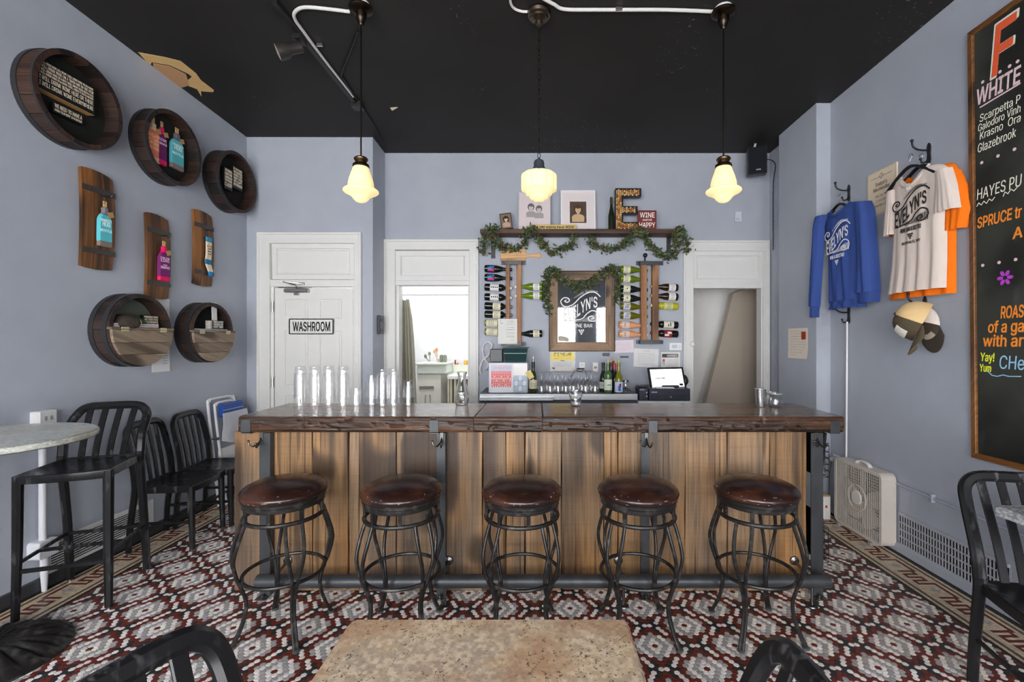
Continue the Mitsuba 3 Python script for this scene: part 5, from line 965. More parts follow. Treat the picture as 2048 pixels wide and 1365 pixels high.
a, b = P(1468.5, 445, YM), P(1482.5, 424, YM); k = thing('wall_sensor', 'small white sensor box high on the wall right of the shelf', 'sensor'); part(k, 'box', box(a[0], b[0], YM - .025, YM, a[2], b[2], .006), 'satin', lin(196, 202, 212)); part(k, 'lens', at(slab(sbox(-.02, -.012, .02, .012), .002), bk(1475.5, 439, YM - .025)), 'satin', lin(176, 182, 192))
k = thing('wall_loop', 'black iron loop handle above the right wine rack', 'hook'); part(k, 'knob', at(mv(trimesh.creation.icosphere(1, .024), 0, 0, .03), bk(1289, 512)), 'satin', lin(28, 28, 30)); part(k, 'stem', at(box(-.006, .006, -.07, -.015, .005, .03, .001), bk(1289, 512)), 'satin', lin(30, 30, 32))
k = thing('loudspeaker', 'black loudspeaker in the upper right corner of the bar wall', 'loudspeaker'); c = P(1515, 321, 4.62); m = M(c, (math.cos(.28), -math.sin(.28) * -1 * -1, .0), (0, -.12, 1)) ; m = M(c, (.95, -.31, .02), (0, -.14, 1))
part(k, 'cabinet', at(box(-.09, .09, -.135, .135, -.12, 0, .006), m), 'satin', lin(34, 36, 42)); part(k, 'grille', at(box(-.082, .082, -.127, .127, 0, .008, .003), m), 'matte', lin(26, 28, 34)); part(k, 'badge', at(mv(text('BOSE', .012, .001, True), .01, -.09, .008), m), 'satin', lin(190, 190, 190)); part(k, 'mount', cat(cyl(c + (0, .1, .12), (c[0], 4.66, zc(c[0], 4.66) - .001), .012, 8)), 'satin', lin(190, 190, 190))
part(k, 'cable', tube(smooth_path([c + (.1, .1, .06), (XRM - .02, 4.75, c[2] + .02), (XRM - .012, 4.8, c[2] - .2), (XRM - .012, 4.8, 2.4)], 6), .005, 5), 'satin', lin(40, 40, 46))
# ---------------- back counter
ZC_ = .945; YC0 = 4.33
k = thing('back_counter', 'steel back counter with a dark mat along the wall behind the bar', 'counter'); a, b = P(959, 0, YC0)[0], P(1275, 0, YC0)[0]
part(k, 'steel_edge', box(a, b, YC0 - .02, YC0, ZC_ - .06, ZC_ + .004, .004), 'metal', lin(200, 204, 208)); part(k, 'drainer_edge', box(a, a + .7, YC0 - .05, YC0 - .02, ZC_ - .062, ZC_ - .03, .004), 'metal', lin(196, 200, 204)); part(k, 'mat', box(a, b, YC0, YM - .003, ZC_ - .03, ZC_ - .001), 'satin', lin(40, 44, 48)); part(k, 'body', box(a, b, YC0 + .03, YM - .003, 0, ZC_ - .03), 'matte', lin(80, 84, 90))
k = thing('drinks_dispenser', 'white counter cabinet with a red drink poster behind the bar', 'dispenser'); Yd = 4.40; a, b = P(977, 791, Yd), P(1055.5, 726, Yd)
part(k, 'cabinet', box(a[0], b[0], Yd, YM - .02, ZC_, b[2], .006), 'satin', lin(206, 208, 212)); z0, z1 = ZC_ + .003, b[2] - .008
p0, p1 = P(980, 0, Yd)[0], P(1025, 0, Yd)[0]; hh = z1 - z0
post = [(box(p0, p1, z0, z1, 0, .001), lin(214, 216, 222)), (box(p0 + .006, p1 - .006, z1 - hh * .30, z1 - .01, .001, .0014), lin(176, 192, 212)), (box(p0 + .01, p1 - .01, z0 + hh * .22, z1 - hh * .26, .001, .0016), lin(222, 130, 130)), (box(p0 + .03, p1 - .02, z1 - hh * .17, z1 - hh * .12, .001, .0018), lin(226, 150, 150))]
for r in range(7):
    for c in range(9): post.append((mv(slab(Point(0, 0).buffer(.006, quad_segs=2), .0006), p0 + .022 + c * (p1 - p0 - .044) / 8, z0 + hh * (.2 + .07 * r), .0016), [lin(206, 60, 80), lin(190, 70, 90), lin(230, 190, 196)][(r * 2 + c * (r % 2)) % 3]))
post += [(mv(slab(Point(0, 0).buffer(.011), .0008), p0 + (p1 - p0) * .62, z0 + hh * .42, .0018), lin(222, 196, 60)), (rule(p0 + .05, p0 + .12, z0 + .014, .006), lin(90, 90, 96))]
coloured(k, 'poster', [(m, c) for m, c in post], M((0, Yd - .001, 0), (1, 0, 0), (0, 0, 1)), 'satin')
q0, q1 = P(1027, 0, Yd)[0], P(1054, 0, Yd)[0]; coloured(k, 'ice_picture', [(box(q0, q1, z0, z0 + hh * .55, 0, .001), lin(150, 166, 186)), (box(q0, q1, z0 + hh * .6, z1, 0, .001), lin(232, 230, 226))] + [(mv(slab(Polygon(smooth_path([(-.016, -.02), (.016, -.018), (.014, .02), (-.014, .018)], 2, True)), .001), q0 + .025 + (i % 3) * .04, z0 + .04 + (i // 3) * .05, .001), lin(206, 216, 228) * (.7 + .3 * (i % 2))) for i in range(9)], M((0, Yd - .001, 0), (1, 0, 0), (0, 0, 1)), 'satin')
zt = b[2]; a, b = P(980, 0, 4.5), P(1005, 0, 4.5); one('napkin_box', 'dark grey square box on top of the drinks dispenser', 'box', box(a[0], b[0], 4.48, 4.62, zt + .001, zt + .13, .006), 'satin', lin(66, 70, 74))
k = thing('plastic_tub', 'dark see-through plastic tub on top of the drinks dispenser', 'tub'); a, b = P(1007, 0, 4.5), P(1056, 0, 4.5); w = (b[0] - a[0]) / 2; c = (a[0] + b[0]) / 2
tubm = trimesh.convex.convex_hull(np.array([(c + s * w * q, 4.55 + t * .12 * q, z) for s in (-1, 1) for t in (-1, 1) for q, z in ((.82, zt + .001), (1, zt + .14))])); part(k, 'body', tubm, 'gloss', lin(38, 62, 62)); part(k, 'rim', box(c - w * 1.06, c + w * 1.06, 4.55 - .13, 4.55 + .13, zt + .138, zt + .146, .002), 'satin', lin(30, 36, 40)); part(k, 'fold_line', box(c - w * .9, c + w * .9, 4.55 - .118, 4.55 - .114, zt + .085, zt + .092), 'satin', lin(110, 134, 130))
one('cable_loop', 'thick white cable hung in loops on the wall beside the kitchen doorway', 'cable', tube(smooth_path([P(x, y, YM - .02 - .02 * (i % 2)) for i, (x, y) in enumerate([(963, 750), (960, 738), (966, 720), (976, 712), (980, 702), (984, 690), (978, 684.5), (970, 686), (965, 698), (968, 716), (976, 728), (972, 740)])], 6), .012, 8), 'satin', lin(216, 216, 220))
def upright(label, x, Yb, shape, g, c, l, lz=(.03, .12), art=None, cork=True, s=1.0, sz=1.0): return bottle(label, np.array([[s, 0, 0, P(x, 0, Yb)[0]], [0, s, 0, Yb], [0, 0, sz, ZC_], [0, 0, 0, 1.]]) @ trimesh.transformations.rotation_matrix(-np.pi / 2, (0, 0, 1)), shape, g, c, l, lz, 'counter_bottle', 'bottles on the back counter', art, cork)
k = upright('dark bottle with a pour spout and a yellow tag beside the dispenser', 1066.5, 4.42, 'b', lin(44, 52, 18), lin(36, 36, 38), lin(206, 200, 176), (.04, .125), lines, False)
part(k, 'pour_spout', mv(lathe([(0, .298), (.012, .298), (.012, .31), (.005, .318), (.003, .35), (0, .35)], 12), P(1066.5, 0, 4.42)[0], 4.42, ZC_), 'chrome', lin(200, 200, 200)); part(k, 'neck_tag', mv(box(-.028, .028, -.001, .001, -.04, .04), P(1059.5, 0, 4.37)[0], 4.372, P(0, 750, 4.37)[2], ry=-.5), 'matte', lin(226, 206, 140))
pic = [(0, .3, .1, .6, lin(50, 90, 200)), (.0, .14, .55, .8, lin(220, 80, 90)), (.25, .12, .5, .85, lin(40, 40, 90)), (-.3, .15, .2, .5, lin(90, 180, 200))]
for a_ in [('dark bottle at the left back of the bottle group', 1206.5, 4.55, 'b', lin(28, 32, 24), lin(40, 40, 40), lin(206, 206, 200), (.03, .1), lines, False, 1, .95), ('green bottle with a white label at the front of the bottle group', 1216, 4.40, 'o', lin(66, 98, 54), None, lin(216, 222, 206), (.03, .135), [(.2, .5, .45, .52, lin(60, 90, 60))], True, 1, .97), ('dark corked bottle just behind the white-labelled green one', 1222, 4.52, 'b', lin(40, 34, 24), None, None, (.03, .1), None, True, 1, .97), ('dark bottle with a red capsule in the middle of the bottle group', 1229.5, 4.50, 'b', lin(30, 30, 44), lin(190, 50, 60), None, (.03, .1), None, False, 1, .93), ('corked dark bottle behind the red-capped one', 1226, 4.64, 'o', lin(30, 26, 30), None, None, (.03, .1), None, True, 1, 1.0), ('olive bottle with a blue picture label at the right of the bottle group', 1237.5, 4.40, 'b', lin(112, 112, 20), None, lin(196, 206, 226), (.01, .11), pic, True, 1, .98)]: upright(*a_)
# glass things: single sheets of glass
WG = [(.001, .0), (.034, .002), (.032, .006), (.006, .012), (.004, .03), (.004, .085), (.010, .098), (.028, .115), (.039, .14), (.040, .16), (.036, .195), (.033, .21)]
def shell(pf, t=.0017):
    """(r, z) outside profile, foot or closed end first -> a closed wall of thickness t"""
    o = np.array(pf, float); i = o[::-1].copy(); i[:, 0] = np.maximum(i[:, 0] - t, 0); i[-1] = (0, o[0, 1] + t * 1.6); o[0, 0] = 0; return [tuple(q) for q in o] + [tuple(q) for q in i]
def wineglass(x, Yg, z, s=1.0): return mv(lathe([(r * s, (.21 - h) * s) for r, h in WG][::-1], 24), x, Yg, z)
def glass_thing(name, label, group, mesh, c='glass', mat='glass_sheet'): return one(name, label, c, mesh, mat, None, 40 if mat == 'glass_solid' else True, None, group)
ORD = ['front', 'second', 'third', 'rearmost']; ROWS = ['leftmost', 'second', 'third', 'fourth', 'fifth', 'sixth', 'rightmost']
for r_, (x, cnt) in enumerate([(1083, 1), (1100, 2), (1116, 2), (1131.5, 2), (1147, 2), (1171, 4), (1190, 4)]):
    for j in range(cnt):
        glass_thing('wine_glass', f'clear upturned wine glass, {ORD[j] if j < cnt - 1 or cnt == 1 else ORD[3]} one of the {ROWS[r_]} row on the back counter', 'upturned wine glasses on the back counter', wineglass(P(x, 0, 4.40)[0] - j * .028, 4.40 + j * .088, ZC_), 'wine glass', 'glass_bright')
k = thing('garnish_jar', 'small clear jar with dark lids at the right of the bottles', 'jar'); X = P(1251, 0, 4.45)[0]; part(k, 'glass', mv(lathe([(.001, .001), (.034, .001), (.036, .01), (.036, .075), (.03, .09), (.03, .1)], 20), X, 4.45, ZC_), 'glass_sheet', None, True); part(k, 'lid', mv(lathe([(0, .1), (.031, .1), (.031, .118), (0, .119)], 16), X, 4.45, ZC_), 'metal', lin(120, 124, 128))
k = thing('till_stand', 'low white stand under the till', 'stand'); a, b = P(1275, 0, 4.33)[0] + .004, P(1384, 0, 4.3)[0]; ZL = .878; part(k, 'top', box(a, b, 4.30, YM - .003, ZL - .03, ZL, .003), 'satin', lin(210, 210, 210)); part(k, 'body', box(a + .02, b - .02, 4.33, YM - .003, 0, ZL - .03), 'satin', lin(196, 196, 196))
k = thing('cash_drawer', 'black cash drawer with a key lock under the till screen', 'cash drawer'); a, b = P(1298.5, 803, 4.32), P(1380.5, 781, 4.32); part(k, 'case', box(a[0], b[0], 4.32, 4.72, ZL, ZL + .115, .004), 'satin', lin(44, 48, 62)); part(k, 'drawer_front', box(a[0] + .02, b[0] - .012, 4.312, 4.32, ZL + .012, ZL + .098, .002), 'satin', lin(36, 40, 54)); part(k, 'slot', cat(box(a[0] + .05, a[0] + .17, 4.310, 4.313, ZL + .045, ZL + .05), box(b[0] - .17, b[0] - .05, 4.310, 4.313, ZL + .045, ZL + .05)), 'satin', lin(16, 18, 24)); part(k, 'lock', at(lathe([(0, 0), (.012, 0), (.011, .01), (0, .011)], 14), BACK(((a[0] + b[0]) / 2, 4.312, ZL + .04))), 'chrome', lin(200, 200, 200)); part(k, 'badge', at(text('clover', .014, .001, True), BACK((a[0] + .045, 4.312, ZL + .085))), 'satin', lin(200, 204, 214))
k = thing('receipt_printer', 'black receipt printer left of the cash drawer', 'printer'); a, b = P(1276, 0, 4.34)[0] + .006, P(1297, 0, 4.34)[0]; part(k, 'body', box(a, b, 4.34, 4.5, ZL, ZL + .125, .008), 'satin', lin(38, 44, 58)); part(k, 'lid', box(a + .004, b - .004, 4.345, 4.49, ZL + .125, ZL + .135, .004), 'satin', lin(28, 32, 42)); part(k, 'lights', cat([box(b - .022, b - .012, 4.336, 4.34, z, z + .012) for z in (ZL + .035, ZL + .07)]), 'satin', lin(206, 214, 220)); part(k, 'badge', at(text('clover', .012, .001, True), BACK((a + .035, 4.34, ZL + .105))), 'satin', lin(190, 196, 206))
k = thing('till_screen', 'till touch screen showing a bright white page on the cash drawer', 'screen'); c = P(1333, 758, 4.5); m = M(c, (.992, .06, .02), (.10, .42, .90)); w, h = .345, .215
part(k, 'bezel', at(slab(sbox(-w / 2, -h / 2, w / 2, h / 2).buffer(.006), .018, .003), m), 'satin', lin(26, 28, 32)); part(k, 'base_edge', at(box(-w / 2, w / 2, -h / 2 - .014, -h / 2 - .005, -.02, .016, .002), m), 'satin', lin(196, 198, 200)); part(k, 'stand', box(c[0] - .06, c[0] + .1, 4.42, 4.62, ZL + .116, ZL + .135, .004), 'satin', lin(40, 42, 50)); part(k, 'neck', cyl((c[0] + .02, 4.52, ZL + .13), c + (0, .02, -.02), .02, 10), 'satin', lin(40, 42, 50))
kk = k + '__display'; q = at(box(-w / 2 + .012, w / 2 - .012, -h / 2 + .014, h / 2 - .012, .018, .0185), m); scene[kk] = mikit.ply(q, 'matte', color=np.tile(lin(200, 200, 204), (len(q.vertices), 1)), emitter={'type': 'area', 'radiance': {'type': 'rgb', 'value': [SCREEN] * 3}})
part(k, 'page_marks', at(cat(mv(text('12:02 PM', .014, .001, True), -.07, .0, .0187), mv(box(-.016, .016, -.010, .010, 0, .001), .13, -.07, .0187)), m), 'matte', lin(40, 40, 44))
one('paper_pad', 'white paper slip lying in front of the till screen', 'paper', box(c[0] - .14, c[0] + .03, 4.33, 4.40, ZL + .116, ZL + .124, .001), 'matte', lin(224, 224, 226))
k = thing('phone_handset', 'black telephone handset hung by the right doorway behind the till screen', 'telephone'); a = P(1368, 760, YM - .03); part(k, 'cradle', box(a[0] - .02, a[0] + .02, YM - .03, YM - .001, a[2] - .05, a[2] + .05, .006), 'satin', lin(36, 36, 32)); part(k, 'handset', sweep(smooth_path([a + (-.008, -.03, .05), a + (.012, -.045, .02), a + (.02, -.045, -.02), a + (.005, -.03, -.055)], 5), rect(.026, .02, .005)), 'satin', lin(44, 44, 38))
# ---------------- things on the bar top
TUM = [(.001, .1455), (.029, .1455), (.0325, .143), (.0338, .138), (.0345, .122), (.0362, .118), (.0366, .105), (.0395, .05), (.0425, .012), (.0435, .008), (.0437, .0)]
def tumbler(x, y, z, s=1.0, h=1.0):
    m = lathe([(r * s, q * h) for r, q in TUM][::-1], 60); v = np.array(m.vertices); a = np.arctan2(v[:, 1], v[:, 0]); b = (v[:, 2] < .118 * h) & (v[:, 2] > .02 * h); v[:, :2] *= np.where(b, 1 + .012 * np.cos(a * 15), 1)[:, None]; m.vertices = v; return mv(m, x, y, z)
def stack(px, Yg, n, step, g, s=1.0, h=.82, first=0):
    X = P(px, 0, Yg)[0]
    for j in range(n): glass_thing('tumbler', (['lowest ', 'second lowest ', 'third lowest ', 'topmost '][j if j < n - 1 else 3] if n > 1 else '') + g[1], g[0], tumbler(X, Yg, ZT + .001 + j * step, s, h), 'drinking glass', 'glass_ribbed')
GL = [('glasses of the first stack', 'upturned clear tumbler of the leftmost glass stack on the bar'), ('glasses of the second stack', 'upturned clear tumbler of the second tall glass stack on the bar'), ('glasses of the third stack', 'upturned clear tumbler of the third tall glass stack on the bar'), ('glasses of the fourth stack', 'upturned clear tumbler of the fourth tall glass stack on the bar'), (None, 'single upturned clear tumbler between the tall and the short glass stacks'), ('glasses of the low stack', 'upturned clear tumbler of the lower stack right of the single glass'), ('glasses of the sixth stack', 'tumbler of the left one of two glass stacks by the kitchen doorway'), ('glasses of the seventh stack', 'tumbler of the right one of two glass stacks by the kitchen doorway'), ('bluish glasses', 'upturned bluish tumbler standing in front of the curtain')]
for i, (px, n) in enumerate([(601, 4), (630, 4), (658, 4), (687, 4), (713.5, 1), (744, 3), (765.5, 4), (788, 4), (817.5, 2)]): stack(px, 3.06 + .02 * (i % 3), n, .047 if i < 4 else .042, GL[i], .98, .82)
k = thing('glass_carafe', 'clear glass carafe with an embossed bunch of grapes on the bar', 'carafe'); X = P(924, 0, 3.06)[0]
part(k, 'body', mv(lathe(shell([(.001, .0), (.036, .0), (.041, .01), (.047, .04), (.048, .07), (.04, .11), (.029, .15), (.0255, .17), (.027, .195), (.035, .222)], .003), 32), X, 3.06, ZT + .001), 'glass_solid', None, 40); part(k, 'embossing', mv(cat([mv(trimesh.creation.icosphere(1, .006), .046 * math.cos(a), .046 * math.sin(a), z) for a, z in [(-1.5, .09), (-1.2, .085), (-1.8, .085), (-1.35, .07), (-1.65, .07), (-1.5, .055)]]), X, 3.06, ZT), 'gloss', lin(180, 190, 196)); part(k, 'rim', mv(tube([(.035 * math.cos(a), .035 * math.sin(a), .222) for a in np.linspace(0, 2 * np.pi, 28, endpoint=False)], .0015, 5, True), X, 3.06, ZT), 'gloss', lin(190, 200, 204))
k = thing('water_glass', 'short tumbler of water alone in the middle of the bar', 'drinking glass'); X = P(1151.5, 0, 3.03)[0]; part(k, 'glass', mv(lathe(shell([(.001, .0), (.031, .0), (.034, .012), (.037, .055), (.043, .062), (.0445, .1)], .003), 28), X, 3.03, ZT + .001), 'glass_solid', None, 40); part(k, 'water', mv(lathe([(0, .007), (.030, .007), (.035, .05), (0, .05)], 20), X, 3.03, ZT), 'glass_sheet', None, 30)
k = thing('measuring_beaker', 'tall clear beaker with a spout at the right end of the bar', 'beaker'); X = P(1521, 0, 2.98)[0]; part(k, 'glass', mv(lathe(shell([(.001, .0), (.03, .0), (.033, .006), (.033, .115), (.036, .12)], .002), 28), X, 2.98, ZT + .001), 'glass_solid', None, 40); part(k, 'rim', mv(tube([(.036 * math.cos(a) + (.008 if abs(a) < .3 else 0), .036 * math.sin(a), .12) for a in np.linspace(-np.pi, np.pi, 28, endpoint=False)], .0016, 5, True), X, 2.98, ZT), 'gloss', lin(196, 204, 206))
for px, Yg, s, lb in [(1551, 2.97, 1.0, 'stout clear jar at the far right on the bar'), (1541, 3.07, .9, 'clear jar between the beaker and the stout jar')]: k = thing('glass_jar', lb, 'jar'); X = P(px, 0, Yg)[0]; part(k, 'glass', mv(lathe(shell([(.001, .0), (.038 * s, .0), (.044 * s, .012), (.045 * s, .05), (.036 * s, .066), (.034 * s, .07), (.037 * s, .074), (.037 * s, .088)], .003), 28), X, Yg, ZT + .001), 'glass_solid', None, 40); part(k, 'rim', mv(tube([(.037 * s * math.cos(a), .037 * s * math.sin(a), .088) for a in np.linspace(0, 2 * np.pi, 24, endpoint=False)], .0018, 5, True), X, Yg, ZT), 'gloss', lin(200, 206, 208))
# ================================================================ the right wall
k = thing('chalkboard', 'big black chalkboard menu in a wooden frame on the right wall', 'chalkboard')
YB0, YB1, ZB0, ZB1 = 2.592, 1.15, .79, 3.21
mC = RIGHT((XR - .001, YB0, ZB0)) @ trimesh.transformations.rotation_matrix(-.010 * -1, (0, 0, 1)); W_, H_ = YB0 - YB1, ZB1 - ZB0
part(k, 'slate', at(box(.01, W_ - .01, .01, H_ - .01, .0, .014), mC), 'chalkboard_slate', None, False)
for i, q in enumerate([[(0, 0), (.03, .03), (.03, H_ - .03), (0, H_)], [(W_, H_), (W_ - .03, H_ - .03), (W_ - .03, .03), (W_, 0)], [(0, 0), (W_, 0), (W_ - .03, .03), (.03, .03)], [(.03, H_ - .03), (W_ - .03, H_ - .03), (W_, H_), (0, H_)]]):
    part(k, 'frame_rail', at(slab(Polygon(q), .028, .004), mC), 'stave_wood', None, 30, ((0, 1, .5), (0, 0, 1), 90 + i) if i < 2 else ((0, .2, 1), (0, 1, 0), 90 + i))
CH_W, CH_O, CH_P, CH_Y, CH_B, CH_V = lin(226, 222, 206), lin(240, 140, 50), lin(226, 196, 200), lin(226, 234, 60), lin(150, 196, 226), lin(186, 70, 200)
def chalk(s, Y, z, h, w, c, bold=True, tilt=0.0):
    return (mv(text(s, h, .0012, bold, width=w, align='l', shear=.08), YB0 - Y, z - ZB0 - h / 2, .0142, rz=tilt), c)
ck = [chalk('WHITE', 2.555, 2.815, .085, .235, CH_P), chalk('Scarpetta P', 2.535, 2.69, .042, .215, CH_W, False), chalk('Galodoro Vinh', 2.545, 2.64, .040, .225, CH_W, False), chalk('Krasno  Ora', 2.535, 2.592, .042, .215, CH_W, False), chalk('Glazebrook', 2.548, 2.527, .048, .205, CH_W, False), chalk('HAYES PU', 2.555, 2.27, .06, .235, CH_W, False), chalk('SPRUCE tr', 2.555, 2.11, .058, .235, CH_O), chalk('A', 2.365, 2.005, .055, .05, CH_O), chalk('ROAS', 2.43, 1.60, .062, .115, CH_O), chalk('of a ga', 2.50, 1.525, .06, .185, CH_O), chalk('with ar', 2.53, 1.45, .06, .212, CH_O), chalk('Yay!', 2.545, 1.36, .045, .078, CH_Y), chalk('Yum', 2.55, 1.30, .04, .065, CH_Y), chalk('CHe', 2.44, 1.335, .07, .125, CH_B, False)]
f_ = text('F', .255, .0012, True, width=.11, align='l', shear=.1); fo = text('F', .275, .001, True, width=.13, align='l', shear=.1)
ck += [(mv(fo, YB0 - 2.475, 2.875 - ZB0, .0142), CH_W), (mv(f_, YB0 - 2.465, 2.885 - ZB0, .0146), lin(226, 96, 60))]
LN = lambda pts, w, c: (mv(stroke([(YB0 - y, z - ZB0) for y, z in pts], w), 0, 0, .0142), c)
ck += [LN([(2.53, 2.752), (2.32, 2.765)], .008, CH_P), LN([(2.556, 2.205), (2.545, 2.222), (2.53, 2.205), (2.515, 2.222), (2.5, 2.205), (2.485, 2.225), (2.47, 2.21), (2.455, 2.225)], .004, CH_W), LN([(2.41, 2.215), (2.40, 2.235), (2.385, 2.22), (2.37, 2.24), (2.355, 2.225), (2.33, 2.245)], .004, CH_W), LN([(2.505, 1.285), (2.48, 1.262), (2.45, 1.258), (2.42, 1.268), (2.39, 1.262), (2.33, 1.266)], .005, CH_B)]
for y in (2.515, 2.465, 2.42, 2.37, 2.33): ck.append((mv(slab(Point(0, 0).buffer(.009, quad_segs=3), .001), YB0 - y, 2.885 - ZB0, .0142), CH_P))
for z in (2.44, 1.868):
    for y in (2.525, 2.435, 2.35): ck.append((mv(slab(Point(0, 0).buffer(.009, quad_segs=3), .001), YB0 - y, z - ZB0, .0142), CH_P))
for a in range(6): ck.append((mv(slab(affinity.rotate(affinity.scale(Point(.026, 0).buffer(.016, quad_segs=4), 1, .6), a * 60, origin=(0, 0)), .001), YB0 - 2.405, 1.782 - ZB0, .0142), CH_V))
for q, c in ck: part(k, 'chalk_mark', at(q, mC), 'matte', np.array(c), False)
IRON = lin(26, 26, 28)
def coat_hook(label, Y, z):
    k = thing('coat_hook', label, 'hook'); m = RIGHT((XR - .001, Y, z))
    part(k, 'back_plate', at(slab(Polygon(smooth_path([(0, .075), (.014, .05), (.012, 0), (.015, -.04), (0, -.06), (-.015, -.04), (-.012, 0), (-.014, .05)], 3, True)), .006, .001), m), 'satin', IRON)
    part(k, 'upper_arm', at(cat(tube(smooth_path([(0, .03, .004), (0, .028, .04), (0, .035, .08), (0, .055, .105), (0, .085, .11)], 5), .0055, 8), mv(trimesh.creation.icosphere(1, .010), 0, .088, .11)), m), 'satin', IRON)
    part(k, 'lower_arm', at(cat(tube(smooth_path([(0, -.02, .004), (0, -.045, .02), (0, -.05, .045), (0, -.03, .055)], 5), .005, 8), mv(trimesh.creation.icosphere(1, .008), 0, -.028, .056)), m), 'satin', IRON)
coat_hook('black iron coat hook above the blue sweatshirt', 3.65, 2.62); coat_hook('black iron coat hook above the two T-shirts', 2.90, 2.63); coat_hook('black iron coat hook below the blue sweatshirt', 3.65, 1.645); coat_hook('black iron coat hook holding the caps', 2.93, 1.66)
def hanger(label, Yc, z, X, half):
    k = thing('clothes_hanger', label, 'hanger')
    part(k, 'shoulders', sweep(smooth_path([(X, Yc + half, z - .10), (X, Yc + half * .6, z - .045), (X, Yc + .03, z), (X, Yc - .03, z), (X, Yc - half * .6, z - .045), (X, Yc - half, z - .10)], 6), rect(.022, .016, .004)), 'satin', lin(22, 22, 24))
    part(k, 'wire_hook', tube(smooth_path([(X, Yc, z), (X, Yc, z + .04), (X + .005, Yc - .015, z + .07), (X + .005, Yc, z + .088), (X + .005, Yc + .018, z + .07)], 6), .0025, 6), 'chrome', lin(190, 190, 190))
hanger('black hanger inside the blue sweatshirt', 3.66, 2.535, XR - .075, .18); hanger('black hanger inside the cream T-shirt', 2.93, 2.56, XR - .10, .19); hanger('black hanger inside the orange T-shirt', 2.91, 2.555, XR - .05, .19)
def cloth(rows, X, depth, fold, seed, n=30, m=46, t=.003, nf=5.0, neck=None):
    """rows of (z, y_left, y_right) seen from the room, top first; a soft shell that stands depth off the plane X"""
    r = np.array(rows, float); s = np.concatenate([[0], np.cumsum(np.hypot(np.diff(r[:, 0]), np.diff(r[:, 1]) * .3))]); q = np.linspace(0, s[-1], m); z, a, b = [np.interp(q, s, r[:, i]) for i in range(3)]
    g = np.zeros((m, n, 3)); u = np.linspace(0, 1, n)
    for i in range(m):
        k = (z[0] - z[i]) / (z[0] - z[-1] + 1e-9); prof = np.sqrt(np.clip(1 - (2 * u - 1) ** 2, 0, 1)) ** .6
        f = fold * k ** .8 * (np.sin(u * nf * 2 * np.pi + seed + .8 * math.sin(k * 3 + seed)) + .45 * np.sin(u * nf * 3.7 * np.pi + seed * 2 + k * 2))
        zz = np.full(n, z[i])
        if neck and i < 10: dip = np.exp(-((a[i] + (b[i] - a[i]) * u - neck[0]) / neck[1]) ** 2) * neck[2] * (1 - i / 10); zz = zz - dip
        g[i] = np.stack([X - depth * prof - f * prof, a[i] + (b[i] - a[i]) * u, zz], 1)
    return surf(g[:, ::1], t)
def print_on(k, mesh_logo, Yc, zc_, X, col, bend):
    m = RIGHT((X, Yc, zc_)); q = at(mesh_logo, m); v = np.array(q.vertices); v[:, 0] += bend(v[:, 1]); q.vertices = v; part(k, 'printed_logo', q, 'matte', col, False)
BLUE = lin(58, 80, 144)
k = thing('sweatshirt', 'royal blue sweatshirt with a white EVELYN\'S print hanging on the right wall', 'sweatshirt')
part(k, 'body', cloth([(2.515, 3.74, 3.51), (2.50, 3.79, 3.44), (2.47, 3.83, 3.36), (2.40, 3.83, 3.345), (2.15, 3.78, 3.42), (1.95, 3.77, 3.40), (1.76, 3.76, 3.38)], XR - .05, .075, .014, 1.0, nf=3.0, neck=(3.62, .08, .075)), 'matte', BLUE, 60)
part(k, 'hem_band', cloth([(1.765, 3.765, 3.375), (1.74, 3.75, 3.385), (1.70, 3.75, 3.385)], XR - .05, .085, .016, 1.0, m=10, nf=3.0), 'matte', BLUE * .92, 60)
part(k, 'sleeve', cloth([(2.475, 3.83, 3.72), (2.40, 3.86, 3.76), (2.1, 3.885, 3.78), (1.74, 3.905, 3.82)], XBP - .006, .06, .012, 2.2, n=18, nf=1.5), 'matte', BLUE, 60)
part(k, 'sleeve', cloth([(2.47, 3.42, 3.335), (2.40, 3.43, 3.30), (2.1, 3.41, 3.27), (1.80, 3.405, 3.245)], XR - .05, .085, .012, .4, n=18, nf=1.5), 'matte', BLUE, 60)
part(k, 'cuff', cloth([(1.745, 3.90, 3.825), (1.70, 3.895, 3.835), (1.645, 3.89, 3.835)], XBP - .006, .055, .004, 2.2, n=14, m=8), 'matte', BLUE * .9, 60); part(k, 'cuff', cloth([(1.805, 3.40, 3.25), (1.725, 3.395, 3.255)], XR - .05, .08, .004, 2.2, n=14, m=8), 'matte', BLUE * .9, 60)
part(k, 'collar', tube(smooth_path([(XR - .08, 3.74, 2.512), (XR - .125, 3.69, 2.462), (XR - .135, 3.62, 2.438), (XR - .125, 3.55, 2.465), (XR - .08, 3.51, 2.515)], 6), .011, 8), 'matte', BLUE * .85)
print_on(k, logo(.30, 'EVELYN\'S', 'BAR & BISTRO'), 3.60, 2.245, XR - .137, lin(226, 226, 228), lambda y: .10 * np.clip(np.abs(y - 3.6), 0, .2) ** 1.4)
ORG, TEE = lin(238, 116, 22), lin(214, 200, 190)
k = thing('t_shirt', 'orange T-shirt mostly hidden behind the cream T-shirt on the right wall', 'T-shirt')
part(k, 'body', cloth([(2.53, 3.02, 2.80), (2.50, 3.10, 2.70), (2.44, 3.145, 2.665), (2.16, 3.145, 2.69), (1.9, 3.16, 2.69), (1.73, 3.185, 2.69)], XR - .02, .045, .008, 3, nf=4, neck=(2.91, .07, .05)), 'matte', ORG, 60)
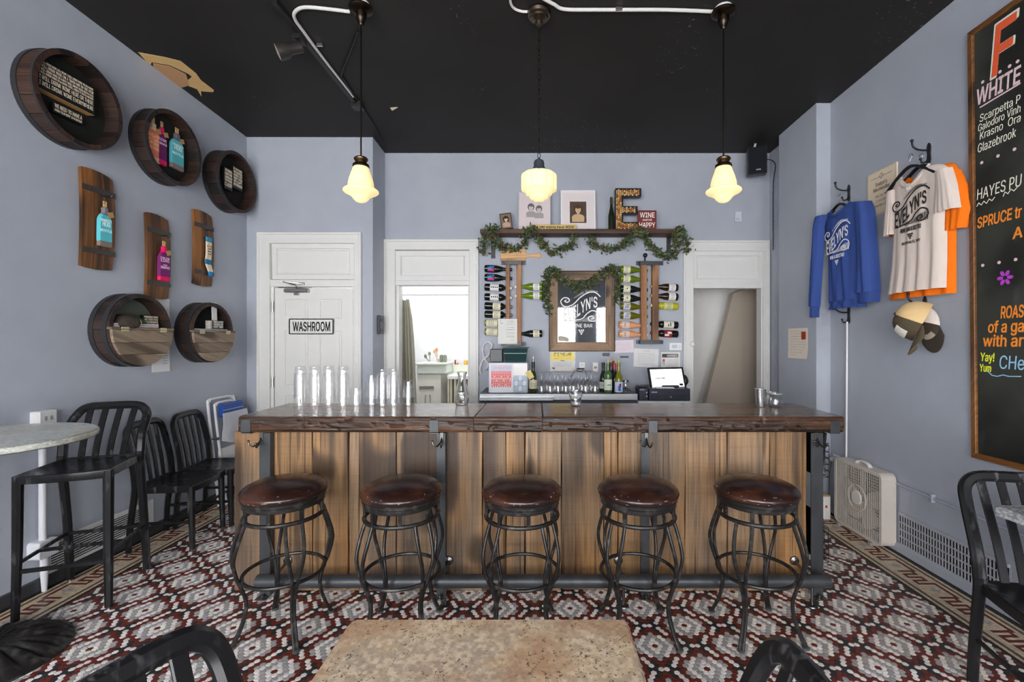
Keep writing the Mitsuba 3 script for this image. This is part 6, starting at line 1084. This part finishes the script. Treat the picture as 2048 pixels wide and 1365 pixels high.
part(k, 'sleeve', cloth([(2.45, 2.75, 2.66), (2.35, 2.76, 2.62), (2.2, 2.77, 2.59), (2.10, 2.76, 2.62)], XR - .02, .05, .01, .5, n=16, m=20), 'matte', ORG, 60); part(k, 'sleeve', cloth([(2.46, 3.16, 3.08), (2.32, 3.18, 3.06), (2.17, 3.185, 3.06)], XR - .02, .05, .006, .5, n=14, m=16), 'matte', ORG, 60)
k = thing('t_shirt', 'cream T-shirt with a black EVELYN\'S WINE BAR & BISTRO print on the right wall', 'T-shirt')
part(k, 'body', cloth([(2.535, 3.02, 2.80), (2.50, 3.075, 2.72), (2.45, 3.095, 2.675), (2.17, 3.08, 2.70), (1.95, 3.095, 2.70), (1.80, 3.12, 2.705), (1.765, 3.13, 2.705)], XR - .065, .05, .010, 2.0, nf=4.5, neck=(2.91, .075, .085)), 'matte', TEE, 60)
part(k, 'sleeve', cloth([(2.46, 2.74, 2.66), (2.36, 2.74, 2.63), (2.21, 2.76, 2.605)], XR - .07, .05, .006, .3, n=16, m=18), 'matte', TEE, 60); part(k, 'sleeve', cloth([(2.46, 3.12, 3.05), (2.32, 3.135, 3.05), (2.165, 3.15, 3.07)], XR - .07, .05, .006, .9, n=16, m=18), 'matte', TEE, 60)
part(k, 'collar', tube(smooth_path([(XR - .085, 3.02, 2.53), (XR - .115, 2.98, 2.468), (XR - .122, 2.91, 2.436), (XR - .115, 2.84, 2.468), (XR - .085, 2.80, 2.535)], 6), .008, 8), 'matte', TEE * .95)
part(k, 'neck_label', mv(box(-.001, .001, -.014, .014, -.02, .02), XR - .124, 2.915, 2.43), 'matte', lin(232, 230, 228))
print_on(k, cat(logo(.285, 'EVELYN\'S', 'WINE BAR & BISTRO'), mv(text('BUFFALO, NY', .016, .0012, True), .01, -.21, 0)), 2.90, 2.285, XR - .131, lin(44, 40, 40), lambda y: .10 * np.clip(np.abs(y - 2.9), 0, .2) ** 1.5 + .004)
k = thing('price_sign', 'cream board listing Evelyn\'s Merchandise prices between the sweatshirt and the T-shirts', 'sign'); m = RIGHT((XR - .001, 3.29, 2.53))
part(k, 'board', at(box(-.14, .14, -.165, .155, 0, .012, .002), m), 'matte', lin(222, 204, 180))
part(k, 'lettering', at(mv(cat([mv(text(s, h, .001, b, width=w), 0, y, 0) for s, h, y, b, w in (("Evelyn's", .026, .055, True, .11), ('Merchandise', .026, .02, True, .155), ('Tank Top | $20', .014, -.03, False, .12), ('T-shirt | $25', .014, -.065, False, .10), ('Sweatshirt | $40', .014, -.10, False, .13))] + [rule(-.1, .1, .105, .003), mv(slab(Polygon([(0, .02), (.02, 0), (0, -.02), (-.02, 0)]).boundary.buffer(.002), .001), 0, .108, 0)]), 0, 0, .012), m), 'matte', lin(120, 104, 88))
part(k, 'rim', at(mv(slab(sbox(-.132, -.157, .132, .147).boundary.buffer(.0012), .001), 0, 0, .012), m), 'matte', lin(190, 170, 146))
k = thing('paper_notice', 'cream licence sheet with a red square on the chimney breast', 'paper'); m = RIGHT((XBP - .001, 4.155, 1.423))
part(k, 'sheet', at(sheet(.325, .275, curl=.012), m), 'matte', lin(226, 214, 200)); part(k, 'red_square', at(box(.06, .125, .035, .105, .0045, .006), m), 'matte', lin(160, 60, 40)); part(k, 'print', at(cat([rule(-.13, .05 if i < 4 else .13, .11 - i * .024, .0025) for i in range(10)]).apply_translation((0, 0, .0045)), m), 'matte', lin(180, 168, 158))
mcap = M((XR - .075, 2.915, 1.50), (-.35, -.35, -.86), (-.35, .93, -.1))
X_ = np.array([-.55, -.10, -.83]); X_ /= np.linalg.norm(X_); Z_ = np.array([-.62, .55, .45]); Z_ -= X_ * (X_ @ Z_); Z_ /= np.linalg.norm(Z_); Yx = np.cross(Z_, X_); R = np.eye(4); R[:3, 0], R[:3, 1], R[:3, 2], R[:3, 3] = X_, Yx, Z_, (XR - .125, 2.80, 1.56)
cap('olive trucker cap with cream mesh and a white patch below the T-shirts', R @ np.diag([1.2, 1.25, 1.25, 1]), lin(84, 74, 58), lin(222, 190, 138), lin(96, 86, 70), lin(224, 218, 208))
X2 = np.array([-.15, -.52, -.84]); X2 /= np.linalg.norm(X2); Z2 = np.array([-.8, -.1, .3]); Z2 -= X2 * (X2 @ Z2); Z2 /= np.linalg.norm(Z2); R2 = np.eye(4); R2[:3, 0], R2[:3, 1], R2[:3, 2], R2[:3, 3] = X2, np.cross(Z2, X2), Z2, (XR - .04, 2.875, 1.56)
cap('dark cap with a pale mesh back tucked behind the olive trucker cap', R2 @ np.diag([1.15, .8, .28, 1]), lin(60, 54, 46), lin(224, 214, 204), lin(60, 54, 48), lin(150, 140, 124))
one('white_pole', 'thin white pole standing against the wall under the sweatshirt', 'pole', cat(cyl((XR - .03, 3.63, 1.60), (XR - .03, 3.645, .02), .007, 10)), 'satin', lin(226, 226, 230))
# box fan
k = thing('box_fan', 'white square box fan standing on the floor against the right wall', 'fan'); FX, FY0, FY1, FZ0, FZ1 = 2.355, 3.15, 3.655, .018, .528
cy_, cz_ = (FY0 + FY1) / 2, (FZ0 + FZ1) / 2; ol = sbox(FY0, FZ0, FY1, FZ1).buffer(-.045).buffer(.045, quad_segs=6)
mF = np.array([[0, 0, -1., FX + .105], [1, 0, 0, 0], [0, 1, 0, 0], [0, 0, 0, 1]]); FAN = lin(206, 198, 188)
if np.linalg.det(mF[:3, :3]) < 0: mF[0, 2] *= 1
part(k, 'housing', at(cat(slab(ol.difference(ol.buffer(-.012)), .095), mv(slab(ol.difference(ol.buffer(-.022)), .012), 0, 0, .09)), mF), 'satin', FAN)
gr = []; inn = ol.buffer(-.018)
for y in np.arange(FY0 + .03, FY1 - .02, .0185):
    for g in getattr(inn.intersection(LineString([(y, 0), (y, 1)])), 'geoms', [inn.intersection(LineString([(y, 0), (y, 1)]))]): (a, b), (c, d) = g.coords[0], g.coords[-1]; gr.append(box(a - 0.003, a + .003, min(b, d), max(b, d), .096, .0985))
for z in np.arange(FZ0 + .03, FZ1 - .02, .0205):
    g = inn.intersection(LineString([(0, z), (9, z)])); (a, b), (c, d) = g.coords[0], g.coords[-1]; gr.append(box(min(a, c), max(a, c), b - .0014, b + .0014, .0945, .0962))
part(k, 'grille', at(cat(gr), mF), 'satin', FAN)
part(k, 'badge', at(mv(slab(Point(cy_, cz_ + .01).buffer(.052, quad_segs=10), .012, .004), 0, 0, .092), mF), 'satin', lin(222, 218, 212)); part(k, 'grille_ring', at(mv(slab(Point(cy_, cz_ + .01).buffer(.098, quad_segs=12).difference(Point(cy_, cz_ + .01).buffer(.09, quad_segs=12)), .011), 0, 0, .091), mF), 'satin', FAN)
part(k, 'back_panel', at(slab(ol.buffer(-.014), .003), mF), 'satin', lin(40, 38, 36))
for i in range(5):
    a = i * 2 * np.pi / 5 + .4; pl = Polygon(smooth_path([(.03, -.02), (.1, -.06), (.19, -.06), (.21, .02), (.18, .06), (.1, .05), (.03, .03)], 4, True)); bl = mv(slab(pl, .004), 0, 0, 0, rx=.35); part(k, 'blade', at(mv(mv(bl, rz=a), cy_, cz_, .055), mF), 'satin', lin(196, 186, 172))
part(k, 'handle', sweep(smooth_path([(FX + .05, cy_ + .06, FZ1 - .004), (FX + .05, cy_ + .03, FZ1 + .022), (FX + .05, cy_ - .05, FZ1 + .022), (FX + .05, cy_ - .09, FZ1 - .004)], 6), rect(.03, .01, .003)), 'satin', lin(226, 222, 218))
for y in (FY0 + .09, FY1 - .07): part(k, 'foot', box(FX - .02, FX + .115, y - .015, y + .015, 0, FZ0 + .004, .002), 'satin', lin(150, 148, 146))
k = thing('air_grille', 'pale grey slotted air grille low on the right wall beside the fan', 'grille'); y0, y1, z0, z1 = 2.40, 3.14, .062, .258
part(k, 'duct', box(XR - .0015, XR, y0, y1, z0, z1), 'matte', lin(22, 22, 24)); part(k, 'bars', cat([box(XR - .0045, XR - .0025, y - .0048, y + .0048, z0, z1) for y in np.linspace(y0, y1, 36)]), 'satin', lin(170, 172, 180)); part(k, 'cross_bars', cat([box(XR - .0048, XR - .0025, y0, y1, z - .0045, z + .0045) for z in np.linspace(z0, z1, 5)] + [box(XR - .013, XR, y0, y1, z1, z1 + .02, .002), box(XR - .013, XR, y0, y1, z0 - .012, z0, .002)]), 'satin', lin(170, 172, 180))
k = thing('wall_conduit', 'thin wall-coloured pipe running low along the right wall above the grille', 'pipe'); part(k, 'pipe', cyl((XR - .011, 3.9, .475), (XR - .011, .9, .44), .010, 10), 'wall_paint'); part(k, 'clip', cat([box(XR - .026, XR - .001, y - .008, y + .008, .435, .49, .003) for y in (2.86, 2.0)]), 'wall_paint')
k = thing('wall_outlet', 'white outlet with a plug on the wall behind the box fan', 'outlet'); part(k, 'plate', box(XR - .008, XR, 3.76, 3.84, .44, .50, .003), 'satin', lin(222, 222, 220)); part(k, 'plug', box(XR - .06, XR - .008, 3.77, 3.81, .45, .48, .006), 'satin', lin(214, 214, 212)); part(k, 'cord', tube(smooth_path([(XR - .05, 3.79, .45), (XR - .06, 3.8, .36), (XR - .05, 3.82, .2), (XR - .08, 3.78, .06)], 6), .003, 5), 'satin', lin(60, 60, 62))
k = thing('air_freshener', 'small white upright device with a red mark on the floor behind the bar end', 'device'); part(k, 'body', rbox(2.295, 2.365, 3.70, 3.76, 0, .185, .016, 2, 4, .006), 'satin', lin(224, 222, 218)); part(k, 'top_rim', rbox(2.299, 2.361, 3.704, 3.756, .185, .193, .014, 2, 4, .002), 'satin', lin(196, 166, 110)); part(k, 'red_mark', box(2.315, 2.332, 3.698, 3.70, .095, .115), 'satin', lin(190, 60, 50))

# ================================================================ tables and chairs
def granite_table(label, x0, x1, y0, y1, z, mat, t=.032):
    k = thing('square_table', label, 'table'); pl = sbox(x0, y0, x1, y1).buffer(-.02).buffer(.02, quad_segs=5); m = cat(slab(pl, t, .008)); part(k, 'table_top', mv(m, 0, 0, z - t), mat, None, 40); X, Y = (x0 + x1) / 2, (y0 + y1) / 2
    part(k, 'column', cyl((X, Y, .05), (X, Y, z - t - .02), .038, 20), 'satin', lin(28, 28, 30)); part(k, 'spider', box(X - .2, X + .2, Y - .2, Y + .2, z - t - .02, z - t - .001, .004), 'satin', lin(28, 28, 30)); ribbed_base(k, X, Y, .22)
def ribbed_base(k, X, Y, R, h=.062):
    nr, na = 12, 144; r = np.linspace(.0, 1, nr); a = np.linspace(0, 2 * np.pi, na, endpoint=False); rr_, aa = np.meshgrid(r, a, indexing='ij')
    z = h * (1 - rr_ ** 1.6) + .012 + .024 * np.abs(np.sin(aa * 11)) ** .7 * np.clip((rr_ - .12) * 3, 0, 1) * np.clip((1.02 - rr_) * 6, 0, 1); v = np.stack([X + R * rr_ * np.cos(aa), Y + R * rr_ * np.sin(aa), z], -1).reshape(-1, 3)
    low = np.stack([X + R * 1.01 * np.cos(a), Y + R * 1.01 * np.sin(a), np.full(na, .0)], 1); v = np.vstack([v, low]); i, j = np.meshgrid(np.arange(nr), np.arange(na), indexing='ij'); i, j = i.ravel(), j.ravel(); j2 = (j + 1) % na
    f = np.vstack([np.stack([i * na + j, (i + 1) * na + j, (i + 1) * na + j2], 1), np.stack([i * na + j, (i + 1) * na + j2, i * na + j2], 1)]); part(k, 'base', trimesh.Trimesh(v, f, process=False), 'wrought_iron', None, 50)
granite_table('tan speckled granite table in the front middle', -.476, .224, .46, 1.16, .75, 'tan_granite')
granite_table('grey speckled granite table at the right edge, in front of the black chair', 1.80, 2.42, 1.16, 1.82, .80, 'grey_granite', .036)
k = thing('round_table', 'tall round pale granite table on a ribbed black base at the left edge', 'table'); TX, TY, TZ, TR = -2.505, 2.07, 1.016, .375
part(k, 'table_top', mv(lathe([(0, -.034), (TR - .012, -.034), (TR - .003, -.028), (TR, -.017), (TR - .003, -.006), (TR - .012, 0), (0, 0)], 72), TX, TY, TZ), 'grey_green_granite', None, 40); part(k, 'column', cyl((TX, TY, .06), (TX, TY, TZ - .05), .038, 24), 'satin', lin(28, 28, 30)); part(k, 'spider', cat(box(TX - .2, TX + .2, TY - .025, TY + .025, TZ - .05, TZ - .0345), box(TX - .025, TX + .025, TY - .2, TY + .2, TZ - .05, TZ - .0345)), 'satin', lin(28, 28, 30)); ribbed_base(k, TX, TY, .285)
def metal_chair(label, name, cx, cy, fx, fy, hs, ht, cat_, rc=1.0):
    """aluminium chair, seat centre (cx, cy), facing (fx, fy)"""
    k = thing(name, label, cat_); d = np.array([fx, fy], float); d /= np.linalg.norm(d); m = np.eye(4); m[:2, 1] = -d; m[:2, 0] = (-d[1], d[0]); m[:2, 3] = cx, cy
    tall = hs > .6; s = .10 if tall else .0; fl = .02 if not tall else .02
    pr_ = rect(.046, .034, .011)
    def sd(x): return [(x * 1.02, .208 + s * .4, 0.012), (x, .198 + s * .2, hs * .45), (x, .174, hs * .88), (x, .168, hs + .02)]
    arch = [(-.186, .168, hs - .01), (-.187, .188, hs + .12), (-.184, .248, hs + (ht - hs) * .68), (-.176, .28, ht - .055), (-.15, .293, ht - .018), (-.105, .298, ht - .002), (0, .299, ht)]
    arch = [(x, .168 + (y - .168) * rc, z) for x, y, z in arch]; arch = arch + [(-x, y, z) for x, y, z in arch[-2::-1]]
    part(k, 'backrest_frame', at(sweep(smooth_path(arch, 6), pr_, up=(0, 1, 0)), m), 'black_aluminium', None, 40)
    for x in (-.186, .186):
        g = part(k, 'leg', at(sweep(smooth_path(sd(x), 5), pr_, up=(0, 1, 0), scale=np.linspace(.85, 1, 16)), m), 'black_aluminium', None, 40); part(g, 'foot_glide', at(mv(cyl((0, 0, 0), (0, 0, .014), .013, 10), x * 1.02, (.208 + s * .4), 0), m), 'chrome', lin(180, 180, 180))
    for i, x in enumerate((-.108, -.036, .036, .108)):
        part(k, 'slat', at(sweep(smooth_path([(x * .92, .170, hs + .006), (x * .95, .168 + .037 * rc, hs + (ht - hs) * .35), (x, .168 + .094 * rc, hs + (ht - hs) * .75), (x * 1.02, .168 + .129 * rc, ht - .012)], 5), rect(.034, .009, .003), up=(0, 1, 0)), m), 'black_aluminium', None, 40)
    nx, ny = 17, 15; g = np.zeros((ny, nx, 3))
    for i in range(ny):
        q = i / (ny - 1) * 2 - 1; w = .189 + .008 * -q
        for j in range(nx):
            p = j / (nx - 1) * 2 - 1; yy = q * .19 - (.022 * (1 - p * p) if q < 0 else 0) * -q * -1 * -1; g[i, j] = (p * w * (1 - .04 * max(0, abs(q) - .8)), yy, hs - .001 - .016 * (1 - p ** 4) * (1 - q ** 4) + .006 * max(0, -q - .7) * -1)
    part(k, 'seat', at(surf(g, .006), m), 'black_aluminium', None, 50)
    bd = [(-.208, -.188), (0, -.208), (.208, -.188), (.197, 0), (.184, .186), (0, .188), (-.184, .186), (-.197, 0)]
    part(k, 'seat_rim', at(sweep([(x, y, hs - .022) for x, y in [(-.194, -.192), (-.1, -.206), (0, -.21), (.1, -.206), (.194, -.192), (.19, 0), (.184, .188), (0, .19), (-.184, .188), (-.19, 0)]], rect(.012, .044, .004), True), m), 'black_aluminium', None, 40)
    for x in (-.186, .186):
        g = part(k, 'leg', at(sweep([(x, -.18, hs - .005), (x * 1.005, -.183, hs * .5), (x * 1.03, -.19, .012)], rect(.046, .04, .012), scale=[1, .92, .74]), m), 'black_aluminium', None, 40); part(g, 'foot_glide', at(mv(cyl((0, 0, 0), (0, 0, .014), .013, 10), x * 1.03, -.19, 0), m), 'chrome', lin(180, 180, 180))
    zs = .30 if tall else .20
    st = [sweep([(x, -.185, zs), (x, .205, zs)], rect(.012, .02, .003)) for x in (-.186, .186)] + [sweep([(-.186, -.02, zs), (.186, -.02, zs)], rect(.012, .02, .003))]
    if tall: st += [sweep([(-.186, -.187, zs - .04), (.186, -.187, zs - .04)], rect(.014, .022, .003)), sweep([(-.186, .21, zs), (.186, .21, zs)], rect(.012, .02, .003))]
    for q in st: part(k, 'stretcher', at(q, m), 'black_aluminium', None, 40)
    return k
metal_chair('tall black metal bar chair with worn edges beside the round table', 'bar_chair', -2.57, 2.59, .33, -.944, .755, 1.045, 'chair')
metal_chair('black metal chair with its back to the left wall, nearer of the two low ones', 'metal_chair', -2.60, 3.315, .99, .13, .45, .86, 'chair', .55)
metal_chair('black metal chair with its back to the left wall, beside the folding chair', 'metal_chair', -2.60, 3.715, .99, .13, .45, .86, 'chair', .55)
metal_chair('black metal chair at the right edge facing the camera over the grey table', 'metal_chair', 1.975, 1.693, -.22, -.975, .45, .86, 'chair')
metal_chair('black metal chair at the bottom left, its back towards the left wall', 'metal_chair', -.475, .695, .936, -.35, .45, .86, 'chair')
metal_chair('black metal chair at the bottom right, its back towards the right wall', 'metal_chair', .18, .755, -1, .0, .45, .86, 'chair')
k = thing('folding_chair', 'white folded metal chair leaning on the left wall by the washroom corner', 'chair')
def fold(x0, x1, dy, z1, r, inset):
    pts = []
    for y, z in [(3.95 + inset, .02), (3.95 + inset, z1 - .09), (3.97 + inset, z1 - .02), (4.0 + inset, z1), (4.22 - inset, z1), (4.27 - inset, z1 - .02), (4.29 - inset, z1 - .09), (4.29 - inset, .02)]: pts.append((x0 + (x1 - x0) * (1 - z / z1), y, z))
    return tube(smooth_path(pts, 6), r, 10)
WHT_ = lin(222, 222, 224)
part(k, 'outer_frame', fold(-2.865, -2.76, 0, .935, .0125, 0), 'satin', WHT_); part(k, 'inner_frame', fold(-2.83, -2.72, 0, .90, .011, .035), 'satin', WHT_); part(k, 'seat_panel', mv(box(-.008, .008, 3.985, 4.235, .10, .50, .004), -2.79, 0, 0, ry=-.0), 'satin', WHT_); part(k, 'pivot', cat([cyl((-2.85, y, .60), (-2.77, y, .60), .012, 10) for y in (3.95, 4.27)]), 'metal', lin(180, 180, 180))
k = thing('apron_bundle', 'blue and white cloth bag hung over the folded white chair', 'bag')
part(k, 'white_cloth', surf(np.array([[(-2.79 + .02 * math.sin(u * 7) * s - .0, 3.965 + .325 * u + .01 * math.sin(s * 5), .815 - (.235 + .04 * math.sin(u * 3.1)) * s) for u in np.linspace(0, 1, 20)] for s in np.linspace(0, 1, 14)]) + np.array([.05, 0, 0]), .006), 'matte', lin(206, 206, 214), 60)
part(k, 'blue_pouch', box(-2.80, -2.755, 3.985, 4.265, .775, .895, .012), 'satin', lin(36, 78, 160)); part(k, 'seam', box(-2.756, -2.752, 3.99, 4.26, .835, .841), 'satin', lin(150, 170, 206))
k = thing('spray_bottle', 'small black bottle with a light blue label on the floor behind the low chairs', 'bottle'); part(k, 'body', mv(lathe([(0, 0), (.035, 0), (.037, .01), (.036, .1), (.02, .13), (.014, .15), (0, .152)], 16), -2.58, 4.08, 0), 'satin', lin(26, 28, 30)); part(k, 'paper_label', at(sector(.036, .0385, .03, .085, -np.pi, np.pi, 20), trimesh.transformations.translation_matrix((-2.58, 4.08, 0))), 'satin', lin(150, 180, 196))
